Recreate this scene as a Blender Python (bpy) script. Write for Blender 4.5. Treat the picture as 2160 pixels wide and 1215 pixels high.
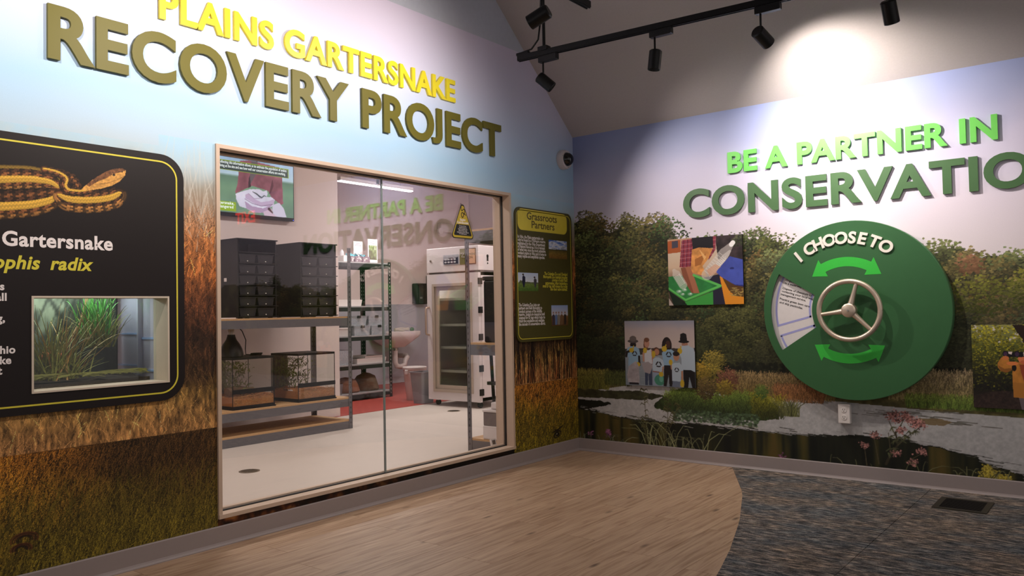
import bpy, bmesh, math, random
import numpy as np
from mathutils import Matrix, Vector
from mathutils.geometry import tessellate_polygon

for ob in list(bpy.data.objects):
    bpy.data.objects.remove(ob)
scene = bpy.context.scene
COL = scene.collection
R = math.radians

# ------------------------------------------------------------------ camera
# world: corner of the two mural walls at the origin, left wall x=0, right wall y=0, floor z=0
CAM = dict(f=1687.234, yaw=0.666507, pitch=0.0291297, roll=-0.0189648, loc=(3.6270, -5.45046, 1.13534))
cam_data = bpy.data.cameras.new('camera')
cam_data.sensor_width = 36.0
cam_data.lens = CAM['f'] / 2160.0 * 36.0
cam_data.clip_start = 0.05
cam = bpy.data.objects.new('camera', cam_data)
COL.objects.link(cam)
_fw = Vector((-math.sin(CAM['yaw']) * math.cos(CAM['pitch']), math.cos(CAM['yaw']) * math.cos(CAM['pitch']), math.sin(CAM['pitch'])))
_rt = Vector((math.cos(CAM['yaw']), math.sin(CAM['yaw']), 0))
_up = _rt.cross(_fw)
_c, _s = math.cos(CAM['roll']), math.sin(CAM['roll'])
_r2, _u2 = _c * _rt + _s * _up, -_s * _rt + _c * _up
cam.matrix_world = Matrix(((_r2.x, _u2.x, -_fw.x, CAM['loc'][0]), (_r2.y, _u2.y, -_fw.y, CAM['loc'][1]),
                           (_r2.z, _u2.z, -_fw.z, CAM['loc'][2]), (0, 0, 0, 1)))
scene.camera = cam

# ------------------------------------------------------------------ world, exposure
world = bpy.data.worlds.new('world')
scene.world = world
world.use_nodes = True
world.node_tree.nodes['Background'].inputs[0].default_value = (1.0, 0.93, 0.90, 1)
world.node_tree.nodes['Background'].inputs[1].default_value = 0.36
scene.view_settings.view_transform = 'Standard'
scene.view_settings.look = 'None'
scene.view_settings.exposure = 0.0
scene.view_settings.gamma = 1.0
scene.view_settings.use_curve_mapping = False
scene.cycles.transparent_max_bounces = 32
scene.cycles.max_bounces = 8
scene.cycles.use_denoising = True

# ------------------------------------------------------------------ helpers
def lin(c):
    return tuple((v / 12.92 if v <= 0.04045 else ((v + 0.055) / 1.055) ** 2.4) for v in c[:3])

def rgb(r, g, b):
    return lin((r / 255.0, g / 255.0, b / 255.0))

_mats = {}
def mat(name, col, rough=0.55, metal=0.0, spec=0.5, var=0.06, scale=30.0, bump=0.0, emit=None, estr=0.0, alpha=1.0):
    """plain painted / plastic / metal surface with a little procedural variation"""
    if name in _mats:
        return _mats[name]
    m = bpy.data.materials.new(name)
    m.use_nodes = True
    nt = m.node_tree
    b = nt.nodes['Principled BSDF']
    b.inputs['Roughness'].default_value = rough
    b.inputs['Metallic'].default_value = metal
    b.inputs['Specular IOR Level'].default_value = spec
    tc = nt.nodes.new('ShaderNodeTexCoord')
    nz = nt.nodes.new('ShaderNodeTexNoise')
    nz.inputs['Scale'].default_value = scale
    nz.inputs['Detail'].default_value = 3
    nt.links.new(tc.outputs['Object'], nz.inputs['Vector'])
    mx = nt.nodes.new('ShaderNodeMix')
    mx.data_type = 'RGBA'
    c = tuple(col[:3])
    mx.inputs['A'].default_value = tuple(v * (1 - var) for v in c) + (1,)
    mx.inputs['B'].default_value = tuple(min(1, v * (1 + var)) for v in c) + (1,)
    nt.links.new(nz.outputs['Fac'], mx.inputs['Factor'])
    nt.links.new(mx.outputs['Result'], b.inputs['Base Color'])
    if bump:
        bp = nt.nodes.new('ShaderNodeBump')
        bp.inputs['Strength'].default_value = bump
        bp.inputs['Distance'].default_value = 0.002
        nt.links.new(nz.outputs['Fac'], bp.inputs['Height'])
        nt.links.new(bp.outputs['Normal'], b.inputs['Normal'])
    if emit is not None:
        b.inputs['Emission Color'].default_value = tuple(emit) + (1,)
        b.inputs['Emission Strength'].default_value = estr
    if alpha < 1:
        b.inputs['Alpha'].default_value = alpha
    _mats[name] = m
    return m

def glass_mat(name, tint=(1, 1, 1), boost=1.0, rough=0.0, add=0.0):
    """thin sheet glass: clear straight through, mirror-like by the Fresnel law"""
    if name in _mats:
        return _mats[name]
    m = bpy.data.materials.new(name)
    m.use_nodes = True
    nt = m.node_tree
    nt.nodes.remove(nt.nodes['Principled BSDF'])
    out = nt.nodes['Material Output']
    tr = nt.nodes.new('ShaderNodeBsdfTransparent')
    tr.inputs['Color'].default_value = tuple(tint) + (1,)
    gl = nt.nodes.new('ShaderNodeBsdfGlossy')
    gl.inputs['Roughness'].default_value = rough
    gl.inputs['Color'].default_value = (1, 1, 1, 1)
    fr = nt.nodes.new('ShaderNodeFresnel')
    # same reflectance from either side of the sheet
    geo = nt.nodes.new('ShaderNodeNewGeometry')
    ior = nt.nodes.new('ShaderNodeMapRange')
    ior.inputs['To Min'].default_value = 1.5
    ior.inputs['To Max'].default_value = 1 / 1.5
    nt.links.new(geo.outputs['Backfacing'], ior.inputs['Value'])
    nt.links.new(ior.outputs['Result'], fr.inputs['IOR'])
    mu = nt.nodes.new('ShaderNodeMath')
    mu.operation = 'MULTIPLY_ADD'
    mu.use_clamp = True
    mu.inputs[1].default_value = boost
    mu.inputs[2].default_value = add
    mx = nt.nodes.new('ShaderNodeMixShader')
    nt.links.new(fr.outputs[0], mu.inputs[0])
    nt.links.new(mu.outputs[0], mx.inputs[0])
    nt.links.new(tr.outputs[0], mx.inputs[1])
    nt.links.new(gl.outputs[0], mx.inputs[2])
    nt.links.new(mx.outputs[0], out.inputs['Surface'])
    _mats[name] = m
    return m

def cloudy_mat(name, col, clear=0.55, rough=0.35):
    """translucent plastic: part clear, part milky"""
    if name in _mats:
        return _mats[name]
    m = mat(name, col, rough)
    m.node_tree.nodes['Principled BSDF'].inputs['Alpha'].default_value = 1 - clear
    return m

def tag(o, label=None, cat=None, group=None, kind=None):
    if label: o['label'] = label
    if cat: o['category'] = cat
    if group: o['group'] = group
    if kind: o['kind'] = kind
    return o

def empty(name, loc, label=None, cat=None, group=None, kind=None):
    o = bpy.data.objects.new(name, None)
    o.empty_display_size = 0.05
    o.location = loc
    COL.objects.link(o)
    return tag(o, label, cat, group, kind)

def world_loc(o):
    v = Vector(o.location)
    p = o.parent
    while p is not None:
        v = v + Vector(p.location)
        p = p.parent
    return v

def link(name, me, m, parent=None, loc=(0, 0, 0)):
    """loc in world space; parents never rotate, so a child's location is a plain offset"""
    o = bpy.data.objects.new(name, me)
    COL.objects.link(o)
    if m is not None and len(me.materials) == 0:
        me.materials.append(m)
    v = Vector(loc)
    if parent is not None:
        o.parent = parent
        v = v - world_loc(parent)
    o.location = v
    return o

class MB:
    """collects shapes (world coordinates) and links them as ONE mesh object"""
    def __init__(self):
        self.v, self.f = [], []
        self.smooth = []
    def add(self, vs, fs, smooth=False):
        n = len(self.v)
        self.v += [tuple(p) for p in vs]
        self.f += [tuple(i + n for i in f) for f in fs]
        self.smooth += [smooth] * len(fs)
        return self
    def box(self, x0, x1, y0, y1, z0, z1):
        return self.add([(x0, y0, z0), (x1, y0, z0), (x1, y1, z0), (x0, y1, z0), (x0, y0, z1), (x1, y0, z1), (x1, y1, z1), (x0, y1, z1)],
                        [(0, 3, 2, 1), (4, 5, 6, 7), (0, 1, 5, 4), (1, 2, 6, 5), (2, 3, 7, 6), (3, 0, 4, 7)])
    def cbox(self, c, s, rot=None):
        hx, hy, hz = s[0] / 2, s[1] / 2, s[2] / 2
        vs = [Vector((x, y, z)) for z in (-hz, hz) for (x, y) in ((-hx, -hy), (hx, -hy), (hx, hy), (-hx, hy))]
        if rot is not None:
            vs = [rot @ v for v in vs]
        vs = [v + Vector(c) for v in vs]
        return self.add(vs, [(0, 3, 2, 1), (4, 5, 6, 7), (0, 1, 5, 4), (1, 2, 6, 5), (2, 3, 7, 6), (3, 0, 4, 7)])
    def bbox(self, x0, x1, y0, y1, z0, z1, b=0.006, seg=2):
        """bevelled box"""
        bm = bmesh.new()
        bmesh.ops.create_cube(bm, size=1.0)
        for v in bm.verts:
            v.co = Vector(((x0 + x1) / 2 + v.co.x * (x1 - x0), (y0 + y1) / 2 + v.co.y * (y1 - y0), (z0 + z1) / 2 + v.co.z * (z1 - z0)))
        bmesh.ops.bevel(bm, geom=list(bm.edges), offset=b, segments=seg, affect='EDGES', profile=0.5)
        self.bm(bm)
        return self
    def bm(self, bm, smooth=False):
        bm.verts.index_update()
        self.add([v.co.copy() for v in bm.verts], [[v.index for v in f.verts] for f in bm.faces], smooth)
        bm.free()
        return self
    def tube(self, pts, r, n=10, caps=True, smooth=True):
        pts = [Vector(p) for p in pts]
        rs = r if isinstance(r, (list, tuple)) else [r] * len(pts)
        vs, fs = [], []
        prev = None
        for i, p in enumerate(pts):
            d = (pts[min(i + 1, len(pts) - 1)] - pts[max(i - 1, 0)]).normalized()
            if prev is None:
                a = Vector((0, 0, 1)) if abs(d.z) < 0.9 else Vector((1, 0, 0))
                u = d.cross(a).normalized()
            else:
                u = (prev - d * prev.dot(d)).normalized()
            prev = u
            w = d.cross(u)
            for k in range(n):
                t = 2 * math.pi * k / n
                vs.append(p + rs[i] * (math.cos(t) * u + math.sin(t) * w))
        for i in range(len(pts) - 1):
            for k in range(n):
                a, b = i * n + k, i * n + (k + 1) % n
                fs.append((a, b, b + n, a + n))
        if caps:
            fs.append(tuple(range(n))[::-1])
            fs.append(tuple((len(pts) - 1) * n + k for k in range(n)))
        return self.add(vs, fs, smooth)
    def lathe(self, prof, c=(0, 0, 0), axis='z', n=28, smooth=True, rot=None, caps=True):
        """prof: list of (radius, height); revolved round the axis through c"""
        vs, fs = [], []
        for (r, h) in prof:
            for k in range(n):
                t = 2 * math.pi * k / n
                a, b = r * math.cos(t), r * math.sin(t)
                p = {'z': Vector((a, b, h)), 'x': Vector((h, a, b)), 'y': Vector((b, h, a))}[axis]
                if rot is not None:
                    p = rot @ p
                vs.append(p + Vector(c))
        m = len(prof)
        for i in range(m - 1):
            for k in range(n):
                a, b = i * n + k, i * n + (k + 1) % n
                fs.append((a, b, b + n, a + n))
        if caps and prof[0][0] > 1e-6:
            fs.append(tuple(range(n))[::-1])
        if caps and prof[-1][0] > 1e-6:
            fs.append(tuple((m - 1) * n + k for k in range(n)))
        return self.add(vs, fs, smooth)
    def sheet(self, contours, fn, d0, d1):
        """flat shape with holes, given thickness; fn(u, v, d) -> world point"""
        pts = [p for c in contours for p in c]
        tri = tessellate_polygon([[Vector((p[0], p[1], 0)) for p in c] for c in contours])
        n = len(pts)
        vs = [fn(p[0], p[1], d0) for p in pts] + [fn(p[0], p[1], d1) for p in pts]
        fs = []
        for t in tri:
            a, b, c = [pts[i] for i in t]
            if (b[0] - a[0]) * (c[1] - a[1]) - (b[1] - a[1]) * (c[0] - a[0]) < 0:
                t = t[::-1]
            fs.append(tuple(i + n for i in t))
            fs.append(tuple(t[::-1]))
        o = 0
        for ci, c in enumerate(contours):
            m = len(c)
            area = sum(c[i][0] * c[(i + 1) % m][1] - c[(i + 1) % m][0] * c[i][1] for i in range(m))
            for i in range(m):
                a, b = o + i, o + (i + 1) % m
                q = (a, b, b + n, a + n)
                if (area < 0) != (ci > 0):
                    q = q[::-1]
                fs.append(q)
            o += m
        return self.add(vs, fs)
    def mesh(self, name, origin=(0, 0, 0)):
        me = bpy.data.meshes.new(name)
        ox, oy, oz = origin
        me.from_pydata([(a - ox, b - oy, c - oz) for a, b, c in self.v], [], self.f)
        if any(self.smooth):
            me.polygons.foreach_set('use_smooth', self.smooth)
            me.set_sharp_from_angle(angle=R(38))
        me.update()
        return me
    def build(self, name, m, parent=None, kind=None):
        a = np.array(self.v, dtype=float)
        c = (a.min(0) + a.max(0)) / 2
        c[2] = a[:, 2].min()
        o = link(name, self.mesh(name, c), m, parent, tuple(c))
        if kind:
            o['kind'] = kind
        return o

def rrect(u0, u1, v0, v1, r, n=8, round_corners=(1, 1, 1, 1)):
    """rounded rectangle, counter-clockwise; corners: bl, br, tr, tl"""
    out = []
    for (cu, cv, a0, on) in ((u0 + r, v0 + r, 180, round_corners[0]), (u1 - r, v0 + r, 270, round_corners[1]),
                             (u1 - r, v1 - r, 0, round_corners[2]), (u0 + r, v1 - r, 90, round_corners[3])):
        if on:
            for k in range(n + 1):
                t = R(a0 + 90.0 * k / n)
                out.append((cu + r * math.cos(t), cv + r * math.sin(t)))
        else:
            su, sv = (-1 if a0 in (180, 90) else 1), (-1 if a0 in (180, 270) else 1)
            out.append((cu + su * r, cv + sv * r))
    return out

def circle(cu, cv, r, n=48):
    return [(cu + r * math.cos(2 * math.pi * k / n), cv + r * math.sin(2 * math.pi * k / n)) for k in range(n)]

# planes a flat shape can lie on: (u, v, d) -> world;  d = distance out of the plane
def on_left(x):   # faces +x, u = y, v = z
    return lambda u, v, d: (x + d, u, v)
def on_right(y):  # faces -y, u = x, v = z
    return lambda u, v, d: (u, y - d, v)
def on_floor(z):  # faces up, u = x, v = y
    return lambda u, v, d: (u, v, z + d)

# ------------------------------------------------------------------ lettering
_tc = {}
def text_shape(body, size=1.0, offset=0.0, shear=0.0, space=1.0, res=4):
    """outline of a line of text as (vertices 2-D, triangles)"""
    key = (body, offset, shear, space, res)
    if key not in _tc:
        cu = bpy.data.curves.new('lettering', 'FONT')
        cu.body = body
        cu.size = 1.0
        cu.offset = offset
        cu.shear = shear
        cu.space_character = space
        cu.resolution_u = res
        ob = bpy.data.objects.new('lettering', cu)
        COL.objects.link(ob)
        bpy.context.view_layer.update()
        dg = bpy.context.evaluated_depsgraph_get()
        me = ob.evaluated_get(dg).to_mesh()
        vs = [(v.co.x, v.co.y) for v in me.vertices]
        fs = [tuple(p.vertices) for p in me.polygons]
        ob.evaluated_get(dg).to_mesh_clear()
        bpy.data.objects.remove(ob)
        bpy.data.curves.remove(cu)
        _tc[key] = (vs, fs)
    vs, fs = _tc[key]
    return [(x * size, y * size) for x, y in vs], fs

def extrude_flat(mb, vs2, fs, fn, d0, d1):
    """give a flat triangulated outline a thickness"""
    n = len(vs2)
    ed = {}
    ff = []
    for f in fs:
        a, b, c = [vs2[i] for i in f[:3]]
        f = list(f)
        ar = sum(vs2[f[i]][0] * vs2[f[(i + 1) % len(f)]][1] - vs2[f[(i + 1) % len(f)]][0] * vs2[f[i]][1] for i in range(len(f)))
        if ar < 0:
            f = f[::-1]
        ff.append(tuple(f))
        for i in range(len(f)):
            ed[(f[i], f[(i + 1) % len(f)])] = 1
    allf = [tuple(i + n for i in f) for f in ff] + [f[::-1] for f in ff]
    for (a, b) in ed:
        if (b, a) not in ed:
            allf.append((a, b, b + n, a + n))
    mb.add([fn(x, y, d0) for x, y in vs2] + [fn(x, y, d1) for x, y in vs2], allf)

def text_on(name, body, fn, u, v, size, m, parent, offset=0.02, shear=0.0, align='l', d=0.0006, space=1.04, width=None, res=2):
    """printed line of text lying on a surface"""
    vs, fs = text_shape(body, 1.0, offset, shear, space, res)
    x0, x1 = min(p[0] for p in vs), max(p[0] for p in vs)
    sx = size if width is None else width / (x1 - x0)
    k = {'l': x0, 'r': x1, 'c': (x0 + x1) / 2}[align]
    mb = MB()
    mb.add([fn(u + (p[0] - k) * sx, v + p[1] * size, d) for p in vs], [f if True else f for f in fs])
    return mb.build(name, m, parent)

def sign_letters(parent, body, fn, u0, u1, v0, v1, depth, m, offset=0.028, standoff=0.004, clear=None):
    """cut-out capital letters filling the box u0..u1, v0..v1, each its own mesh"""
    caps = text_shape('H', 1.0, offset)[0]
    cb, ct = min(p[1] for p in caps), max(p[1] for p in caps)
    rights = []
    for i, ch in enumerate(body):
        if ch == ' ':
            rights.append(None)
            continue
        full = text_shape(body[:i + 1], 1.0, 0.0, 0, 1.06)[0]
        rights.append(max(p[0] for p in full))
    items = []
    for i, ch in enumerate(body):
        if ch == ' ':
            continue
        vs, fs = text_shape(ch, 1.0, offset, res=6)
        plain = text_shape(ch, 1.0, 0.0, 0, 1.06)[0]
        shift = rights[i] - max(p[0] for p in plain)
        if ch == 'J':     # sits on the base line
            jb = min(p[1] for p in vs)
            vs = [(p[0], ct - (ct - p[1]) * (ct - cb) / (ct - jb)) for p in vs]
        items.append((ch, [(p[0] + shift, p[1]) for p in vs], fs))
    a, b = min(p[0] for it in items for p in it[1]), max(p[0] for it in items for p in it[1])
    sx, sy = (u1 - u0) / (b - a), (v1 - v0) / (ct - cb)
    for ch, vs, fs in items:
        mb = MB()
        extrude_flat(mb, [(u0 + (p[0] - a) * sx, v0 + (p[1] - cb) * sy) for p in vs], fs, fn, standoff, standoff + depth)
        o = mb.build('letter', m, parent)
        o['label'] = 'capital letter ' + ch

# ------------------------------------------------------------------ printed pictures, painted point by point
RNG = np.random.default_rng(11)
_LAT = RNG.random((256, 256))

def vnoise(u, v, s, seed=0):
    x, y = u * s + seed * 17.31, v * s + seed * 7.77
    xi, yi = np.floor(x).astype(int), np.floor(y).astype(int)
    fx, fy = x - xi, y - yi
    fx, fy = fx * fx * (3 - 2 * fx), fy * fy * (3 - 2 * fy)
    g = lambda a, b: _LAT[a & 255, b & 255]
    return (g(xi, yi) * (1 - fx) + g(xi + 1, yi) * fx) * (1 - fy) + (g(xi, yi + 1) * (1 - fx) + g(xi + 1, yi + 1) * fx) * fy

def fbm(u, v, s, oct=4, seed=0):
    t, a, n = 0, 1.0, 0
    for i in range(oct):
        t = t + a * vnoise(u, v, s * 2 ** i, seed + i * 3)
        n += a
        a *= 0.55
    return t / n

def C(*c):
    return np.array(c, float) / 255.0

def ramp(t, stops):
    """stops: [(t, colour)], t ascending"""
    ts = [s[0] for s in stops]
    cs = np.array([s[1] for s in stops])
    return np.stack([np.interp(t, ts, cs[:, k]) for k in range(3)], -1)

class Canvas:
    def __init__(self, u0, u1, v0, v1, nu, nv):
        self.u0, self.u1, self.v0, self.v1, self.nu, self.nv = u0, u1, v0, v1, int(nu), int(nv)
        self.U, self.V = np.meshgrid(np.linspace(u0, u1, self.nu), np.linspace(v0, v1, self.nv))
        self.a = np.zeros((self.nv, self.nu, 3))
        self.su, self.sv = (self.nu - 1) / (u1 - u0), (self.nv - 1) / (v1 - v0)
    def ij(self, u, v):
        return (np.asarray(u) - self.u0) * self.su, (np.asarray(v) - self.v0) * self.sv
    def win(self, ua, ub, va, vb):
        ia, ja = self.ij(min(ua, ub), va)
        ib, jb = self.ij(max(ua, ub), vb)
        j0, j1 = sorted((ja, jb))
        return max(0, int(ia)), min(self.nu, int(ib) + 2), max(0, int(j0)), min(self.nv, int(j1) + 2)
    def fill(self, col):
        self.a[:] = col
        return self
    def put(self, mask, col, sl=(slice(None), slice(None))):
        col = np.asarray(col)
        t = self.a[sl]
        self.a[sl] = t + (col - t) * mask[..., None]
    def poly(self, pts, col, tex=0.0, ts=40.0, al=1.0, seed=0, wob=0.0, ws=20.0):
        p = np.array(pts, float)
        i0, i1, j0, j1 = self.win(p[:, 0].min() - wob, p[:, 0].max() + wob, p[:, 1].min() - wob, p[:, 1].max() + wob)
        if i1 <= i0 or j1 <= j0:
            return
        sl = (slice(j0, j1), slice(i0, i1))
        U, V = self.U[sl], self.V[sl]
        if wob:
            U, V = U + (fbm(U, V, ws, 3, seed + 5) - 0.5) * 2 * wob, V + (fbm(U, V, ws, 3, seed + 9) - 0.5) * 2 * wob
        ins = np.zeros(U.shape, bool)
        n = len(p)
        for k in range(n):
            x1, y1 = p[k]
            x2, y2 = p[(k + 1) % n]
            if y1 == y2:
                continue
            c = ((y1 > V) != (y2 > V)) & (U < (x2 - x1) * (V - y1) / (y2 - y1) + x1)
            ins ^= c
        col = np.asarray(col, float)
        if tex:
            col = col * (1 + tex * (fbm(self.U[sl], self.V[sl], ts, 3, seed)[..., None] - 0.5) * 2)
        self.put(ins * al, col, sl)
    def ell(self, cu, cv, ru, rv, col, al=1.0, soft=0.0, ang=0.0):
        m = max(abs(ru), abs(rv)) * 1.05
        i0, i1, j0, j1 = self.win(cu - m, cu + m, cv - m, cv + m)
        if i1 <= i0 or j1 <= j0:
            return
        sl = (slice(j0, j1), slice(i0, i1))
        du, dv = self.U[sl] - cu, self.V[sl] - cv
        if ang:
            c, s = math.cos(ang), math.sin(ang)
            du, dv = du * c + dv * s, -du * s + dv * c
        d = np.sqrt((du / ru) ** 2 + (dv / rv) ** 2)
        m = np.clip((1 - d) / soft, 0, 1) if soft else (d < 1).astype(float)
        self.put(m * al, col, sl)
    def line(self, pts, w, col, al=1.0):
        """w: width or list of widths along the polyline"""
        p = np.array(pts, float)
        ws = np.array(w if isinstance(w, (list, tuple, np.ndarray)) else [w] * len(p), float) / 2
        m = ws.max() * 1.1
        i0, i1, j0, j1 = self.win(p[:, 0].min() - m, p[:, 0].max() + m, p[:, 1].min() - m, p[:, 1].max() + m)
        if i1 <= i0 or j1 <= j0:
            return
        sl = (slice(j0, j1), slice(i0, i1))
        U, V = self.U[sl], self.V[sl]
        mk = np.zeros(U.shape)
        for k in range(len(p) - 1):
            d = p[k + 1] - p[k]
            L2 = (d ** 2).sum() + 1e-12
            t = np.clip(((U - p[k, 0]) * d[0] + (V - p[k, 1]) * d[1]) / L2, 0, 1)
            dist = np.hypot(U - p[k, 0] - t * d[0], V - p[k, 1] - t * d[1])
            ww = ws[k] + (ws[k + 1] - ws[k]) * t
            px = 0.7 / abs(self.su)
            mk = np.maximum(mk, np.clip((ww - dist) / px + 0.5, 0, 1))
        self.put(mk * al, col, sl)
    def dabs(self, us, vs, ru, rv, cols, al=0.9):
        """many small leaf-shaped touches"""
        I, J = self.ij(us, vs)
        ru = np.broadcast_to(np.asarray(ru, float) * abs(self.su), I.shape)
        rv = np.broadcast_to(np.asarray(rv, float) * abs(self.sv), I.shape)
        cols = np.broadcast_to(np.asarray(cols, float), I.shape + (3,))
        for i, j, a, b, c in zip(I, J, ru, rv, cols):
            i0, i1, j0, j1 = max(0, int(i - a)), min(self.nu, int(i + a) + 2), max(0, int(j - b)), min(self.nv, int(j + b) + 2)
            if i1 <= i0 or j1 <= j0:
                continue
            yy, xx = np.ogrid[j0:j1, i0:i1]
            m = (((xx - i) / a) ** 2 + ((yy - j) / b) ** 2 < 1) * al
            t = self.a[j0:j1, i0:i1]
            t += (c - t) * m[..., None]
    def blades(self, us, vs, length, lean, cols, n=14, curl=0.3, al=0.85, thick=1):
        """grass blades, all at once: root (us, vs), growing upwards"""
        k = len(us)
        length = np.broadcast_to(length, (k,))
        lean = np.broadcast_to(lean, (k,))
        cols = np.broadcast_to(cols, (k, 3))
        t = np.linspace(0, 1, n)[None, :]
        u = us[:, None] + length[:, None] * (lean[:, None] * (t * (1 - curl) + curl * t * t))
        up = 1 if self.v1 > self.v0 else -1
        upz = np.sign(self.sv) * 1.0
        v = vs[:, None] + upz * length[:, None] * t * (1 - 0.25 * curl * t * np.abs(lean[:, None]))
        i, j = self.ij(u, v)
        for s in range(thick):
            ii, jj = np.round(i + s).astype(int), np.round(j).astype(int)
            ok = (ii >= 0) & (ii < self.nu) & (jj >= 0) & (jj < self.nv)
            cc = np.repeat(cols[:, None, :], n, 1)[ok]
            self.a[jj[ok], ii[ok]] = self.a[jj[ok], ii[ok]] * (1 - al) + cc * al
    def clump(self, cu, cv, ru, rv, n, dark, light, dab, up=1, jit=0.16):
        """a ball of leaves, lighter towards its top"""
        th, rr = RNG.random(n) * 2 * np.pi, np.sqrt(RNG.random(n)) * np.clip(RNG.normal(1.0, 0.16, n), 0.5, 1.35)
        du, dv = np.cos(th) * rr, np.sin(th) * rr
        o = np.argsort(dv)
        du, dv = du[o], dv[o]
        t = np.clip(0.42 + 0.5 * dv - 0.12 * du + RNG.normal(0, jit, n), 0, 1)
        col = dark + (light - dark) * (t ** 1.3)[:, None]
        col = col * (1 + RNG.normal(0, 0.08, (n, 1)))
        s = dab * (0.6 + 0.8 * RNG.random(n))
        self.dabs(cu + du * ru, cv + up * dv * rv, s * 1.2, s * 0.8, np.clip(col, 0, 1))
    def sample(self, u, v):
        i, j = self.ij(u, v)
        return self.a[np.clip(np.round(j).astype(int), 0, self.nv - 1), np.clip(np.round(i).astype(int), 0, self.nu - 1)]

def grid_arrays(cv, holes=()):
    """quads of a canvas, leaving out cells wholly inside the hole boxes (u0, u1, v0, v1)"""
    nu, nv = cv.nu, cv.nv
    J, I = np.meshgrid(np.arange(nv - 1), np.arange(nu - 1), indexing='ij')
    keep = np.ones(J.shape, bool)
    for (a, b, c, d) in holes:
        uc, vc = (cv.U[:-1, :-1] + cv.U[1:, 1:]) / 2, (cv.V[:-1, :-1] + cv.V[1:, 1:]) / 2
        keep &= ~((uc > a) & (uc < b) & (vc > c) & (vc < d))
    k = (J * nu + I)[keep]
    return np.stack([k, k + 1, k + 1 + nu, k + nu], -1)

def paint_mesh(name, patches, fn):
    """patches: list of (canvas, holes) -> one flat mesh with a colour at every point"""
    P, Q, K, off = [], [], [], 0
    for cv, holes in patches:
        U, V = cv.U.ravel(), cv.V.ravel()
        p = fn(U, V, np.zeros_like(U))
        P.append(np.stack([np.broadcast_to(q, U.shape) for q in p], -1))
        q = grid_arrays(cv, holes)
        Q.append(q + off)
        a = np.clip(cv.a.reshape(-1, 3), 0, 1)
        l = np.where(a <= 0.04045, a / 12.92, ((a + 0.055) / 1.055) ** 2.4)
        K.append(np.concatenate([l, np.ones((len(l), 1))], 1))
        off += len(U)
    P, Q, K = np.concatenate(P), np.concatenate(Q), np.concatenate(K)
    me = bpy.data.meshes.new(name)
    me.vertices.add(len(P))
    me.vertices.foreach_set('co', P.astype(np.float32).ravel())
    me.loops.add(Q.size)
    me.loops.foreach_set('vertex_index', Q.astype(np.int32).ravel())
    me.polygons.add(len(Q))
    me.polygons.foreach_set('loop_start', np.arange(0, Q.size, 4, dtype=np.int32))
    me.update(calc_edges=True)
    at = me.color_attributes.new('paint', 'FLOAT_COLOR', 'POINT')
    at.data.foreach_set('color', K.astype(np.float32).ravel())
    return me

def paint_mat(name, rough=0.6, spec=0.35, grain=0.05, gscale=220.0, emit=0.0):
    if name in _mats:
        return _mats[name]
    m = bpy.data.materials.new(name)
    m.use_nodes = True
    nt = m.node_tree
    b = nt.nodes['Principled BSDF']
    b.inputs['Roughness'].default_value = rough
    b.inputs['Specular IOR Level'].default_value = spec
    at = nt.nodes.new('ShaderNodeAttribute')
    at.attribute_name = 'paint'
    tc = nt.nodes.new('ShaderNodeTexCoord')
    nz = nt.nodes.new('ShaderNodeTexNoise')
    nz.inputs['Scale'].default_value = gscale
    nz.inputs['Detail'].default_value = 4
    nt.links.new(tc.outputs['Object'], nz.inputs['Vector'])
    mr = nt.nodes.new('ShaderNodeMapRange')
    mr.inputs['To Min'].default_value = 1 - grain
    mr.inputs['To Max'].default_value = 1 + grain
    nt.links.new(nz.outputs['Fac'], mr.inputs['Value'])
    mx = nt.nodes.new('ShaderNodeMix')
    mx.data_type = 'RGBA'
    mx.blend_type = 'MULTIPLY'
    mx.inputs['Factor'].default_value = 1
    nt.links.new(at.outputs['Color'], mx.inputs['A'])
    nt.links.new(mr.outputs['Result'], mx.inputs['B'])
    nt.links.new(mx.outputs['Result'], b.inputs['Base Color'])
    if emit:
        nt.links.new(at.outputs['Color'], b.inputs['Emission Color'])
        b.inputs['Emission Strength'].default_value = emit
    _mats[name] = m
    return m

# ================================================================== the setting
EAVE, PITCH = 2.550, 0.882          # ceiling leaves the right wall at EAVE and climbs towards -y
ROOM_X, ROOM_Y, RIDGE_Y = 7.0, -8.0, -4.0
RIDGE_Z = EAVE - PITCH * RIDGE_Y
WIN = (-3.2286, -0.8466, 0.135, 2.004)      # big window opening in the left wall (y0, y1, z0, z1)
TANK = (-4.077, -3.480, 0.832, 1.237)       # small opening inside the black panel
WT = 0.15                                   # wall thickness

# ---------------------------------------------------------------- left mural: prairie and sky
def left_sky(U, V):
    n = fbm(U, V, 1.3, 4, 3)
    t = V + (n - 0.5) * 0.25
    c = ramp(t, [(1.55, C(176, 172, 160)), (1.75, C(186, 190, 188)), (1.95, C(178, 200, 218)), (2.15, C(166, 200, 228)),
                 (2.4, C(186, 202, 228)), (2.7, C(206, 204, 226)), (3.1, C(212, 200, 220))])
    return c

def left_prairie(U, V, seed=0):
    """far grass: haze, orange grass, dark reeds, tan stubble"""
    n = fbm(U, V, 5, 4, 11 + seed)
    f = fbm(U * 3.0, V, 26, 3, 21 + seed)
    t = V + (n - 0.5) * 0.14
    c = ramp(t, [(0.58, C(166, 118, 70)), (0.70, C(158, 116, 66)), (0.78, C(122, 92, 48)), (0.86, C(62, 42, 24)), (1.05, C(52, 32, 20)),
                 (1.2, C(84, 48, 28)), (1.32, C(152, 88, 44)), (1.5, C(166, 102, 56)), (1.62, C(150, 116, 90)), (1.76, C(152, 142, 128)),
                 (1.9, C(176, 196, 206)), (2.05, C(166, 204, 230))])
    k = np.clip((1.75 - V) / 0.3, 0, 1)[..., None]
    return c * (1 + k * 0.75 * (f[..., None] - 0.5) * 2)

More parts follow.
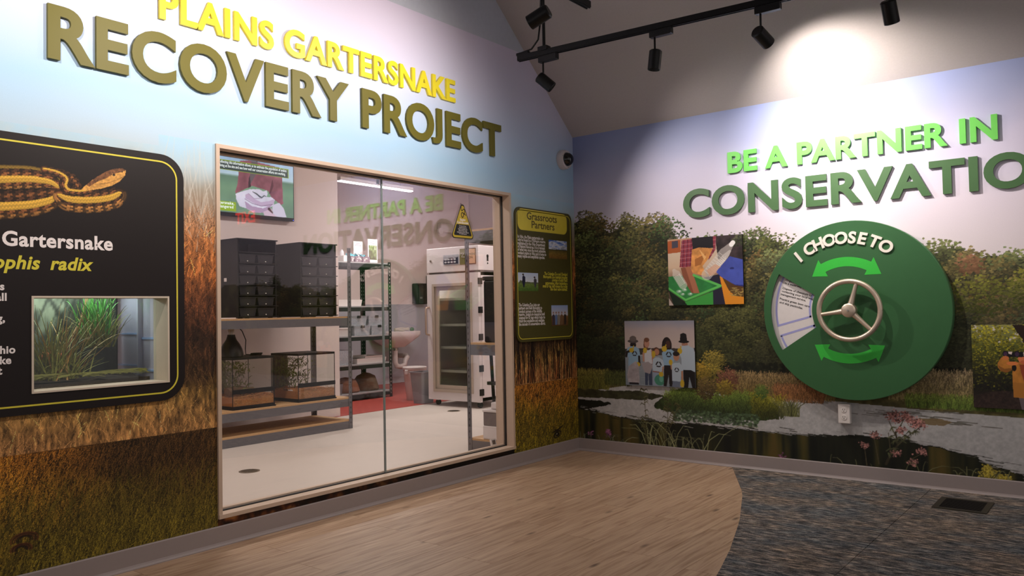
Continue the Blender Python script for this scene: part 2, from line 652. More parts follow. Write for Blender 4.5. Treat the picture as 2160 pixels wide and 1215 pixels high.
def left_canvas(y0, y1, z0, z1, res, mode):
    cv = Canvas(y0, y1, z0, z1, max(2, (y1 - y0) * res), max(2, (z1 - z0) * res))
    U, V = cv.U, cv.V
    if mode == 'sky':
        cv.a = left_sky(U, V)
        return cv
    if mode == 'plain':
        cv.a[:] = C(196, 198, 208)
        return cv
    cv.a = left_prairie(U, V)
    w = y1 - y0
    # pale bare branches rising into the haze
    if mode == 'prairie_left':
        for k in range(46):
            u, v = RNG.uniform(y0, y1), RNG.uniform(1.45, 1.75)
            a = RNG.normal(0, 0.35)
            L = RNG.uniform(0.15, 0.4)
            cv.line([(u, v), (u + a * L * 0.5, v + L * 0.6), (u + a * L * 0.8 + RNG.normal(0, .02), v + L)], [0.006, 0.004, 0.002], C(206, 200, 190), 0.45)
    # tangle of dry stalks
    m = int(5200 * w * (min(z1, 1.7) - z0))
    us, vs = RNG.uniform(y0, y1, m), RNG.uniform(z0, min(z1, 1.62), m)
    base = left_prairie(us, vs, 0)
    g = RNG.normal(1.0, 0.33, (m, 1))
    cv.blades(us, vs, RNG.uniform(0.02, 0.09, m), RNG.normal(0, 0.55, m), np.clip(base * g + 0.02, 0, 1), 16)
    # near grass, a second print with a straight upper edge
    zb = 0.588
    near = V < zb
    nn = fbm(U, V, 3.2, 4, 31)
    lr = np.clip((U - y0) / max(w, 1e-6), 0, 1)
    if mode == 'prairie_left':
        hot = np.clip(1.35 - 2.1 * lr, 0, 1)
        top = C(64, 44, 22) + hot[..., None] * (C(186, 116, 36) - C(64, 44, 22))
        bot = C(94, 82, 26) + 0 * top
    else:
        top = C(138, 88, 34) + 0 * U[..., None]
        bot = C(112, 98, 24) + 0 * U[..., None]
    t = np.clip((V - 0.12) / 0.36 + (nn - 0.5) * 0.9, 0, 1)[..., None]
    gr = bot + (top - bot) * t
    gr = gr * (0.75 + 0.6 * (fbm(U * 2.4, V * 0.8, 34, 3, 41)[..., None] - 0.25))
    cv.a[near] = gr[near]
    if z0 < zb:
        m = int(15000 * w)
        us, vs = RNG.uniform(y0, y1, m), RNG.uniform(z0 - 0.03, zb - 0.02, m)
        o = np.argsort(-vs)
        us, vs = us[o], vs[o]
        cc = cv.sample(us, vs)
        shade = np.where(RNG.random(m) < 0.45, RNG.uniform(0.25, 0.7, m), RNG.uniform(1.1, 2.2, m))
        ln = RNG.uniform(0.03, 0.12, m)
        ln = np.minimum(ln, zb - vs - 0.004)
        lean = RNG.normal(0.25, 0.35, m)
        cv.blades(us, vs, ln, lean, np.clip(cc * shade[:, None], 0, 1), 26)
        m = int(700 * w)
        us, vs = RNG.uniform(y0, y1, m), RNG.uniform(z0 - 0.05, 0.34, m)
        cols = C(124, 106, 36) * RNG.uniform(0.4, 1.1, (m, 1))
        cv.blades(us, vs, RNG.uniform(0.06, 0.17, m), RNG.normal(0.2, 0.5, m), cols, 60, curl=0.7)
    if mode == 'prairie_right':
        # dark trunks behind the dry grass, below the panel
        for k in range(60):
            u = RNG.uniform(y0, y1)
            cv.line([(u, 0.6), (u + RNG.normal(0, .02), RNG.uniform(0.75, 1.0))], RNG.uniform(0.004, 0.016), C(26, 14, 8), 0.8)
        for k in range(60):
            u = RNG.uniform(y0, y1)
            cv.line([(u, 0.6), (u + RNG.normal(0, .04), RNG.uniform(0.64, 0.82))], 0.005, C(176, 104, 56), 0.7)
        # snake's eye peering out of the grass
        e = (-0.298, 0.167)
        cv.ell(e[0], e[1], 0.055, 0.026, C(20, 14, 8), ang=0.25)
        cv.ell(e[0] + 0.002, e[1] - 0.002, 0.042, 0.017, C(92, 78, 26), ang=0.25)
        cv.ell(e[0], e[1], 0.026, 0.015, C(8, 6, 4))
        cv.ell(e[0] - 0.008, e[1] + 0.004, 0.006, 0.005, C(190, 180, 140))
        cv.line([(e[0] - 0.06, e[1] + 0.022), (e[0] + 0.01, e[1] + 0.036), (e[0] + 0.08, e[1] + 0.062)], [0.012, 0.014, 0.006], C(24, 16, 8))
    elif mode == 'prairie_left':
        e = (-4.100, 0.239)
        for (du_, dv_, w_) in ((0.0, 0.0, 0.052), (-0.012, -0.036, 0.04)):
            for k in range(5):
                q = [(e[0] + du_ + w_ * (1 - .14 * k) * math.cos(a), e[1] + dv_ + w_ * .55 * (1 - .14 * k) * math.sin(a)) for a in np.linspace(-.4, 3.4, 16)]
                cv.line(q, 0.005, [C(96, 48, 30), C(44, 24, 16), C(84, 44, 28), C(34, 20, 14), C(26, 16, 12)][k], 0.8)
    return cv

def under_window(y0, y1, z0, z1, res):
    cv = Canvas(y0, y1, z0, z1, (y1 - y0) * res, max(3, (z1 - z0) * res))
    n = fbm(cv.U, cv.V, 12, 4, 51)
    fade = np.clip((cv.U - y0) / (y1 - y0) * 1.3, 0, 1)
    cv.a = ramp(n + 0.18 * (1 - fade) - 0.08, [(0.3, C(14, 10, 8)), (0.5, C(44, 24, 14)), (0.62, C(104, 56, 26)), (0.75, C(176, 116, 60))])
    cv.a *= (1 - 0.72 * fade)[..., None]
    return cv

lw = []
FAR = -8.0
ex0, ex1 = -3.40, -4.62       # the black panel covers the wall between them
lw.append((left_canvas(-4.62, WIN[0], 0.0, 0.80, 400, 'prairie_left'), ()))
lw.append((left_canvas(-3.52, WIN[0], 0.80, 2.004, 300, 'prairie_left'), ((TANK[0] - .012, TANK[1] + .010, TANK[2] - .012, TANK[3] + .012),)))
lw.append((left_canvas(-4.62, -3.52, 0.80, 1.95, 60, 'prairie_left'), ((TANK[0] - .012, TANK[1] + .012, TANK[2] - .012, TANK[3] + .012),)))
lw.append((left_canvas(WIN[1], 0.0, 0.0, 2.004, 300, 'prairie_right'), ()))
lw.append((under_window(WIN[0], WIN[1], 0.0, WIN[2], 300), ()))
lw.append((left_canvas(-4.62, -3.52, 1.95, 2.004, 40, 'sky'), ()))
sky = left_canvas(-4.62, 0.0, 2.004, 3.085, 40, 'sky')
lw.append((sky, ()))
rest = left_canvas(FAR, -4.62, 0.0, 3.085, 90, 'prairie_left')
rest.a = np.where(rest.V[..., None] > 1.8, left_sky(rest.U, rest.V), rest.a)
lw.append((rest, ()))
me = paint_mesh('wall_left', lw, lambda u, v, d: (0 * u, u, v))
wall_left = link('wall_left', me, paint_mat('mural_print', 0.62, 0.3))
tag(wall_left, 'left wall printed with a prairie grass mural under a pale blue sky', kind='structure')
# gable above the print, cut by the sloping ceiling
gab = MB()
zt = lambda y: EAVE - PITCH * y if y > RIDGE_Y else RIDGE_Z + PITCH * (y - RIDGE_Y)
ytop = (EAVE - 3.085) / PITCH
gab.sheet([[(-8.0, 3.085), (ytop, 3.085), (RIDGE_Y, RIDGE_Z), (-8.0, 3.09)]], on_left(0), -0.02, 0.0)
gable = gab.build('wall_left_gable', mat('gable_paint', rgb(186, 188, 200), 0.7), None)
tag(gable, 'plain pale blue-grey gable above the prairie mural', kind='structure')
bpy.data.objects['wall_left'].location = (0, 0, 0)

# ---------------------------------------------------------------- right mural: pond, trees and sky
def right_sky(U, V):
    n = fbm(U, V * 1.6, 1.1, 4, 61)
    t = V + (n - 0.5) * 0.35
    c = ramp(t, [(1.5, C(232, 222, 228)), (1.8, C(226, 216, 230)), (2.1, C(204, 200, 226)), (2.35, C(168, 176, 214)), (2.6, C(146, 160, 208))])
    k = np.clip((U - 0.2) / 1.2, 0, 1)[..., None]
    return c * (0.93 + 0.07 * k)

RX1 = 4.30      # the fine part of the print ends here, well outside the photograph
rt = Canvas(0.0, RX1, 0.0, 1.95, RX1 * 290, 1.95 * 290)
U, V = rt.U, rt.V
rt.a = right_sky(U, V)
# far tree line, then nearer masses, clump by clump from the back
def trees(cv, tops, zbot, rad, per, dark, light, dab, seed_cols=None, rows=9):
    tu, tv = np.array([p[0] for p in tops]), np.array([p[1] for p in tops])
    for k in range(rows):
        f = k / (rows - 1.0)
        for u in np.arange(tu.min(), tu.max(), rad * 0.95):
            uu = u + RNG.normal(0, rad * 0.4)
            top = np.interp(uu, tu, tv)
            v = (top - rad * 0.75) * (1 - f) + zbot * f + RNG.normal(0, rad * 0.35)
            r = rad * RNG.uniform(0.75, 1.25)
            tint = RNG.normal(1, 0.10)
            warm = np.array([1 + 0.10 * RNG.normal(), 1.0, 1 - 0.12 * RNG.random()])
            fade = (1 - 0.72 * f ** 0.8)
            cv.clump(uu, v, r * 1.15, r, per, dark * (0.4 + 0.6 * fade), np.clip(light * tint * warm * (0.25 + 0.75 * fade), 0, 1), dab)

tl = [(-0.029, 1.844), (0.110, 1.871), (0.231, 1.830), (0.330, 1.739), (0.417, 1.785), (0.491, 1.831), (0.585, 1.720), (0.656, 1.780), (0.770, 1.799), (0.856, 1.749), (0.930, 1.594), (1.111, 1.569), (1.329, 1.568), (1.469, 1.586), (1.572, 1.619), (1.671, 1.585), (1.798, 1.490)]
rt.poly(tl + [(1.9, 0.6), (-0.1, 0.6)], C(38, 40, 26), wob=0.02, ws=16)
# wispy bare tops against the sky
for (a, b) in ((0.03, 0.30), (0.44, 0.64), (0.66, 0.92), (1.40, 1.62)):
    m = 420
    us = RNG.uniform(a, b, m)
    tv = np.interp(us, [p[0] for p in tl], [p[1] for p in tl])
    rt.dabs(us, tv + RNG.uniform(-0.10, 0.075, m), 0.007, 0.005, C(104, 98, 76) * RNG.uniform(0.7, 1.2, (m, 1)), 0.75)
trees(rt, tl, 0.66, 0.115, 300, C(30, 34, 20), C(126, 124, 74), 0.0068)
# trees behind and to the right of the disc
tr = [(1.670, 1.546), (1.861, 1.470), (2.164, 1.437), (2.448, 1.436), (2.609, 1.438), (2.700, 1.450), (2.790, 1.459), (2.863, 1.398), (2.936, 1.408), (3.008, 1.409), (3.101, 1.376), (3.260, 1.389), (3.474, 1.364)]
tr = tr[:-1] + [(3.7, 1.44), (3.95, 1.50), (4.2, 1.42), (4.5, 1.46)]
rt.poly(tr + [(4.6, 0.6), (1.5, 0.6)], C(58, 58, 42), wob=0.02, ws=16)
trees(rt, tr, 0.70, 0.10, 280, C(54, 54, 40), C(158, 148, 96), 0.0066)
for (px_, r_) in (((2.86, 1.17), 0.13), ((3.13, 1.20), 0.12), ((3.36, 1.18), 0.12)):
    rt.clump(px_[0], px_[1], r_ * 1.2, r_, 520, C(60, 66, 26), C(150, 148, 62), 0.0062)
rt.clump(2.83, 1.36, 0.07, 0.06, 120, C(110, 80, 56), C(160, 116, 86), 0.008)
# conifers
for (c_, top_, w_, d_, l_) in (((1.320, 0.622), 1.150, 0.30, C(28, 32, 18), C(104, 104, 56)), ((1.677, 0.636), 1.06, 0.2, C(30, 34, 22), C(92, 92, 56)),
                               ((2.715, 0.675), 1.08, 0.16, C(34, 38, 26), C(84, 86, 58)), ((1.028, 0.611), 1.0, 0.13, C(24, 28, 16), C(78, 82, 46)),
                               ((0.189, 0.580), 0.92, 0.26, C(16, 18, 12), C(56, 60, 34))):
    for k in range(16):
        f = k / 15.0
        v = top_ - 0.06 - (top_ - 0.72) * f
        wd = w_ * (0.35 + 0.65 * math.sin(min(1, f * 1.25 + 0.18) * math.pi / 2)) * 0.78
        for j in range(5):
            rt.clump(c_[0] + RNG.uniform(-wd, wd), v + RNG.normal(0, .02), 0.07, 0.055, 110, d_, l_ * (1 - 0.35 * f), 0.0056)
# shade at the foot of the trees
m = 2600
us, vs = RNG.uniform(0, RX1, m), RNG.uniform(0.58, 0.74, m)
rt.dabs(us, vs, 0.014, 0.012, C(20, 22, 14) * RNG.uniform(0.6, 1.6, (m, 1)), 0.75)
rt.poly([(-0.1, 0.0), (4.6, 0.0), (4.6, 0.60), (-0.1, 0.60)], C(84, 78, 44), tex=.4, ts=30)
# water: pale duckweed, then dark open water
zs = [(0.005, 0.465), (0.491, 0.547), (0.855, 0.552), (1.369, 0.497), (1.896, 0.511), (2.579, 0.478), (3.072, 0.465), (3.382, 0.465)]
zs = zs + [(4.6, zs[-1][1])]
rt.poly(zs + [(4.6, -0.1), (-0.1, -0.1)], C(172, 170, 170), tex=0.10, ts=60)
dk, ol = C(22, 24, 16), C(60, 58, 26)
rt.poly([(-0.007, 0.492), (0.300, 0.501), (0.572, 0.503), (0.711, 0.486), (0.795, 0.471), (0.570, 0.431), (0.204, 0.437), (-0.009, 0.423)], C(54, 54, 34), wob=0.012, ws=18, tex=0.5, ts=26)
rt.poly([(-0.009, 0.417), (0.165, 0.410), (0.307, 0.401), (0.315, 0.386), (0.183, 0.365), (0.096, 0.337), (-0.012, 0.318)], dk, wob=0.010, ws=25)
low = [(-0.067, 0.346), (0.192, 0.323), (0.357, 0.297), (0.526, 0.286), (0.824, 0.278), (1.101, 0.284), (1.293, 0.281), (1.452, 0.273), (1.702, 0.270), (1.889, 0.275), (2.130, 0.288), (2.308, 0.294), (2.475, 0.284), (2.541, 0.266), (2.638, 0.260), (2.683, 0.241), (2.823, 0.224), (2.871, 0.184), (2.945, 0.172), (3.061, 0.133), (3.197, 0.110), (3.433, 0.107)]
low = low + [(4.6, 0.06)]
rt.poly(low + [(4.6, -0.1), (-0.2, -0.1)], dk, wob=0.008, ws=30)
# reflections in the dark water
ww = (V < np.interp(U, [p[0] for p in low], [p[1] for p in low]) - 0.006)
rf = fbm(U * 5, V * 0.5, 3.0, 3, 77)
wc = ramp(rf + 0.10 * np.sin(U * 5), [(0.25, C(16, 18, 12)), (0.5, C(30, 32, 18)), (0.68, C(64, 58, 24)), (0.85, C(84, 70, 30))])
rt.a[ww] = wc[ww]
for k in range(150):   # ragged floating edges
    u = RNG.uniform(0.0, 3.6)
    v = np.interp(u, [p[0] for p in low], [p[1] for p in low]) + RNG.normal(0.004, 0.012)
    l = RNG.uniform(0.02, 0.10)
    rt.line([(u, v), (u + l, v - 0.1 * l)], RNG.uniform(0.002, 0.007), C(28, 28, 20) if RNG.random() < 0.55 else C(150, 148, 148), 0.8)
for p, s in (((2.391, 0.460), 0.14), ((2.578, 0.437), 0.10), ((2.681, 0.407), 0.12), ((2.221, 0.441), 0.12), ((1.833, 0.489), 0.13), ((2.709, 0.480), 0.08)):
    for k in range(9):
        u, v = p[0] + RNG.normal(0, s * 0.5), p[1] + RNG.normal(0, 0.008)
        rt.line([(u, v), (u + s * RNG.uniform(.3, 1), v - 0.004)], RNG.uniform(0.002, 0.006), C(64, 60, 48), 0.7)
rt.poly([(2.525, 0.428), (2.643, 0.430), (2.707, 0.412), (2.655, 0.388), (2.540, 0.391), (2.498, 0.409)], C(116, 96, 64), wob=0.008, ws=30, al=0.85)
# banks and reeds
def grass(cv, us, vs, l, cols, n=22, lean=0.22, curl=0.4):
    o = np.argsort(-vs)
    cv.blades(us[o], vs[o], l[o], RNG.normal(0, lean, len(us)), np.clip(cols[o], 0, 1), n, curl)
def reed_bed(pts, zl, zh, m, c1, c2, hl):
    a, b = min(pts), max(pts)
    us, vs = RNG.uniform(a, b, m), RNG.uniform(zl, zh, m)
    t = np.clip((vs - zl) / (zh - zl + 1e-6) + RNG.normal(0, .2, m), 0, 1)[:, None]
    cols = (c1 + (c2 - c1) * t) * RNG.uniform(0.6, 1.3, (m, 1))
    grass(rt, us, vs, RNG.uniform(0.4, 1.0, m) * hl, cols)
reed_bed((1.30, 2.02), 0.50, 0.62, 5200, C(112, 92, 50), C(162, 134, 92), 0.075)
reed_bed((1.62, 1.95), 0.48, 0.56, 1600, C(134, 88, 50), C(150, 100, 66), 0.06)
reed_bed((2.35, 2.90), 0.53, 0.66, 3600, C(136, 120, 78), C(168, 146, 112), 0.085)
reed_bed((2.45, 4.30), 0.49, 0.545, 8200, C(86, 110, 40), C(112, 128, 52), 0.045)
reed_bed((3.2, 4.30), 0.53, 0.66, 6000, C(120, 108, 66), C(160, 140, 104), 0.085)
reed_bed((0.0, 0.30), 0.50, 0.60, 2600, C(94, 94, 38), C(140, 130, 62), 0.075)
reed_bed((0.26, 0.50), 0.535, 0.61, 900, C(62, 70, 32), C(88, 92, 44), 0.06)
# island of lush plants
isl = [(0.688, 0.398), (0.744, 0.453), (0.853, 0.516), (0.951, 0.546), (1.040, 0.525), (1.106, 0.497), (1.238, 0.497), (1.367, 0.522), (1.492, 0.510), (1.582, 0.491), (1.638, 0.447), (1.636, 0.359), (1.487, 0.341), (1.330, 0.338), (1.201, 0.338), (1.095, 0.346), (0.967, 0.354), (0.792, 0.359), (0.691, 0.385)]
rt.poly(isl, C(44, 56, 26), tex=0.5, ts=30, wob=0.012, ws=24)
m = 5200
us, vs = RNG.uniform(0.78, 1.68, m), RNG.uniform(0.285, 0.50, m)
pi = np.array(isl)
up_ = np.interp(us, pi[:10, 0], pi[:10, 1])
dn_ = np.interp(us, pi[11:, 0][::-1], pi[11:, 1][::-1])
ok = (vs < up_ - 0.01) & (vs > dn_)
us, vs, up_, dn_ = us[ok], vs[ok], up_[ok], dn_[ok]
t = ((vs - dn_) / (up_ - dn_))[:, None]
cols = (C(40, 52, 28) + (C(124, 146, 54) - C(40, 52, 28)) * t) * RNG.uniform(0.6, 1.3, (len(us), 1))
cols[us > 1.45] = cols[us > 1.45] * np.array([1.25, 1.02, 0.7])
grass(rt, us, vs, RNG.uniform(0.02, 0.06, len(us)), cols, 18, 0.4)
m = 500
us, vs = RNG.uniform(0.85, 1.5, m), RNG.uniform(0.30, 0.38, m)
rt.dabs(us, vs, 0.010, 0.008, C(70, 88, 62) * RNG.uniform(0.5, 1.4, (m, 1)), 0.7)
# goldenrod, rust bush
for (c_, r_, d_, l_, n_) in (((1.180, 0.747), 0.075, C(84, 78, 34), C(170, 148, 62), 420), ((1.159, 0.633), 0.09, C(82, 74, 30), C(160, 140, 56), 480),
                             ((1.078, 0.665), 0.07, C(96, 82, 30), C(186, 150, 52), 330), ((1.119, 0.546), 0.075, C(60, 48, 28), C(120, 98, 56), 380),
                             ((1.284, 0.621), 0.07, C(84, 52, 40), C(140, 92, 70), 330), ((1.265, 0.559), 0.055, C(90, 76, 30), C(160, 136, 50), 240),
                             ((1.525, 0.544), 0.045, C(62, 82, 34), C(104, 120, 50), 160)):
    rt.clump(c_[0], c_[1], r_ * 1.1, r_, int(n_ * 1.6), d_, l_, 0.0045, jit=0.26)
# spiky tuft
c_ = (1.728, 0.387)
for k in range(120):
    a = RNG.normal(0, 0.34)
    l = RNG.uniform(0.05, 0.115)
    u = c_[0] + RNG.normal(0, 0.025)
    rt.line([(u, c_[1]), (u + a * l * 0.6, c_[1] + l * 0.7), (u + a * l * 1.3, c_[1] + l)], [0.005, 0.004, 0.002], C(96, 98, 56) * RNG.uniform(0.45, 1.3), 0.9)
# foreground stems along the lower edge
def arc_blade(u, v, l, a, col, w=0.006):
    rt.line([(u, v), (u + a * l * 0.35, v + l * 0.55), (u + a * l * 0.8, v + l * 0.85), (u + a * l * 1.35, v + l * 0.82)], [w, w * 0.9, w * 0.7, w * 0.3], col, 0.95)
for k in range(46):
    u = RNG.choice([0.66, 0.80, 0.95, 1.10], p=[.2, .45, .25, .1]) + RNG.normal(0, 0.05)
    arc_blade(u, 0.085, RNG.uniform(0.06, 0.26), RNG.normal(0, 0.7), C(134, 136, 96) * RNG.uniform(0.5, 1.25))
for (p0, p1) in (((0.611, 0.090), (0.606, 0.516)), ((0.773, 0.139), (0.814, 0.497)), ((0.744, 0.101), (0.898, 0.424))):
    rt.line([p0, ((p0[0] + p1[0]) / 2 + .01, (p0[1] + p1[1]) / 2), p1], [0.006, 0.005, 0.003], C(72, 66, 44))
    for k in range(22):
        t = RNG.uniform(0.25, 1)
        u, v = p0[0] + (p1[0] - p0[0]) * t, p0[1] + (p1[1] - p0[1]) * t
        s = RNG.choice([-1, 1])
        rt.line([(u, v), (u + s * 0.022, v + 0.012), (u + s * 0.035, v - 0.004)], [0.006, 0.006, 0.002], C(88, 84, 50) * RNG.uniform(.6, 1.2))
for (c_, n_) in (((0.284, 0.161), 60), ((1.661, 0.102), 20), ((0.120, 0.141), 16)):
    m = n_
    rt.dabs(c_[0] + RNG.normal(0, .014, m), c_[1] + RNG.normal(0, .014, m), 0.006, 0.006, C(146, 88, 124) * RNG.uniform(.5, 1.3, (m, 1)), 0.85)
for k in range(26):
    arc_blade(RNG.uniform(0.0, 0.45), 0.085, RNG.uniform(0.02, 0.08), RNG.normal(0, 0.8), C(120, 122, 92) * RNG.uniform(.4, 1.2), 0.005)
# joe-pye weed, right
c_ = [(2.323, 0.126), (2.352, 0.191), (2.395, 0.250), (2.384, 0.330), (2.419, 0.376)]
rt.line(c_, [0.016, 0.014, 0.012, 0.009, 0.005], C(52, 46, 32))
for (a, b) in (((640, 790), (600, 430)), ((760, 640), (1010, 420)), ((720, 480), (610, 230)), ((1010, 440), (1140, 330)), ((740, 420), (880, 180)),
               ((230, 980), (190, 660)), ((440, 960), (350, 480)), ((900, 930), (1180, 780)), ((370, 640), (280, 540))):
    q = [(1800 + a[0] / 8.1, 860 + a[1] / 8.1), (1800 + b[0] / 8.1, 860 + b[1] / 8.1)]
PL = [(2.352, 0.191), (2.342, 0.323), (2.395, 0.250), (2.481, 0.337), (2.383, 0.308), (2.348, 0.397), (2.481, 0.330), (2.525, 0.373), (2.390, 0.330), (2.440, 0.422), (2.207, 0.107), (2.196, 0.225), (2.281, 0.122), (2.255, 0.297), (2.439, 0.149), (2.533, 0.212)]
for k in range(0, len(PL), 2):
    rt.line([PL[k], PL[k + 1]], [0.007, 0.004], C(74, 66, 46))
HD = [(2.356, 0.431), (2.394, 0.440), (2.441, 0.443), (2.454, 0.426), (2.507, 0.404), (2.529, 0.388), (2.418, 0.347), (2.396, 0.411), (2.196, 0.235), (2.259, 0.305), (2.534, 0.223), (2.380, 0.198), (2.479, 0.149), (2.467, 0.412), (2.493, 0.385)]
for h in HD:
    m = 60
    rt.dabs(h[0] + RNG.normal(0, .014, m), h[1] + RNG.normal(0, .011, m), 0.0048, 0.0045, C(150, 104, 98) * RNG.uniform(.45, 1.45, (m, 1)), 0.9)
LF = [(2.359, 0.306), (2.437, 0.316), (2.444, 0.305), (2.346, 0.224), (2.338, 0.194), (2.375, 0.278), (2.419, 0.282), (2.462, 0.343), (2.364, 0.361), (2.495, 0.349), (2.403, 0.302), (2.370, 0.230)]
for h in LF:
    for k in range(6):
        a = RNG.uniform(-2.6, 0.4)
        rt.line([h, (h[0] + 0.03 * math.cos(a), h[1] + 0.03 * math.sin(a))], [0.008, 0.002], C(86, 88, 58) * RNG.uniform(.5, 1.2), 0.9)
# yellow goldenrod at the lower edge
for h, s in zip([(2.879, 0.162), (2.876, 0.140), (2.870, 0.123), (2.877, 0.113), (2.899, 0.118), (2.918, 0.115), (2.937, 0.111), (2.960, 0.106), (2.979, 0.105)], (.02, .03, .04, .05, .045, .04, .035, .03, .02)):
    m = 60
    rt.dabs(h[0] + RNG.normal(0, s * .45, m), h[1] + RNG.normal(0, s * .35, m), 0.005, 0.0045, C(176, 158, 62) * RNG.uniform(.65, 1.2, (m, 1)), 0.95)
for k in range(30):
    arc_blade(RNG.uniform(1.9, 3.2), 0.085, RNG.uniform(0.02, 0.10), RNG.normal(0, 0.8), C(120, 118, 80) * RNG.uniform(.4, 1.1), 0.005)

rs = Canvas(0.0, RX1, 1.95, EAVE, 120, 30)
rs.a = right_sky(rs.U, rs.V)
rx = Canvas(RX1, ROOM_X, 0.0, EAVE, (ROOM_X - RX1) * 60, EAVE * 60)
rx.a = right_sky(rx.U, rx.V)
nx = fbm(rx.U, rx.V, 6, 4, 91)
rx.a = np.where((rx.V < 1.42 + 0.15 * fbm(rx.U, rx.V * 0, 3, 3, 5))[..., None], ramp(nx, [(0.3, C(44, 46, 32)), (0.7, C(140, 134, 84))]), rx.a)
rx.a = np.where((rx.V < 0.6)[..., None], C(104, 112, 50) * (0.6 + 0.8 * nx[..., None]), rx.a)
rx.a = np.where((rx.V < 0.47)[..., None], C(160, 158, 158) * (0.9 + 0.2 * nx[..., None]), rx.a)
me = paint_mesh('wall_right', [(rt, ()), (rs, ()), (rx, ())], lambda u, v, d: (u, 0 * u, v))
wall_right = link('wall_right', me, paint_mat('mural_print', 0.62, 0.3))
tag(wall_right, 'right wall printed with a mural of a pond, reeds and trees', kind='structure')

# ---------------------------------------------------------------- ceiling, far walls
cl = MB()
cl.add([(0, 0, EAVE), (ROOM_X, 0, EAVE), (ROOM_X, RIDGE_Y, RIDGE_Z), (0, RIDGE_Y, RIDGE_Z)], [(0, 1, 2, 3)])
cl.add([(0, RIDGE_Y, RIDGE_Z), (ROOM_X, RIDGE_Y, RIDGE_Z), (ROOM_X, ROOM_Y, EAVE), (0, ROOM_Y, EAVE)], [(0, 1, 2, 3)])
tag(cl.build('ceiling', mat('ceiling_paint', rgb(188, 180, 178), 0.8, bump=0.1, scale=90)), 'smooth warm grey ceiling sloping up from the right wall', kind='structure')
# walls behind the camera and to the right left out: world light fills in

# ---------------------------------------------------------------- floor: vinyl planks, each a board of its own
def plank_mat():
    m = bpy.data.materials.new('plank_vinyl')
    m.use_nodes = True
    nt = m.node_tree
    N, Lk = nt.nodes, nt.links
    b = N['Principled BSDF']
    b.inputs['Roughness'].default_value = 0.46
    b.inputs['Specular IOR Level'].default_value = 0.4
    geo = N.new('ShaderNodeNewGeometry')
    oi = N.new('ShaderNodeObjectInfo')
    add = N.new('ShaderNodeVectorMath'); add.operation = 'MULTIPLY_ADD'
    add.inputs[1].default_value = (1, 1, 1)
    sh = N.new('ShaderNodeCombineXYZ')
    mu = N.new('ShaderNodeMath'); mu.operation = 'MULTIPLY'; mu.inputs[1].default_value = 37.0
    Lk.new(oi.outputs['Random'], mu.inputs[0]); Lk.new(mu.outputs[0], sh.inputs[0]); Lk.new(mu.outputs[0], sh.inputs[1])
    Lk.new(geo.outputs['Position'], add.inputs[0]); Lk.new(sh.outputs[0], add.inputs[2])
    mp = N.new('ShaderNodeMapping'); mp.inputs['Scale'].default_value = (26, 1.6, 1)
    Lk.new(add.outputs[0], mp.inputs['Vector'])
    n1 = N.new('ShaderNodeTexNoise'); n1.inputs['Scale'].default_value = 1.6; n1.inputs['Detail'].default_value = 6; n1.inputs['Distortion'].default_value = 1.2
    Lk.new(mp.outputs[0], n1.inputs['Vector'])
    cr = N.new('ShaderNodeValToRGB')
    cr.color_ramp.elements[0].position = 0.25; cr.color_ramp.elements[0].color = rgb(142, 108, 82) + (1,)
    cr.color_ramp.elements[1].position = 0.72; cr.color_ramp.elements[1].color = rgb(196, 166, 138) + (1,)
    e = cr.color_ramp.elements.new(0.5); e.color = rgb(178, 147, 120) + (1,)
    Lk.new(n1.outputs['Fac'], cr.inputs[0])
    # knots and dark streaks
    mp2 = N.new('ShaderNodeMapping'); mp2.inputs['Scale'].default_value = (9, 3.0, 1)
    Lk.new(add.outputs[0], mp2.inputs['Vector'])
    vo = N.new('ShaderNodeTexVoronoi'); vo.inputs['Scale'].default_value = 0.75
    Lk.new(mp2.outputs[0], vo.inputs['Vector'])
    kn = N.new('ShaderNodeValToRGB')
    kn.color_ramp.elements[0].position = 0.03; kn.color_ramp.elements[0].color = (1, 1, 1, 1)
    kn.color_ramp.elements[1].position = 0.12; kn.color_ramp.elements[1].color = (0, 0, 0, 1)
    Lk.new(vo.outputs['Distance'], kn.inputs[0])
    mx = N.new('ShaderNodeMix'); mx.data_type = 'RGBA'
    mx.inputs['B'].default_value = rgb(66, 44, 34) + (1,)
    km = N.new('ShaderNodeMath'); km.operation = 'MULTIPLY'; km.inputs[1].default_value = 0.8
    Lk.new(kn.outputs[0], km.inputs[0]); Lk.new(km.outputs[0], mx.inputs['Factor']); Lk.new(cr.outputs[0], mx.inputs['A'])
    hs = N.new('ShaderNodeHueSaturation')
    mr = N.new('ShaderNodeMapRange'); mr.inputs['To Min'].default_value = 0.95; mr.inputs['To Max'].default_value = 1.05
    Lk.new(oi.outputs['Random'], mr.inputs['Value']); Lk.new(mr.outputs[0], hs.inputs['Value'])
    Lk.new(mx.outputs['Result'], hs.inputs['Color']); Lk.new(hs.outputs[0], b.inputs['Base Color'])
    bp = N.new('ShaderNodeBump'); bp.inputs['Strength'].default_value = 0.12; bp.inputs['Distance'].default_value = 0.001
    Lk.new(n1.outputs['Fac'], bp.inputs['Height']); Lk.new(bp.outputs[0], b.inputs['Normal'])
    return m
PM = plank_mat()
fl = MB().box(0.0, ROOM_X, ROOM_Y, 0.0, -0.05, -0.004)
floor = tag(fl.build('floor', mat('subfloor', rgb(70, 58, 50), 0.8)), 'floor of brown wood-look vinyl planks beside the left wall', kind='structure')
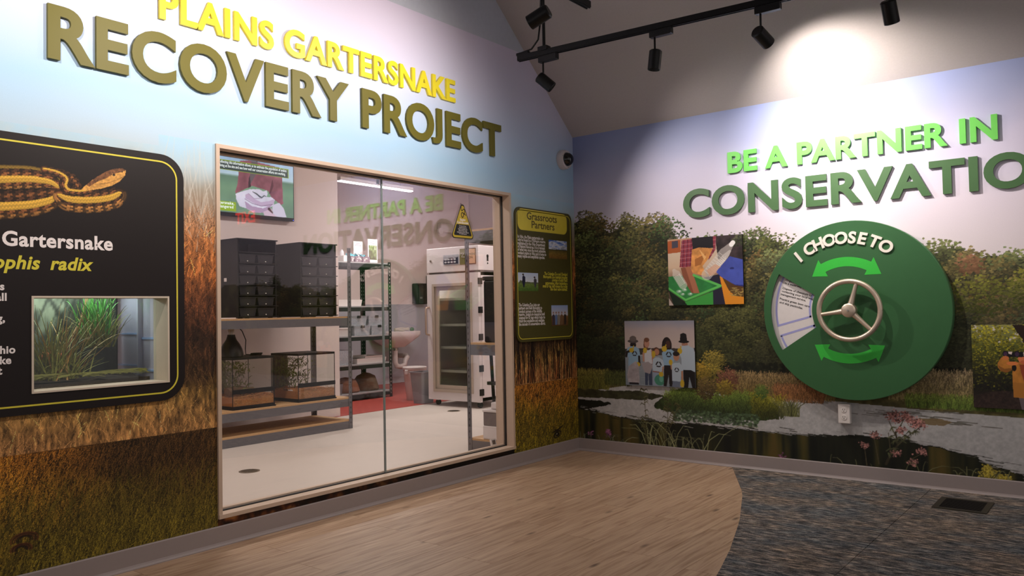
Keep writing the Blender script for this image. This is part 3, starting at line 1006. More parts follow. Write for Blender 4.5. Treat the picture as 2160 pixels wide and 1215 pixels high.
# edge of the carpet: a wide arc
edge = [(1.30, 0.0)] + [(1.675, -0.729), (1.915, -1.363), (2.075, -1.865), (2.193, -2.232)]
def edge_x(y):
    # circle through the surveyed points
    return float(np.interp(-y, [0, 0.729, 1.363, 1.865, 2.232, 3.0, 4.0, 8.0], [1.30, 1.675, 1.915, 2.075, 2.175, 2.33, 2.42, 2.2]))
PWID, PLEN = 0.184, 1.22
cache = {}
for c in range(14):
    x0 = c * PWID
    off = (c * 0.47 * PLEN) % PLEN
    y = 0.0 + off
    while y > -4.9:
        ya, yb = max(y - PLEN, -4.9), min(y, 0.0)
        if yb - ya > 0.02 and x0 < max(edge_x(ya), edge_x(yb)) + 0.02:
            key = round(yb - ya, 3)
            if key not in cache:
                mb = MB()
                w, l, g = PWID - 0.0003, key - 0.0003, 0.0007
                mb.add([(0, 0, -.004), (w, 0, -.004), (w, l, -.004), (0, l, -.004), (g, g, 0), (w - g, g, 0), (w - g, l - g, 0), (g, l - g, 0)],
                       [(4, 5, 6, 7), (0, 1, 5, 4), (1, 2, 6, 5), (2, 3, 7, 6), (3, 0, 4, 7)])
                cache[key] = mb.mesh('plank')
            link('plank', cache[key], PM, floor, (x0, ya, 0.0))
        y -= PLEN

# carpet tiles with a hairline seam, edge following the arc
def carpet_mat():
    m = bpy.data.materials.new('carpet_pile')
    m.use_nodes = True
    nt = m.node_tree
    N, Lk = nt.nodes, nt.links
    b = N['Principled BSDF']
    b.inputs['Roughness'].default_value = 0.95
    b.inputs['Specular IOR Level'].default_value = 0.1
    geo = N.new('ShaderNodeNewGeometry')
    def noise(sc, det, scale=1.0, dist=0.0):
        mp = N.new('ShaderNodeMapping'); mp.inputs['Scale'].default_value = sc
        Lk.new(geo.outputs['Position'], mp.inputs['Vector'])
        n = N.new('ShaderNodeTexNoise'); n.inputs['Scale'].default_value = scale; n.inputs['Detail'].default_value = det
        n.inputs['Distortion'].default_value = dist
        n.inputs['Roughness'].default_value = 0.72
        Lk.new(mp.outputs[0], n.inputs['Vector'])
        return n
    big = noise((2.0, 4.5, 1), 4)
    strk = noise((13, 60, 1), 7)
    fine = noise((150, 260, 1), 2)
    c1 = N.new('ShaderNodeValToRGB')
    c1.color_ramp.elements[0].position = 0.40; c1.color_ramp.elements[0].color = rgb(60, 61, 64) + (1,)
    c1.color_ramp.elements[1].position = 0.60; c1.color_ramp.elements[1].color = rgb(182, 170, 160) + (1,)
    e = c1.color_ramp.elements.new(0.5); e.color = rgb(114, 111, 111) + (1,)
    ad = N.new('ShaderNodeMath'); ad.operation = 'MULTIPLY_ADD'; ad.inputs[1].default_value = 0.30
    Lk.new(fine.outputs['Fac'], ad.inputs[0])
    sb = N.new('ShaderNodeMath'); sb.operation = 'MULTIPLY_ADD'; sb.inputs[1].default_value = 1.0; sb.inputs[2].default_value = -0.175
    Lk.new(strk.outputs['Fac'], sb.inputs[0]); Lk.new(sb.outputs[0], ad.inputs[2])
    Lk.new(ad.outputs[0], c1.inputs[0])
    tint = N.new('ShaderNodeValToRGB')
    tint.color_ramp.elements[0].position = 0.38; tint.color_ramp.elements[0].color = (0.66, 0.74, 0.80, 1)
    tint.color_ramp.elements[1].position = 0.62; tint.color_ramp.elements[1].color = (1.15, 0.98, 0.82, 1)
    Lk.new(big.outputs['Fac'], tint.inputs[0])
    mx = N.new('ShaderNodeMix'); mx.data_type = 'RGBA'; mx.blend_type = 'MULTIPLY'; mx.inputs['Factor'].default_value = 1
    Lk.new(c1.outputs[0], mx.inputs['A']); Lk.new(tint.outputs[0], mx.inputs['B'])
    Lk.new(mx.outputs['Result'], b.inputs['Base Color'])
    bp = N.new('ShaderNodeBump'); bp.inputs['Strength'].default_value = 0.5; bp.inputs['Distance'].default_value = 0.003
    Lk.new(fine.outputs['Fac'], bp.inputs['Height']); Lk.new(bp.outputs[0], b.inputs['Normal'])
    return m
CM = carpet_mat()
carpet = empty('carpet', (2.6, -0.6, 0.0), 'mottled grey-blue carpet with a curved edge against the wood floor', 'carpet')
GAPW = 0.003
xs_ = [None, 2.578, 4.4, ROOM_X]
ys_ = [0.0, -3.2, -6.4, ROOM_Y]
for i in range(3):
    for j in range(3):
        yt, ybm = ys_[j] - (GAPW / 2 if j else 0), ys_[j + 1] + GAPW / 2
        xr = xs_[i + 1] - GAPW / 2
        if i == 0:
            n = 24
            left = [(edge_x(yt + (ybm - yt) * k / n), yt + (ybm - yt) * k / n) for k in range(n + 1)]
            poly = left + [(xr, ybm), (xr, yt)]
        else:
            xl = xs_[i] + GAPW / 2
            poly = [(xl, yt), (xl, ybm), (xr, ybm), (xr, yt)]
        MB().sheet([poly], on_floor(0.0), -0.004, 0.003).build('carpet_tile', CM, carpet)

# ---------------------------------------------------------------- baseboards with a coved foot
BBM = mat('vinyl_base', rgb(150, 138, 136), 0.5, var=0.03)
prof = [(0.0, 0.0), (0.016, 0.0), (0.016, 0.004), (0.010, 0.012), (0.0065, 0.020), (0.006, 0.095), (0.003, 0.100), (0.0, 0.100)]
def base_run(name, along, a, b, label):
    mb = MB()
    n = len(prof)
    if along == 'y':
        vs = [(d, a, z) for d, z in prof] + [(d, b, z) for d, z in prof]
    else:
        vs = [(a, -d, z) for d, z in prof] + [(b, -d, z) for d, z in prof]
    fs = [(i, (i + 1) % n, (i + 1) % n + n, i + n) for i in range(n)] + [tuple(range(n))[::-1], tuple(range(n, 2 * n))]
    mb.add(vs, fs)
    return tag(mb.build(name, BBM), label, kind='structure')
base_run('baseboard_left', 'y', -8.0, 0.0, 'grey vinyl baseboard along the prairie mural wall')
base_run('baseboard_right', 'x', 0.0, ROOM_X, 'grey vinyl baseboard along the pond mural wall')

# ---------------------------------------------------------------- the big window
wy0, wy1, wz0, wz1 = WIN
FRM = mat('frame_wood', rgb(196, 172, 152), 0.5, var=0.05, scale=18)
GK = mat('gasket_black', rgb(14, 12, 12), 0.6)
win = empty('window_1', (0, (wy0 + wy1) / 2, wz0), 'wide glazed viewing window into the animal lab, pale wood frame', kind='structure')
fw, xo, xi, gx = 0.020, 0.012, -WT, -0.062
def ring(mb, a, b, c, d, t, x0, x1):
    mb.box(x0, x1, a, b, d - t, d); mb.box(x0, x1, a, b, c, c + t)
    mb.box(x0, x1, a, a + t, c + t, d - t); mb.box(x0, x1, b - t, b, c + t, d - t)
MB().box(xi, xo, wy0, wy1, wz1 - fw, wz1).build('frame_head', FRM, win)
MB().box(xi, xo + 0.004, wy0, wy1, wz0, wz0 + fw).build('frame_sill', FRM, win)
for a in (wy0, wy1 - fw):
    MB().box(xi, xo, a, a + fw, wz0 + fw, wz1 - fw).build('frame_jamb', FRM, win)
g = MB()
ring(g, wy0 + fw, wy1 - fw, wz0 + fw, wz1 - fw, 0.005, gx - 0.008, gx + 0.008)
g.build('gasket', GK, win)
# stop beads behind the glass
st = MB()
ring(st, wy0 + fw, wy1 - fw, wz0 + fw, wz1 - fw, 0.012, gx - 0.03, gx - 0.012)
st.build('stop_bead', FRM, win)
GLS = glass_mat('window_glass', (0.985, 0.985, 0.98), 1.25, 0.0, 0.012)
ymid = -2.055
for (a, b) in ((wy0 + fw, ymid - 0.003), (ymid + 0.003, wy1 - fw)):
    MB().box(gx - 0.004, gx + 0.004, a, b, wz0 + fw + .004, wz1 - fw - .004).build('pane', GLS, win)
MB().box(gx - 0.006, gx + 0.006, ymid - 0.0045, ymid + 0.0045, wz0 + fw, wz1 - fw).build('pane_joint', mat('silicone_joint', rgb(128, 138, 136), 0.4), win)
MB().box(gx - 0.012, gx - 0.004, ymid - 0.032, ymid - 0.012, wz1 - 0.065, wz1 - 0.035).build('glass_clip', mat('clip_plastic', rgb(190, 188, 186), 0.4), win)

# ---------------------------------------------------------------- the lab behind the window
LABW = mat('lab_wall_paint', rgb(232, 216, 212), 0.75, var=0.02)
LX, LY, LZ, PX, PY = -6.0, 5.55, 3.35, -3.45, 0.40
tag(MB().box(LX, -0.001, -6.0, LY, -0.05, 0.0).build('floor_lab', mat('lab_epoxy', rgb(200, 188, 178), 0.5, var=0.03, scale=3)), 'pale grey epoxy floor of the lab', kind='structure')
rf_ = MB().sheet([[(LX, 0.2), (PX + 0.02, 0.2), (PX + 0.05, LY), (LX, LY)]], on_floor(0.0), 0.0, 0.003)
tag(rf_.build('floor_red', mat('red_epoxy', rgb(164, 66, 56), 0.55, var=0.08, scale=8)), 'brick red floor patch at the back of the lab', kind='structure')
pw = MB().box(PX - 0.12, PX, -6.0, PY, 0, LZ)
tag(pw.build('wall_lab_partition', LABW), 'white partition wall behind the lab shelves', kind='structure')
bw = MB().box(LX - 0.1, LX, -6.0, LY + 0.1, 1.285, LZ)
tag(bw.build('wall_lab_back', LABW), 'white upper back wall of the lab', kind='structure')
bw = MB().box(LX - 0.1, LX + 0.004, -6.0, LY + 0.1, 0.0, 1.285)
tag(bw.build('wall_lab_wainscot', mat('wainscot', rgb(176, 176, 184), 0.45, var=0.02)), 'grey washable panel on the lower back wall of the lab', kind='structure')
tag(MB().box(LX, LX + 0.012, -6.0, LY, 0.003, 0.105).build('baseboard_lab', mat('lab_base', rgb(168, 164, 168), 0.5)), 'grey baseboard at the back of the lab', kind='structure')
tag(MB().box(LX, -0.16, LY, LY + 0.1, 0, LZ).build('wall_lab_side', mat('lab_side_paint', rgb(214, 200, 196), 0.75, var=0.02)), 'white side wall of the lab beside the fridge', kind='structure')
tag(MB().box(LX, -0.001, -6.1, -6.0, 0, LZ).build('wall_lab_end', LABW), 'white end wall of the lab', kind='structure')
tag(MB().box(LX - 0.1, -0.001, -6.1, LY + 0.1, LZ, LZ + 0.05).build('ceiling_lab', mat('lab_ceiling', rgb(232, 222, 218), 0.8)), 'white ceiling of the lab', kind='structure')
# back of the mural walls, seen only from the lab
bk = MB()
bk.box(-WT, -0.003, -6.0, TANK[0] - .03, 0, LZ); bk.box(-WT, -0.003, TANK[1] + .03, wy0, 0, LZ); bk.box(-WT, -0.003, wy1, LY, 0, LZ)
bk.box(-WT, -0.003, wy0, wy1, wz1, LZ); bk.box(-WT, -0.003, wy0, wy1, 0, wz0)
bk.box(-WT, -0.003, TANK[0] - .03, TANK[1] + .03, TANK[3] + .03, LZ); bk.box(-WT, -0.003, TANK[0] - .03, TANK[1] + .03, 0, TANK[2] - .03)
tag(bk.build('wall_left_inner', LABW), 'white lab side of the viewing wall', kind='structure')

# ================================================================== signs, panels and pictures on the walls
OL, ORt = on_left(0.0), on_right(0.0)
YEL = mat('sign_yellow', rgb(226, 208, 44), 0.4)
OLV = mat('sign_olive', rgb(100, 94, 34), 0.5, spec=0.25, var=0.10, scale=2.0)
LGR = mat('sign_light_green', rgb(112, 206, 92), 0.4)
DGR = mat('sign_dark_green', rgb(72, 108, 68), 0.42)
WHT = mat('print_white', rgb(236, 226, 224), 0.5)
YLP = mat('print_yellow', rgb(214, 200, 60), 0.5)
BLK = mat('print_black', rgb(22, 18, 18), 0.5)

def line_sign(name, label, loc):
    return empty(name, loc, label, 'sign')
s = line_sign('sign_lettering', 'yellow raised letters reading PLAINS GARTERSNAKE high on the prairie wall', (0, -2.48, 2.55))
sign_letters(s, 'PLAINS GARTERSNAKE', OL, -3.520, -1.440, 2.555, 2.705, 0.015, YEL, 0.030, 0.003)
s = line_sign('sign_lettering', 'large olive raised letters reading RECOVERY PROJECT over the viewing window', (0, -2.48, 2.25))
sign_letters(s, 'RECOVERY PROJECT', OL, -4.014, -0.952, 2.248, 2.484, 0.015, OLV, 0.030, 0.003)
s = line_sign('sign_lettering', 'light green raised letters reading BE A PARTNER IN on the pond wall', (2.16, 0, 2.08))
sign_letters(s, 'BE A PARTNER IN', ORt, 1.333, 2.996, 2.090, 2.240, 0.015, LGR, 0.034, 0.003)
s = line_sign('sign_lettering', 'large dark green raised letters reading CONSERVATION above the green disc', (2.2, 0, 1.8))
sign_letters(s, 'CONSERVATION', ORt, 0.980, 3.400, 1.797, 2.005, 0.015, DGR, 0.030, 0.003)

# ---------------------------------------------------------------- black panel with the snake
pnl = empty('species_panel', (0, -4.0, 0.75), 'black panel with coiled snake picture, yellow line and small tank window', 'panel')
PB = mat('panel_black', rgb(24, 16, 16), 0.5, spec=0.35, var=0.03)
ty0, ty1, tz0, tz1 = TANK
o_ = rrect(-5.5, -3.402, 0.748, 1.909, 0.115, 10)
MB().sheet([o_, rrect(ty0, ty1, tz0, tz1, 0.002, 1)[::-1]], OL, 0.001, 0.010).build('board', PB, pnl)
MB().sheet([rrect(-5.46, -3.435, 0.781, 1.877, 0.085, 10), rrect(-5.453, -3.442, 0.788, 1.870, 0.079, 10)[::-1]], OL, 0.010, 0.0106).build('border_line', YLP, pnl)
sn = Canvas(-5.20, -3.62, 1.47, 1.83, 600, 144)
sn.fill(C(24, 16, 16))
def snake(cv, pts, widths, bands, check=18.0, seed=1):
    """scaly tube: bands = colours across the body, top edge first; checkered along it"""
    p = np.array(pts, float)
    tt = np.linspace(0, len(p) - 1, 90)
    sm = lambda a: np.convolve(np.pad(np.interp(tt, range(len(p)), a), 6, mode='edge'), np.ones(13) / 13, 'valid')
    q = np.stack([sm(p[:, 0]), sm(p[:, 1])], -1)
    w = np.interp(tt, range(len(p)), widths) / 2
    m = w.max()
    i0, i1, j0, j1 = cv.win(q[:, 0].min() - m, q[:, 0].max() + m, q[:, 1].min() - m, q[:, 1].max() + m)
    sl = (slice(j0, j1), slice(i0, i1))
    Uu, Vv = cv.U[sl], cv.V[sl]
    best, S, Ac = np.full(Uu.shape, 9.0), np.zeros(Uu.shape), np.zeros(Uu.shape)
    acc = np.concatenate([[0], np.cumsum(np.hypot(*np.diff(q, axis=0).T))])
    for k in range(len(q) - 1):
        d = q[k + 1] - q[k]
        L2 = (d ** 2).sum() + 1e-12
        t = np.clip(((Uu - q[k, 0]) * d[0] + (Vv - q[k, 1]) * d[1]) / L2, 0, 1)
        dx, dy = Uu - q[k, 0] - t * d[0], Vv - q[k, 1] - t * d[1]
        ds = np.hypot(dx, dy) / w[k]
        side = np.sign(dx * d[1] - dy * d[0])
        b = ds < best
        best = np.where(b, ds, best)
        S = np.where(b, -side * ds, S)
        Ac = np.where(b, acc[k] + t * (acc[k + 1] - acc[k]), Ac)
    x = np.clip((1 - S) / 2, 0, 0.999)          # 0 top edge .. 1 bottom edge
    nb = len(bands)
    col = np.array([c for c, _ in bands])[(x * nb).astype(int)]
    ck = np.array([k for _, k in bands])[(x * nb).astype(int)]
    row = (x * nb * 2).astype(int)
    c1 = ((np.floor(Ac * 1000 / check + (row % 2) * 0.5).astype(int)) % 2)
    f = 1 - ck * 0.55 * c1
    scales = 0.80 + 0.28 * np.abs(np.sin(Ac * 1000 / 4.2 + row * 1.6)) * np.abs(np.sin(x * nb * 3.2))
    shade = 0.42 + 0.62 * np.sqrt(np.clip(1 - S ** 2, 0, 1))
    col = col * (f * scales * shade)[..., None]
    cv.put((best < 1).astype(float), np.clip(col, 0, 1), sl)
br, dbr, yl, bel = C(150, 92, 50), C(92, 56, 34), C(222, 172, 66), C(206, 140, 72)
uy, ly = 1.727, 1.575
snake(sn, [(-4.70, uy), (-4.90, uy - .01), (-4.99, uy - .075), (-4.90, ly), (-4.70, ly)], [0.104, 0.10, 0.10, 0.11, 0.122], [(br, 1), (dbr, 1), (yl, 0), (yl * 0.9, 0), (br, 1), (dbr, 1), (bel, 1)], 20)
LC = [(-4.300, 1.699), (-4.247, 1.708), (-4.193, 1.716), (-4.080, 1.732), (-4.001, 1.728), (-3.969, 1.706)]
snake(sn, LC, [0.106, 0.106, 0.104, 0.096, 0.08, 0.05], [(yl * 0.8, 0), (dbr, 1), (br, 1), (yl, 0), (yl * 0.9, 0), (br, 1), (bel, 1)], 20)
snake(sn, [(-3.961, 1.764), (-3.911, 1.748), (-3.890, 1.715), (-3.920, 1.681)], [0.036, 0.04, 0.036, 0.03], [(dbr, 1), (br, 1), (dbr, 1)], 10)
snake(sn, [(-4.300, 1.597), (-4.247, 1.602), (-4.193, 1.607), (-4.080, 1.624), (-4.013, 1.645), (-3.985, 1.661)], [0.124, 0.124, 0.122, 0.116, 0.1, 0.07], [(dbr, 1), (br, 1), (dbr, 1), (yl, 0), (yl * 0.95, 0), (br, 1), (bel, 1)], 22)
snake(sn, [(-3.971, 1.667), (-3.936, 1.648), (-3.869, 1.648), (-3.800, 1.658), (-3.742, 1.674), (-3.708, 1.698)], [0.05, 0.095, 0.100, 0.100, 0.095, 0.07], [(dbr, 1), (br, 1), (yl, 0), (yl * 0.9, 0), (dbr, 1), (bel, 1), (bel, 1)], 20)
snake(sn, [(-4.033, 1.772), (-3.977, 1.766), (-3.936, 1.745), (-3.949, 1.713), (-3.936, 1.690), (-3.886, 1.689), (-3.835, 1.703)], [0.03, 0.036, 0.042, 0.046, 0.044, 0.036, 0.03], [(dbr, 1), (yl, 0), (br, 1), (dbr, 1)], 12)
hd = [(-3.878, 1.701), (-3.848, 1.733), (-3.808, 1.767), (-3.764, 1.798), (-3.733, 1.811), (-3.698, 1.818), (-3.681, 1.809), (-3.686, 1.786), (-3.710, 1.756), (-3.746, 1.733), (-3.791, 1.715), (-3.843, 1.701)]
sn.poly(hd, C(206, 150, 76), tex=0.25, ts=160)
sn.poly([(-3.856, 1.725), (-3.808, 1.767), (-3.764, 1.798), (-3.733, 1.811), (-3.698, 1.818), (-3.682, 1.809), (-3.701, 1.801), (-3.737, 1.787), (-3.773, 1.762), (-3.808, 1.744), (-3.843, 1.718)], C(112, 72, 44), tex=0.5, ts=150)
e_ = (-3.736, 1.783)
sn.ell(e_[0], e_[1], 0.0072, 0.0066, C(196, 150, 90)); sn.ell(e_[0], e_[1], 0.0056, 0.0052, C(34, 20, 16)); sn.ell(e_[0] + .001, e_[1] + .001, 0.0012, 0.0012, C(230, 220, 210))
e_ = (-3.698, 1.802)
sn.ell(e_[0], e_[1], 0.0038, 0.0034, C(60, 40, 30))
sn.line([(-3.686, 1.784), (-3.724, 1.761), (-3.764, 1.743), (-3.800, 1.734)], 0.0016, C(70, 44, 26), 0.8)
me = paint_mesh('snake_picture', [(sn, ())], lambda u, v, d: (0.0104 + 0 * u, u, v))
link('snake_picture', me, paint_mat('panel_print', 0.5, 0.35, 0.03), pnl)['label'] = 'brown and yellow coiled snake picture'
b_, t_ = (-3.742, 1.442), (-3.833, 1.502)
SZ = (t_[1] - (-3.834, 1.442)[1]) / 0.72
text_on('lettering', 'Plains Gartersnake', OL, b_[0], b_[1] + 0.001, SZ, WHT, pnl, 0.03, 0, 'r', 0.0106, 1.06, res=4)
b_ = (-3.827, 1.349)
text_on('lettering', 'radix', OL, b_[0], b_[1], SZ * 0.92, YLP, pnl, 0.03, 0.22, 'r', 0.0106, 1.06, res=4)
c_ = (-4.043, 1.352)
text_on('lettering', 'Thamnophis', OL, c_[0], b_[1], SZ * 0.92, YLP, pnl, 0.03, 0.22, 'r', 0.0106, 1.06, res=4)
for tx, p in (('s', (-4.177, 1.261)), ('all', (-4.169, 1.218)), ('g,', (-4.175, 1.132)),
              ('Ohio', (-4.137, 1.004)), ('ke', (-4.152, 0.962)), ('t', (-4.185, 0.921))):
    text_on('lettering', tx, OL, p[0], p[1], 0.043, WHT, pnl, 0.034, 0, 'r', 0.0106, 1.06, res=3)

# small window into the tank, with its own frame
tw = empty('window_2', (0, (ty0 + ty1) / 2, tz0), 'small framed tank window set in the black panel', kind='structure')
TF = mat('tank_frame_white', rgb(206, 190, 172), 0.5)
f_ = 0.008
MB().box(-0.12, 0.014, ty0, ty1, tz1 - f_, tz1).build('frame_head', TF, tw)
MB().box(-0.12, 0.014, ty0, ty1, tz0, tz0 + f_).build('frame_sill', TF, tw)
for a in (ty0, ty1 - f_):
    MB().box(-0.12, 0.014, a, a + f_, tz0 + f_, tz1 - f_).build('frame_jamb', TF, tw)
MB().box(-0.102, -0.096, ty0 + f_, ty1 - f_, tz0 + f_, tz1 - f_).build('pane', glass_mat('tank_glass', (0.97, 0.99, 0.98), 0.8), tw)

# ---------------------------------------------------------------- Grassroots Partners panel
gp = empty('partners_panel', (0, -0.43, 0.905), 'tall olive Grassroots Partners panel with three small photographs', 'panel')
GO = mat('panel_olive', rgb(76, 70, 28), 0.5, var=0.04)
MB().sheet([rrect(-0.806, -0.058, 0.905, 1.912, 0.06, 8)], OL, 0.001, 0.012).build('board', GO, gp)
MB().sheet([rrect(-0.788, -0.076, 0.925, 1.893, 0.05, 8), rrect(-0.783, -0.081, 0.930, 1.888, 0.046, 8)[::-1]], OL, 0.012, 0.0126).build('border_line', YLP, gp)
a_, c_ = (-0.773, 1.879), (-0.127, 1.785)
MB().sheet([rrect(a_[0], c_[0], (-0.706, 1.741)[1], (-0.701, 1.902)[1], 0.05, 8)], OL, 0.012, 0.0126).build('title_block', mat('title_yellow', rgb(226, 206, 66), 0.5), gp)
TXD = mat('title_brown', rgb(92, 78, 20), 0.5)
p0, p1 = (-0.659, 1.827), (-0.266, 1.839)
text_on('lettering', 'Grassroots', OL, p0[0], p0[1], 0.078, TXD, gp, 0.018, 0, 'l', 0.0128, 1.0, p1[0] - p0[0], res=4)
p0, p1 = (-0.601, 1.765), (-0.301, 1.769)
text_on('lettering', 'Partners', OL, p0[0], p0[1], 0.078, TXD, gp, 0.018, 0, 'l', 0.0128, 1.0, p1[0] - p0[0], res=4)
def block(lines, starts, ends, m):
    for tx, a, b in zip(lines, starts, ends):
        mb = MB()
        vs, fs = text_shape(tx, 1.0, 0.026, 0, 1.0, 1)
        x0, x1 = min(p[0] for p in vs), max(p[0] for p in vs)
        k = (b[0] - a[0]) / (x1 - x0)
        mb.add([OL(a[0] + (p[0] - x0) * k, (a[1] + b[1]) / 2 + p[1] * 0.034, 0.0126) for p in vs], fs)
        mb.build('lettering', m, gp)
block(['In Ohio, the Plains gartersnake can', 'only be found in a 9,054-acre reserve', 'maintained by the Ohio Department', 'of Natural Resources. It is a remnant', 'of what was once the most extensive', 'wetland prairie in Ohio and is home to', 'many reptile and amphibian species.'],
      [(-0.776, 1.679), (-0.777, 1.654), (-0.778, 1.629), (-0.777, 1.605), (-0.778, 1.581), (-0.778, 1.557), (-0.779, 1.533)], [(-0.452, 1.681), (-0.427, 1.658), (-0.431, 1.632), (-0.434, 1.608), (-0.427, 1.585), (-0.418, 1.560), (-0.438, 1.536)], WHT)
block(['The Columbus Zoo and Cleveland', 'Metroparks Zoo maintain breeding', 'colonies of adult Plains', 'gartersnakes. After implanting a', 'small ID tag, staff release the young', 'into their native habitats.'],
      [(-0.447, 1.409), (-0.462, 1.386), (-0.348, 1.363), (-0.438, 1.338), (-0.473, 1.315), (-0.370, 1.292)], [(-0.133, 1.413), (-0.134, 1.388), (-0.135, 1.364), (-0.136, 1.339), (-0.137, 1.315), (-0.138, 1.291)], YLP)
block(['The Columbus Zoo joins our', 'partners and field biologists to', 'conduct surveys of the wildlife', 'reserve. Snakes are measured and', 'scanned for ID tags which helps to', 'track the population and evaluate', 'the success of conservation efforts.'],
      [(-0.779, 1.171), (-0.780, 1.148), (-0.779, 1.123), (-0.780, 1.100), (-0.779, 1.075), (-0.780, 1.052), (-0.781, 1.028)], [(-0.516, 1.170), (-0.486, 1.147), (-0.488, 1.122), (-0.456, 1.100), (-0.450, 1.076), (-0.460, 1.052), (-0.447, 1.027)], WHT)
def small_photo(name, a, b, paint, label):
    cv = Canvas(0, 1, 0, 1, 70, 70)
    paint(cv)
    me = paint_mesh(name, [(cv, ())], lambda u, v, d: (0.0128 + 0 * u, a[0] + (b[0] - a[0]) * u, b[1] + (a[1] - b[1]) * v))
    link(name, me, paint_mat('photo_print', 0.4, 0.4, 0.02), gp)['label'] = label
def ph1(cv):
    U, V = cv.U, cv.V
    n = fbm(U, V * 2, 5, 4, 7)
    cv.a = ramp(V, [(0.0, C(120, 84, 40)), (0.25, C(128, 100, 44)), (0.47, C(92, 80, 40))])
    cv.a *= (0.8 + 0.4 * fbm(U, V, 20, 3, 2))[..., None]
    sky = V > 0.5
    sc = ramp(n + (V - 0.75) * 0.4, [(0.3, C(150, 156, 176)), (0.5, C(226, 226, 232)), (0.62, C(150, 170, 214)), (0.75, C(60, 100, 190))])
    cv.a[sky] = sc[sky]
    cv.poly([(0, .45), (1, .48), (1, .52), (0, .5)], C(40, 42, 34))
def ph2(cv):
    U, V = cv.U, cv.V
    cv.a = ramp(V, [(0, C(70, 100, 40)), (0.4, C(110, 130, 60)), (0.5, C(214, 216, 226)), (1, C(186, 200, 228))])
    cv.a[V < 0.42] *= (0.8 + 0.4 * fbm(U, V, 22, 3, 5))[V < 0.42][..., None]
    cv.poly([(0, .4), (.1, .6), (.2, .55), (.5, .5), (1, .5), (1, .4)], C(96, 104, 70), wob=.03, ws=8)
    for (x, h, c) in ((0.27, 0.98, C(34, 36, 60)), (0.84, 0.84, C(70, 66, 74))):
        cv.poly([(x - .07, .5), (x - .06, h - .2), (x, h - .12), (x + .08, h - .2), (x + .08, .5), (x + .03, .2), (x - .02, .2)], c)
        cv.ell(x - .02, h - .08, .045, .055, C(60, 44, 40))
def ph3(cv):
    U, V = cv.U, cv.V
    cv.a = ramp(V, [(0, C(96, 66, 40)), (0.45, C(134, 92, 54)), (0.52, C(196, 190, 200)), (1, C(150, 170, 214))])
    for x, c in ((.12, C(70, 60, 70)), (.28, C(100, 120, 160)), (.44, C(140, 130, 120)), (.62, C(120, 90, 66)), (.82, C(60, 50, 44))):
        cv.poly([(x - .07, .05), (x - .08, .5), (x, .58), (x + .08, .5), (x + .06, .05)], c)
        cv.ell(x, .64, .04, .055, C(150, 110, 90))
small_photo('photograph', (-0.383, 1.687), (-0.132, 1.543), ph1, 'photo of a prairie under clouds')
small_photo('photograph', (-0.782, 1.422), (-0.531, 1.285), ph2, 'photo of two people walking in grass')
small_photo('photograph', (-0.365, 1.176), (-0.138, 1.015), ph3, 'photo of a row of people standing in a field')

# ---------------------------------------------------------------- security camera by the corner
dc = empty('security_camera', (0, -0.15, 2.28), 'white dome security camera on the wall near the corner', 'camera')
CW = mat('camera_white', rgb(214, 204, 204), 0.4, var=0.02)
cc = (0, -0.158, 2.343)
MB().lathe([(0.078, 0.0), (0.080, 0.004), (0.078, 0.036), (0.072, 0.050), (0.056, 0.052), (0.056, 0.046)], cc, 'x', 36, caps=False).build('housing', CW, dc)
MB().lathe([(0.055, 0.045), (0.054, 0.056), (0.047, 0.076), (0.033, 0.092), (0.016, 0.100), (0.0001, 0.102)], cc, 'x', 30).build('dome', mat('dome_black', rgb(8, 8, 9), 0.06, spec=0.8), dc)
for k in range(3):
    a = R(40 + 120 * k)
    MB().lathe([(0.003, 0.0505), (0.003, 0.0525), (0.0001, 0.0525)], (0, cc[1] + 0.065 * math.cos(a), cc[2] + 0.065 * math.sin(a)), 'x', 8).build('screw', mat('screw_grey', rgb(120, 112, 112), 0.4, 0.6), dc)

# ---------------------------------------------------------------- green pledge disc with hand wheel
DX, DZ, DR = 2.163, 1.101, 0.577
dk_ = empty('pledge_disc', (DX, 0, DZ - DR), 'big green disc reading I CHOOSE TO with a metal hand wheel', 'display')
GD = mat('disc_green', rgb(48, 98, 56), 0.5, var=0.05, scale=14)
def arcpts(r, a0, a1, n=14, cx=DX, cz=DZ):
    return [(cx + r * math.cos(R(a0 + (a1 - a0) * k / n)), cz + r * math.sin(R(a0 + (a1 - a0) * k / n))) for k in range(n + 1)]
slot = arcpts(0.528, 151.5, 210.0) + arcpts(0.252, 205.5, 156.0)
MB().sheet([circle(DX, DZ, DR - 0.003, 96), slot[::-1]], ORt, 0.052, 0.066).build('face', GD, dk_)
MB().lathe([(DR - 0.02, -0.004), (DR - 0.004, -0.004), (DR, -0.008), (DR, -0.060), (DR - 0.004, -0.065), (DR - 0.02, -0.065), (DR - 0.02, -0.004)], (DX, 0, DZ), 'y', 96, caps=False).build('rim', mat('rim_green', rgb(74, 122, 82), 0.45), dk_)
iw = MB().sheet([circle(DX, DZ, 0.545, 72)], ORt, 0.034, 0.038).build('inner_wheel', mat('inner_white', rgb(222, 216, 216), 0.5), dk_)
LAV = mat('print_lavender', rgb(160, 160, 214), 0.5)
def band(mb, r0, r1, a0, a1):
    p = arcpts(r1, a0, a1) + arcpts(r0, a1, a0)
    if a1 < a0:
        p = p[::-1]
    mb.sheet([p], ORt, 0.038, 0.0386)
lv = MB()
band(lv, 0.492, 0.505, 140, 190.5); band(lv, 0.268, 0.281, 140, 189.0)
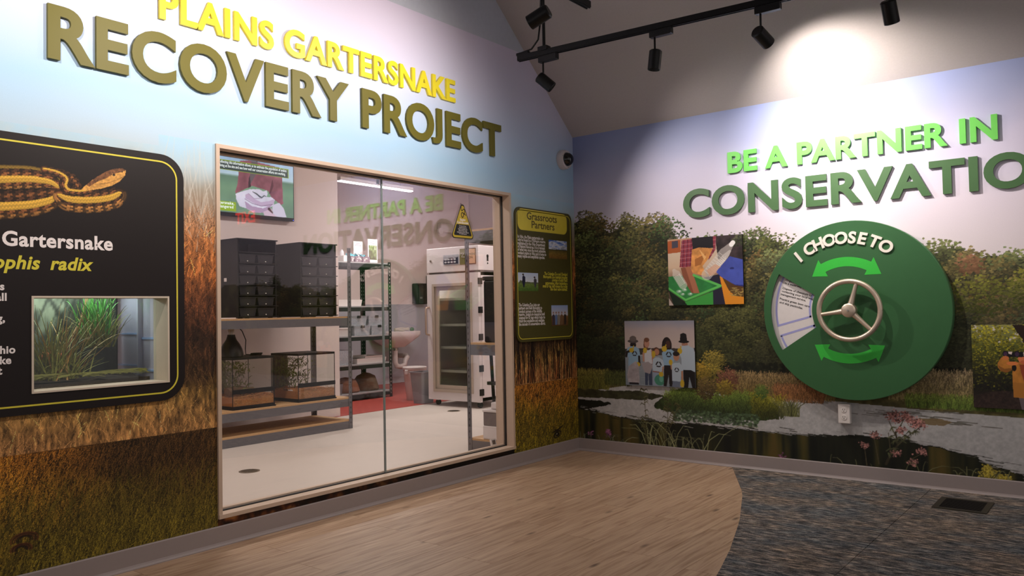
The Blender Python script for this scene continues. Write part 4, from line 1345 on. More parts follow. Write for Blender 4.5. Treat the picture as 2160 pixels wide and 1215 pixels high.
lv.sheet([[(DX + .505 * math.cos(R(190.6)), DZ + .505 * math.sin(R(190.6))), (DX + .505 * math.cos(R(192.2)), DZ + .505 * math.sin(R(192.2))),
           (DX + .268 * math.cos(R(189.4)), DZ + .268 * math.sin(R(189.4))), (DX + .268 * math.cos(R(186.6)), DZ + .268 * math.sin(R(186.6)))]], ORt, 0.038, 0.0386)
band(lv, 0.492, 0.505, 199.5, 250); band(lv, 0.262, 0.275, 200.5, 250)
lv.sheet([[(DX + .505 * math.cos(R(198.6)), DZ + .505 * math.sin(R(198.6))), (DX + .505 * math.cos(R(200.2)), DZ + .505 * math.sin(R(200.2))),
           (DX + .262 * math.cos(R(203)), DZ + .262 * math.sin(R(203))), (DX + .262 * math.cos(R(200)), DZ + .262 * math.sin(R(200)))]], ORt, 0.038, 0.0386)
lv.build('printed_lines', LAV, iw)
# pledge text runs at a slant on the inner wheel
def slant(u, v, ang):
    c, s_ = math.cos(R(ang)), math.sin(R(ang))
    return lambda a, b, d: (u + (a * c - b * s_), -0.0385 - d, v + (a * s_ + b * c))
ip = MB()
def inner(tx, px, size, ang, off=0.018):
    vs, fs = text_shape(tx, size, off, 0, 1.02, 2)
    f = slant(px[0], px[1], ang)
    ip.add([f(a, b, 0.0002) for a, b in vs], fs)
for tx, p in (('Organize or participate', (1.731, 1.307)), ('in a waterway clean up.', (1.725, 1.287)),
              ('Dispose of chemicals by', (1.709, 1.253)), ('contacting your local waste', (1.704, 1.233)), ('management service.', (1.695, 1.213)),
              ('Practice green lawn care', (1.687, 1.182)), ('and skip pesticides.', (1.686, 1.158))):
    inner(tx, p, 0.0205, -16.5)
inner('Water', (1.752, 1.361), 0.046, -14, 0.03)
inner('Support', (1.750, 0.801), 0.034, 40, 0.03)
ip.build('lettering', BLK, iw)
ARW = mat('arrow_green', rgb(56, 190, 66), 0.45)
def arrow(cx, cz, r0, r1, a0, a1, hw, hl):
    """double-headed curved arrow"""
    rm = (r0 + r1) / 2
    q = lambda r, a: (cx + r * math.cos(R(a)), cz + r * math.sin(R(a)))
    p = arcpts(r1, a0, a1, 18, cx, cz) + [q(rm + hw, a1), q(rm, a1 + hl), q(rm - hw, a1)] + arcpts(r0, a1, a0, 18, cx, cz) + [q(rm - hw, a0), q(rm, a0 - hl), q(rm + hw, a0)]
    MB().sheet([p], ORt, 0.066, 0.0668).build('arrow', ARW, dk_)
arrow(DX - 0.030, DZ + 0.012, 0.272, 0.332, 62, 118, 0.062, 17)
arrow(DX - 0.024, DZ + 0.000, 0.280, 0.342, 242, 298, 0.062, 16)
LT = mat('raised_white', rgb(238, 232, 222), 0.4)
word, angs = 'I CHOOSE TO', [130.5, 0, 119.5, 111.3, 102.2, 92.8, 84.2, 76.2, 0, 66.6, 57.4]
for ch, a in zip(word, angs):
    if ch == ' ':
        continue
    vs, fs = text_shape(ch, 0.103, 0.036, 0.06, 1, 5)
    x0 = (min(p[0] for p in vs) + max(p[0] for p in vs)) / 2
    rr, ca, sa = 0.424, math.cos(R(a - 90)), math.sin(R(a - 90))
    bx, bz = DX - 0.030 + rr * math.cos(R(a)), DZ + 0.010 + rr * math.sin(R(a))
    mb = MB()
    extrude_flat(mb, [(bx + (p[0] - x0) * ca - p[1] * sa, bz + (p[0] - x0) * sa + p[1] * ca) for p in vs], fs, ORt, 0.066, 0.076)
    mb.build('letter', LT, dk_)['label'] = 'capital letter ' + ch
# the wheel
BR = mat('wheel_metal', rgb(214, 196, 178), 0.38, 0.75, var=0.05)
HX, HZ, HY = 2.163, 1.100, -0.128
hw_ = MB()
hw_.tube([(HX + 0.186 * math.cos(R(a)), HY, HZ + 0.186 * math.sin(R(a))) for a in range(0, 361, 6)], 0.0165, 14, False)
wheel = hw_.build('hand_wheel', BR, dk_)
for a in (74, 188, 316):
    c, s_ = math.cos(R(a)), math.sin(R(a))
    MB().tube([(HX + r_ * c, HY + y_, HZ + r_ * s_) for r_, y_ in ((0.02, 0.004), (0.06, 0.004), (0.12, 0.002), (0.186, 0))], [0.024, 0.018, 0.014, 0.013], 10).build('spoke', BR, wheel)
MB().lathe([(0.0001, -0.024), (0.036, -0.024), (0.044, -0.018), (0.046, 0.02), (0.040, 0.026), (0.024, 0.03), (0.022, 0.064)], (HX, HY, HZ), 'y', 30).build('hub', BR, wheel)
MB().lathe([(0.0001, -0.031), (0.006, -0.031), (0.007, -0.024)], (HX, HY, HZ), 'y', 10).build('hub_bolt', mat('bolt_steel', rgb(200, 196, 190), 0.25, 0.9), wheel)

# ---------------------------------------------------------------- power outlet under the disc
po = empty('power_outlet', (2.087, 0, 0.37), 'white duplex power outlet low on the wall under the disc', 'outlet')
OW = mat('outlet_white', rgb(226, 218, 214), 0.4, var=0.01)
MB().bbox(2.050, 2.124, -0.040, 0.0, 0.368, 0.494, 0.004).build('box', OW, po)
for z in (0.456, 0.408):
    f = MB().lathe([(0.0001, -0.0425), (0.0165, -0.0425), (0.0175, -0.040)], (2.087, 0, z), 'y', 20).build('socket', OW, po)
    mb = MB()
    for dx in (-0.0065, 0.0065):
        mb.box(2.087 + dx - 0.0013, 2.087 + dx + 0.0013, -0.0430, -0.0420, z - 0.001, z + 0.008)
    mb.lathe([(0.0001, -0.0430), (0.0028, -0.0430), (0.0028, -0.042)], (2.087, 0, z - 0.008), 'y', 8)
    mb.build('slots', BLK, f)

# ---------------------------------------------------------------- three photo boards on the pond wall
def photo_board(name, label, x0, x1, z0, z1, cv, th=0.014):
    o = empty(name, ((x0 + x1) / 2, 0, z0), label, 'picture')
    MB().box(x0, x1, -th, -0.001, z0, z1).build('board', mat('board_edge', rgb(26, 22, 22), 0.5), o)
    me = paint_mesh('print', [(cv, ())], lambda u, v, d: (x0 + (x1 - x0) * (u - cv.u0) / (cv.u1 - cv.u0), -th - 0.0004 + 0 * u, z0 + (z1 - z0) * (v - cv.v0) / (cv.v1 - cv.v0)))
    link('print', me, paint_mat('photo_print', 0.4, 0.4, 0.02), o)
    return o

# bottles going into a recycling bin
cv = Canvas(365, 885, 567, 100, 230, 210)
U, V = cv.U, cv.V
cv.a = ramp(V, [(100, C(190, 150, 120)), (200, C(206, 184, 162)), (300, C(206, 176, 150)), (400, C(120, 90, 70)), (567, C(60, 50, 44))])
cv.poly([(360, 112), (460, 108), (458, 195), (360, 200)], C(168, 86, 46)); cv.poly([(395, 115), (440, 112), (440, 160), (395, 165)], C(70, 66, 80))
cv.poly([(700, 80), (900, 60), (900, 290), (720, 260)], C(52, 42, 44), tex=.6, ts=.03)
cv.clump(850, 140, 40, 40, 60, C(40, 50, 30), C(110, 110, 80), 6, -1)
cv.poly([(540, 90), (700, 85), (690, 180), (545, 180)], C(30, 26, 32))
def plaid(pts, sk=0.0):
    p = np.array(pts)
    cv.poly(pts, C(132, 40, 56))
    i0, i1, j0, j1 = cv.win(p[:, 0].min(), p[:, 0].max(), p[:, 1].min(), p[:, 1].max())
    for k in range(12):
        x = p[:, 0].min() + k * 9
        cv.line([(x, p[:, 1].min()), (x + sk, p[:, 1].max())], 2.2, [C(228, 206, 210), C(46, 40, 84), C(226, 120, 120)][k % 3], 0.55)
    for k in range(14):
        y = p[:, 1].min() + k * 16
        cv.line([(p[:, 0].min(), y + 6), (p[:, 0].max(), y)], 2.4, [C(236, 214, 214), C(40, 36, 80)][k % 2], 0.55)
keep = cv.a.copy()
plaid([(468, 112), (540, 106), (548, 200), (532, 306), (448, 300), (458, 200)], -14)
msk = np.zeros(U.shape)
cvm = Canvas(365, 885, 567, 100, 230, 210)
cvm.poly([(468, 112), (540, 106), (548, 200), (532, 306), (448, 300), (458, 200)], (1, 1, 1)); cvm.poly([(688, 92), (712, 90), (706, 190), (655, 262), (650, 230), (690, 180)], (1, 1, 1))
plaid([(688, 92), (712, 90), (706, 190), (655, 262), (650, 230), (690, 180)], 4)
cv.a = np.where(cvm.a > 0.5, cv.a, keep)
cv.poly([(540, 182), (590, 170), (686, 182), (655, 250), (612, 300), (640, 372), (524, 340), (530, 300)], C(206, 140, 76), tex=.25, ts=.03)
cv.poly([(560, 250), (640, 215), (600, 290), (560, 300)], C(168, 104, 52)); cv.poly([(590, 180), (640, 240), (625, 260)], C(230, 176, 112))
cv.poly([(620, 380), (730, 360), (760, 567), (680, 567)], C(38, 36, 56))
cv.poly([(362, 362), (548, 358), (734, 436), (700, 462), (490, 532), (362, 446)], C(44, 124, 62), tex=.2, ts=.02)
for (x, y, r_) in ((440, 470, 26), (480, 460, 24), (520, 490, 22), (465, 490, 20)):
    cv.ell(x, y, r_, r_ * .6, C(206, 214, 206), .6, .5); cv.ell(x + 4, y - 3, r_ * .4, r_ * .25, C(240, 246, 240), .8, .4)
cv.poly([(456, 305), (524, 298), (560, 400), (586, 486), (532, 484), (480, 400)], C(168, 106, 78)); cv.poly([(456, 305), (490, 302), (545, 484), (532, 484), (480, 400)], C(136, 80, 58))
cv.line([(362, 446), (486, 532), (732, 440), (548, 360)], 16, C(96, 190, 92)); cv.line([(362, 452), (486, 540), (732, 450)], 5, C(56, 140, 60))
cv.poly([(482, 545), (680, 476), (680, 570), (490, 570)], C(62, 156, 66)); cv.poly([(362, 456), (480, 545), (500, 570), (400, 570)], C(18, 36, 24)); cv.poly([(362, 510), (400, 570), (362, 570)], C(176, 160, 150))
cv.poly([(700, 340), (800, 244), (890, 272), (890, 440), (830, 436), (755, 398)], C(70, 84, 172), tex=.12, ts=.02); cv.ell(812, 325, 15, 7, C(40, 46, 110)); cv.poly([(755, 398), (830, 436), (890, 440), (890, 455), (820, 448), (750, 408)], C(44, 50, 120))
cv.poly([(728, 374), (745, 384), (786, 470), (826, 512), (890, 520), (890, 570), (762, 570)], C(226, 144, 40)); cv.poly([(745, 384), (830, 440), (890, 452), (890, 520), (826, 512), (786, 470)], C(90, 60, 30))
for k in range(40):
    x, y = RNG.uniform(790, 885), RNG.uniform(455, 515)
    cv.line([(x, y), (x + RNG.uniform(10, 34), y + RNG.uniform(-12, 12))], 5, C(176, 150, 84) * RNG.uniform(.5, 1.15), .9)
def bottle(a, b, w, capc=None):
    a, b = np.array(a, float), np.array(b, float)
    d = (b - a) / np.hypot(*(b - a)); n = np.array([-d[1], d[0]])
    L_ = np.hypot(*(b - a))
    cv.line([a, a + d * L_ * .72, b], [w, w, w * .45], C(214, 206, 200), .62)
    for k in range(9):
        q = a + d * L_ * (.05 + .075 * k)
        cv.line([q - n * w * .42, q + n * w * .42], 2.6, C(248, 244, 240), .7)
        cv.line([q + d * 4 - n * w * .42, q + d * 4 + n * w * .42], 2.0, C(130, 112, 104), .4)
    cv.line([a + n * w * .3, a + d * L_ * .7 + n * w * .3], 3, C(250, 250, 250), .6)
    if capc is not None:
        cv.line([b, b + d * 16], w * .42, capc)
bottle((640, 362), (812, 165), 74, C(246, 244, 244)); bottle((690, 330), (800, 210), 40)
bottle((470, 425), (408, 322), 60)
cv.poly([(640, 330), (700, 290), (738, 312), (714, 330), (706, 352), (660, 372)], C(214, 160, 130), al=.7)
photo_board('photo_board', 'picture board of hands dropping plastic bottles into a green bin', 0.845, 1.426, 1.156, 1.650, cv)

# volunteers with thumbs up
cv = Canvas(62, 550, 1135, 678, 230, 215)
U, V = cv.U, cv.V
cv.a = ramp(V + 30 * (fbm(U, V, .01, 3, 4) - .5), [(678, C(150, 150, 166)), (740, C(190, 172, 170)), (840, C(206, 186, 178)), (905, C(206, 190, 186)), (925, C(150, 158, 166)), (1135, C(136, 146, 156))])
cv.poly([(62, 875), (200, 868), (350, 872), (550, 862), (550, 915), (62, 920)], C(64, 58, 54), wob=4, ws=.03)
for k in range(160):
    x, y = RNG.uniform(62, 550), RNG.uniform(925, 1130)
    cv.line([(x, y), (x + 24, y)], 1.5, C(190, 196, 200), .4)
SH, SH2, GLV, DKS = C(150, 182, 208), C(186, 200, 214), C(206, 172, 44), C(30, 22, 22)
# 1: man in a brimmed hat, bag
cv.poly([(92, 990), (155, 990), (160, 1130), (88, 1130)], C(34, 34, 44))
cv.ell(122, 848, 22, 28, DKS); cv.ell(122, 822, 39, 13, C(86, 76, 74)); cv.ell(122, 804, 25, 20, C(110, 98, 94)); cv.poly([(110, 870), (136, 870), (138, 885), (108, 885)], DKS)
cv.poly([(68, 905), (82, 868), (108, 858), (140, 860), (165, 876), (174, 930), (158, 940), (158, 1005), (84, 1005), (86, 940)], SH)
cv.line([(70, 930), (76, 900), (104, 890)], 16, DKS); cv.line([(164, 930), (166, 990)], 15, DKS); cv.ell(110, 886, 18, 17, GLV); cv.line([(122, 872), (126, 856)], 8, GLV); cv.ell(155, 986, 16, 16, GLV)
cv.poly([(86, 1000), (140, 962), (160, 1000), (164, 1116), (80, 1114), (74, 1060)], C(176, 166, 170), tex=.2, ts=.03)
# 2: woman in a white tank top
cv.ell(214, 850, 16, 52, C(120, 76, 54)); cv.ell(222, 838, 18, 28, C(196, 142, 118)); cv.ell(221, 812, 19, 16, C(120, 76, 54))
cv.line([(196, 960), (196, 905), (208, 880)], 13, C(200, 146, 120)); cv.line([(252, 885), (262, 970)], 14, C(200, 146, 120))
cv.poly([(204, 876), (216, 884), (236, 884), (250, 874), (258, 980), (204, 980)], C(214, 212, 218)); cv.ell(208, 886, 14, 20, GLV)
cv.poly([(205, 980), (256, 980), (254, 1130), (232, 1130), (228, 1040), (222, 1130), (204, 1130)], C(60, 70, 96))
cv.poly([(180, 975), (230, 965), (262, 990), (240, 1050), (200, 1040)], C(170, 158, 160))
# 3: girl
cv.ell(288, 893, 24, 30, C(92, 56, 40)); cv.ell(291, 896, 17, 23, C(186, 130, 100)); cv.line([(262, 980), (264, 925)], 12, C(186, 130, 100)); cv.line([(334, 990), (322, 1045)], 12, C(186, 130, 100))
cv.poly([(262, 946), (282, 934), (306, 934), (332, 950), (342, 990), (328, 1000), (322, 1042), (262, 1040), (258, 990)], SH2); cv.ell(268, 912, 13, 24, GLV)
cv.poly([(262, 1036), (322, 1040), (330, 1130), (258, 1130)], C(150, 164, 186)); cv.line([(262, 1032), (304, 1036)], 8, C(150, 90, 80))
cv.ell(308, 1090, 38, 38, C(70, 140, 116)); cv.ell(318, 1082, 14, 22, C(130, 190, 170), .7); cv.ell(318, 1050, 16, 17, GLV)
# 4: woman with long dark hair
cv.ell(362, 850, 34, 58, DKS); cv.ell(370, 842, 17, 26, C(74, 44, 34))
cv.poly([(326, 900), (350, 880), (392, 876), (418, 896), (424, 940), (408, 950), (404, 990), (340, 990)], SH); cv.ell(344, 873, 18, 20, GLV); cv.line([(352, 858), (356, 846)], 8, GLV)
cv.poly([(340, 986), (402, 988), (396, 1060), (394, 1132), (374, 1132), (370, 1050), (354, 1132), (334, 1132)], C(30, 22, 24))
# 6: man in a black hat
cv.ell(484, 838, 20, 25, C(176, 126, 104)); cv.ell(478, 822, 36, 10, C(18, 16, 18)); cv.poly([(452, 822), (456, 770), (476, 762), (496, 770), (502, 822)], C(22, 20, 22))
cv.poly([(470, 1006), (550, 1020), (550, 1136), (528, 1136), (510, 1060), (500, 1136), (472, 1136)], C(16, 14, 18))
cv.poly([(434, 880), (466, 850), (506, 848), (544, 868), (556, 930), (550, 1028), (520, 1014), (462, 1014), (458, 930)], SH2); cv.ell(450, 886, 16, 20, GLV); cv.line([(456, 868), (458, 856)], 8, GLV)
# 5: boy
cv.ell(425, 926, 20, 28, C(190, 134, 104)); cv.ell(424, 906, 23, 16, DKS)
cv.line([(392, 1010), (390, 975)], 12, C(190, 134, 104)); cv.line([(462, 1020), (462, 1090)], 12, C(190, 134, 104))
cv.poly([(394, 980), (412, 968), (446, 966), (474, 1000), (470, 1020), (456, 1024), (452, 1098), (394, 1094)], SH2); cv.ell(386, 965, 13, 20, GLV); cv.ell(461, 1108, 14, 26, GLV)
cv.poly([(396, 1092), (450, 1096), (444, 1136), (394, 1136)], C(110, 120, 140))
def recyc(x, y, s):
    for k in range(3):
        a = R(90 + 120 * k)
        b = R(90 + 120 * k + 95)
        cv.line([(x + s * math.cos(a + .3), y - s * math.sin(a + .3)), (x + s * math.cos((a + b) / 2 + .1) * .9, y - s * math.sin((a + b) / 2 + .1) * .9), (x + s * math.cos(b), y - s * math.sin(b))], s * .5, DKS)
for x, y, s_ in ((132, 910, 15), (302, 982, 17), (374, 912, 16), (426, 1016, 13)):
    recyc(x, y, s_)
cv.a *= 0.86
photo_board('photo_board', 'picture board of six volunteers in recycling shirts giving thumbs up', 0.4575, 1.043, 0.548, 1.043, cv)

# person with binoculars
cv = Canvas(165, 1354, 1100, 132, 300, 240)
U, V = cv.U, cv.V
cv.a = ramp(V, [(132, C(150, 150, 100)), (400, C(84, 90, 36)), (650, C(40, 42, 20)), (850, C(28, 24, 18)), (1100, C(48, 36, 32))])
for k in range(26):
    cv.ell(RNG.uniform(165, 1354), RNG.uniform(132, 330), RNG.uniform(16, 60), RNG.uniform(12, 36), C(226, 216, 214), .85, .5)
m = 3400
us, vs = RNG.uniform(165, 1354, m), RNG.uniform(132, 900, m) ** 1.0
t = np.clip(1.15 - (vs - 132) / 620 + RNG.normal(0, .25, m), 0, 1)[:, None]
cv.dabs(us, vs, RNG.uniform(5, 15, m), RNG.uniform(4, 10, m), np.clip((C(22, 24, 14) + (C(196, 186, 46) - C(22, 24, 14)) * t) * RNG.uniform(.5, 1.1, (m, 1)), 0, 1), .85)
cv.poly([(585, 132), (720, 132), (770, 300), (790, 420), (720, 420), (690, 300)], C(42, 28, 20), wob=12, ws=.02)
cv.poly([(165, 960), (400, 900), (1354, 860), (1354, 1100), (165, 1100)], C(54, 40, 36), tex=.5, ts=.04, al=.8)
COAT, CO2 = C(190, 124, 50), C(140, 88, 36)
cv.poly([(632, 960), (860, 960), (870, 1105), (660, 1105)], C(104, 92, 96))
cv.poly([(430, 575), (468, 512), (540, 500), (552, 560), (516, 590), (600, 556), (660, 560), (720, 590), (900, 620), (960, 760), (940, 980), (700, 972), (582, 962), (576, 700), (580, 650), (520, 684), (460, 668), (430, 620)], COAT, tex=.15, ts=.02)
cv.poly([(650, 585), (735, 590), (740, 980), (700, 972), (690, 780), (665, 680)], C(150, 66, 40)); cv.poly([(582, 962), (576, 800), (590, 790), (700, 800), (700, 972)], COAT * .92); cv.poly([(430, 600), (460, 668), (520, 684), (580, 650), (560, 630), (500, 640)], CO2)
cv.ell(596, 626, 24, 38, C(22, 16, 14))
cv.ell(700, 520, 62, 56, C(224, 128, 84)); cv.ell(760, 520, 70, 80, C(216, 120, 80)); cv.ell(790, 470, 100, 60, C(224, 206, 190)); cv.ell(690, 560, 30, 22, C(200, 100, 66))
cv.poly([(488, 440), (560, 434), (600, 452), (690, 440), (700, 500), (590, 504), (500, 500)], C(22, 18, 22)); cv.ell(516, 468, 30, 36, C(20, 16, 22)); cv.ell(514, 470, 20, 25, C(72, 46, 76)); cv.ell(632, 468, 32, 36, C(20, 16, 22)); cv.ell(630, 470, 21, 25, C(66, 44, 70))
cv.poly([(540, 440), (584, 444), (574, 474), (546, 464)], C(226, 206, 200)); cv.ell(512, 516, 36, 24, C(206, 120, 66)); cv.ell(580, 576, 60, 22, C(222, 128, 70))
photo_board('photo_board', 'picture board of a person in a mustard coat looking through binoculars', 2.823, 3.405, 0.514, 1.003, cv)

# ---------------------------------------------------------------- warning triangle stuck on the glass
tg = empty('warning_sign', (-0.05, -1.31, 1.64), 'yellow and black triangular snake sign stuck on the window glass', 'sign')
GX = on_left(gx + 0.0042)
def rounded(pts, r, n=6):
    out = []
    k = len(pts)
    for i in range(k):
        p, a, b = Vector(pts[i]), Vector(pts[i - 1]), Vector(pts[(i + 1) % k])
        u, v = (a - p).normalized(), (b - p).normalized()
        h = math.acos(max(-1, min(1, u.dot(v)))) / 2
        t = r / math.tan(h)
        s0, s1 = p + u * t, p + v * t
        c = p + (u + v).normalized() * (r / math.sin(h))
        a0 = math.atan2(s0.y - c.y, s0.x - c.x)
        a1 = math.atan2(s1.y - c.y, s1.x - c.x)
        d = (a1 - a0 + math.pi) % (2 * math.pi) - math.pi
        out += [(c.x + r * math.cos(a0 + d * q / n), c.y + r * math.sin(a0 + d * q / n)) for q in range(n + 1)]
    return out
tc_, tb, tt_ = -1.308, 1.645, 1.915
def tri(ins, r):
    return rounded([(tc_ - 0.122 + ins * 1.5, tb + ins), (tc_ + 0.122 - ins * 1.5, tb + ins), (tc_, tt_ - ins * 2.4)], r)
MB().sheet([tri(0, 0.022)], GX, 0.0, 0.002).build('backing', mat('sign_black', rgb(34, 24, 12), 0.45), tg)
MB().sheet([tri(0.0065, 0.018)], GX, 0.002, 0.0024).build('face', mat('sign_gold', rgb(196, 168, 48), 0.45), tg)
MB().sheet([rounded([(tc_ - 0.094, tb + 0.021), (tc_ + 0.094, tb + 0.021), (tc_ + 0.064, tb + 0.098), (tc_ - 0.064, tb + 0.098)], 0.008)], GX, 0.0024, 0.0028).build('text_block', BLK, tg)
for tx, v, h in (('Staying', tb + 0.124, 0.026), ('Cold-blooded', tb + 0.104, 0.026)):
    text_on('lettering', tx, GX, tc_, v, h * 0.85, WHT, tg, 0.03, 0, 'c', 0.0026, 0.95)
for k, tx in enumerate(('For about 90 days,', 'the gartersnakes are', 'kept in a brumation unit,', 'which simulates winter', 'temperatures and the darkness', 'of a crayfish burrow.')):
    text_on('lettering', tx, GX, tc_, tb + 0.084 - k * 0.0108, 0.0102, WHT, tg, 0.02, 0, 'c', 0.0030, 0.95, res=1)
sp = [(395, 190), (400, 250), (396, 310), (398, 355), (415, 380), (440, 372), (456, 340), (478, 328), (500, 345), (508, 390), (498, 440), (470, 480), (460, 530), (440, 562), (415, 545), (402, 490), (412, 440), (440, 428), (480, 452), (535, 490)]
sy = lambda p: (tc_ + (p[0] - 440) / 14.3 * 0.00495, tb + 0.270 - (p[1] - 85) / 1045.0 * 0.270)
mb = MB()
q = [sy(p) for p in sp]
for i in range(len(q) - 1):
    d = Vector((q[i + 1][0] - q[i][0], q[i + 1][1] - q[i][1]))
    n_ = Vector((-d.y, d.x)).normalized() * 0.0031
    e = d.normalized() * 0.0015
    mb.sheet([[(q[i][0] - e.x + n_.x, q[i][1] - e.y + n_.y), (q[i][0] - e.x - n_.x, q[i][1] - e.y - n_.y), (q[i + 1][0] + e.x - n_.x, q[i + 1][1] + e.y - n_.y), (q[i + 1][0] + e.x + n_.x, q[i + 1][1] + e.y + n_.y)]], GX, 0.0024, 0.0028)
mb.build('snake_symbol', mat('sign_black', rgb(34, 24, 12), 0.45), tg)

# ---------------------------------------------------------------- lit exit sign farther along the pond wall
es = empty('exit_sign', (4.45, 0, 2.2), 'red lit EXIT sign whose reflection shows in the window', 'sign')
MB().bbox(4.28, 4.60, -0.05, 0.0, 2.19, 2.39, 0.006).build('housing', mat('exit_white', rgb(220, 216, 212), 0.5), es)
text_on('lettering', 'EXIT', on_right(-0.0505), 4.44, 2.225, 0.185, mat('exit_red', rgb(230, 40, 40), 0.5, emit=(1, 0.05, 0.04), estr=3.0), es, 0.03, 0, 'c', 0.0005, 1.05)

# ---------------------------------------------------------------- floor register in the carpet
fv = empty('floor_register', (2.80, -0.37, 0.003), 'black metal floor register set in the carpet', 'vent')
MB().sheet([[(2.672, -0.512), (2.938, -0.512), (2.938, -0.216), (2.672, -0.216)], [(2.702, -0.245), (2.908, -0.245), (2.908, -0.483), (2.702, -0.483)]], on_floor(0.003), 0.0, 0.005).build('rim', mat('register_metal', rgb(62, 58, 48), 0.45, 0.4), fv)
MB().box(2.70, 2.91, -0.485, -0.243, 0.0032, 0.0042).build('well', mat('register_dark', rgb(10, 9, 9), 0.8), fv)
for k in range(17):
    MB().box(2.702, 2.908, -0.480 + k * 0.0142, -0.4745 + k * 0.0142, 0.0042, 0.007).build('slat', mat('register_slat', rgb(26, 23, 22), 0.5, 0.3), fv)

# ================================================================== inside the lab
random.seed(5)
GRY = mat('rack_grey', rgb(104, 102, 106), 0.5, 0.3, var=0.05)
SLT = mat('slot_dark', rgb(28, 26, 28), 0.8)
SLTL = mat('slot_light', rgb(196, 190, 186), 0.6)
OSB = mat('particle_board', rgb(190, 150, 104), 0.7, var=0.22, scale=90)
BRK = mat('rack_black', rgb(24, 26, 26), 0.5, 0.2)
WPL = mat('white_plastic', rgb(222, 212, 208), 0.4, var=0.02)
BPL = mat('black_plastic', rgb(9, 9, 10), 0.5, spec=0.3, var=0.05)
CLR = cloudy_mat('clear_plastic', rgb(196, 200, 206), 0.62, 0.25)

def rack(root, x0, x1, y0, y1, h, shelves, m, deck_m, pw=0.042, beam=0.075, slot_m=SLT):
    """slotted-angle shelving: four posts, beams and decks; shelves = deck heights"""
    t = 0.004
    for (px, sx) in ((x0, 1), (x1, -1)):
        for (py, sy) in ((y0, 1), (y1, -1)):
            mb = MB()
            mb.box(min(px, px + sx * t), max(px, px + sx * t), min(py, py + sy * pw), max(py, py + sy * pw), 0, h)
            mb.box(min(px, px + sx * pw), max(px, px + sx * pw), min(py, py + sy * t), max(py, py + sy * t), 0, h)
            p = mb.build('post', m, root)
            sl = MB()
            z = 0.05
            while z < h - 0.03:
                for e in (-0.0006, t + 0.0006):
                    q = px + sx * e
                    sl.box(q - 0.0005, q + 0.0005, py + sy * (pw * .5) - .0035, py + sy * (pw * .5) + .0035, z, z + 0.018)
                    q = py + sy * e
                    sl.box(px + sx * (pw * .5) - .0035, px + sx * (pw * .5) + .0035, q - 0.0005, q + 0.0005, z, z + 0.018)
                z += 0.05
            sl.build('post_slots', slot_m, p, 'stuff')
    for z in shelves:
        zt = z - 0.016
        for px in (x0, x1):
            sx = 1 if px == x0 else -1
            MB().box(min(px + sx * t, px + sx * (t + .012)), max(px + sx * t, px + sx * (t + .012)), y0 + t, y1 - t, zt - beam, zt).build('beam', m, root)
        for py in (y0, y1):
            sy = 1 if py == y0 else -1
            MB().box(x0 + .018, x1 - .018, min(py + sy * t, py + sy * (t + .012)), max(py + sy * t, py + sy * (t + .012)), zt - beam, zt).build('beam', m, root)
        MB().box(x0 + 0.006, x1 - 0.006, y0 + 0.006, y1 - 0.006, zt, z).build('deck', deck_m, root)
    return root

g1 = empty('shelving_rack', (-2.9, -1.07, 0), 'grey steel shelving rack holding drawer towers and two terrariums', 'rack')
rack(g1, -3.20, -2.60, -1.98, -0.147, 1.80, (0.092, 0.312, 1.116), GRY, OSB)

# ---------------------------------------------------------------- drawer towers
def tower(y0, y1, label):
    x0, x1, z0, z1 = -3.18, -2.735, 1.117, 1.832
    r = empty('drawer_tower', ((x0 + x1) / 2, (y0 + y1) / 2, z0), label, 'drawers', 'black drawer towers on the grey rack')
    sh = MB()
    sh.box(x0, x1, y0, y0 + 0.010, z0 + .012, z1); sh.box(x0, x1, y1 - 0.010, y1, z0 + .012, z1); sh.box(x0, x0 + 0.010, y0 + .01, y1 - .01, z0 + .012, z1)
    sh.box(x0, x1, y0, y1, z0 + .004, z0 + .012); sh.box(x0, x1 + .004, y0 - .006, y1 + .016, z1, z1 + 0.010)
    for yy in (y0 + .03, y1 - .06):
        sh.box(x1 - .05, x1 - .02, yy, yy + .03, z0, z0 + .004); sh.box(x0 + .02, x0 + .05, yy, yy + .03, z0, z0 + .004)
    sh.build('cabinet', BPL, r)
    rows, top = 6, z1 - 0.115
    pitch = (top - z0 - 0.014) / rows
    w = (y1 - y0 - 0.02)
    drm = mat('drawer_smoke', rgb(26, 28, 33), 0.35, spec=0.4, var=0.1)
    lip = None
    dm = None
    for k in range(rows + 1):
        z = z0 + 0.014 + k * pitch
        if lip is None:
            lip = MB().box(-0.42, 0.006, 0, w + 0.026, -0.004, 0.004).mesh('shelf_lip')
        link('shelf_lip', lip, BPL, r, (x1, y0 + 0.010, z))
    for k in range(rows):
        z = z0 + 0.014 + k * pitch
        for c in range(2):
            yc = y0 + 0.012 + w * (0.23 + 0.49 * c)
            if dm is None:
                hw, hb, hh = w * 0.225, w * 0.195, pitch - 0.018
                mb = MB()
                vs = []
                for (xx, k_) in ((-0.40, 0.94), (0.0, 1.0)):
                    vs += [(xx, -hb * k_, 0.006), (xx, hb * k_, 0.006), (xx, hw * k_, hh), (xx, -hw * k_, hh)]
                mb.add(vs, [(0, 1, 2, 3), (4, 7, 6, 5), (0, 4, 5, 1), (1, 5, 6, 2), (2, 6, 7, 3), (3, 7, 4, 0)])
                mb.box(-0.004, 0.006, -hw - 0.004, hw + 0.004, hh - 0.006, hh)
                dm = mb.mesh('drawer')
                kn = MB().lathe([(0.0001, 0.006), (0.0045, 0.005), (0.0048, 0.0)], (0, 0, 0), 'x', 10).mesh('knob')
                kn.materials.append(mat('knob_white', rgb(232, 226, 214), 0.4))
            d = link('drawer', dm, drm, r, (x1, yc, z))
            link('knob', kn, None, d, (x1, yc, z + 0.018))
    return r
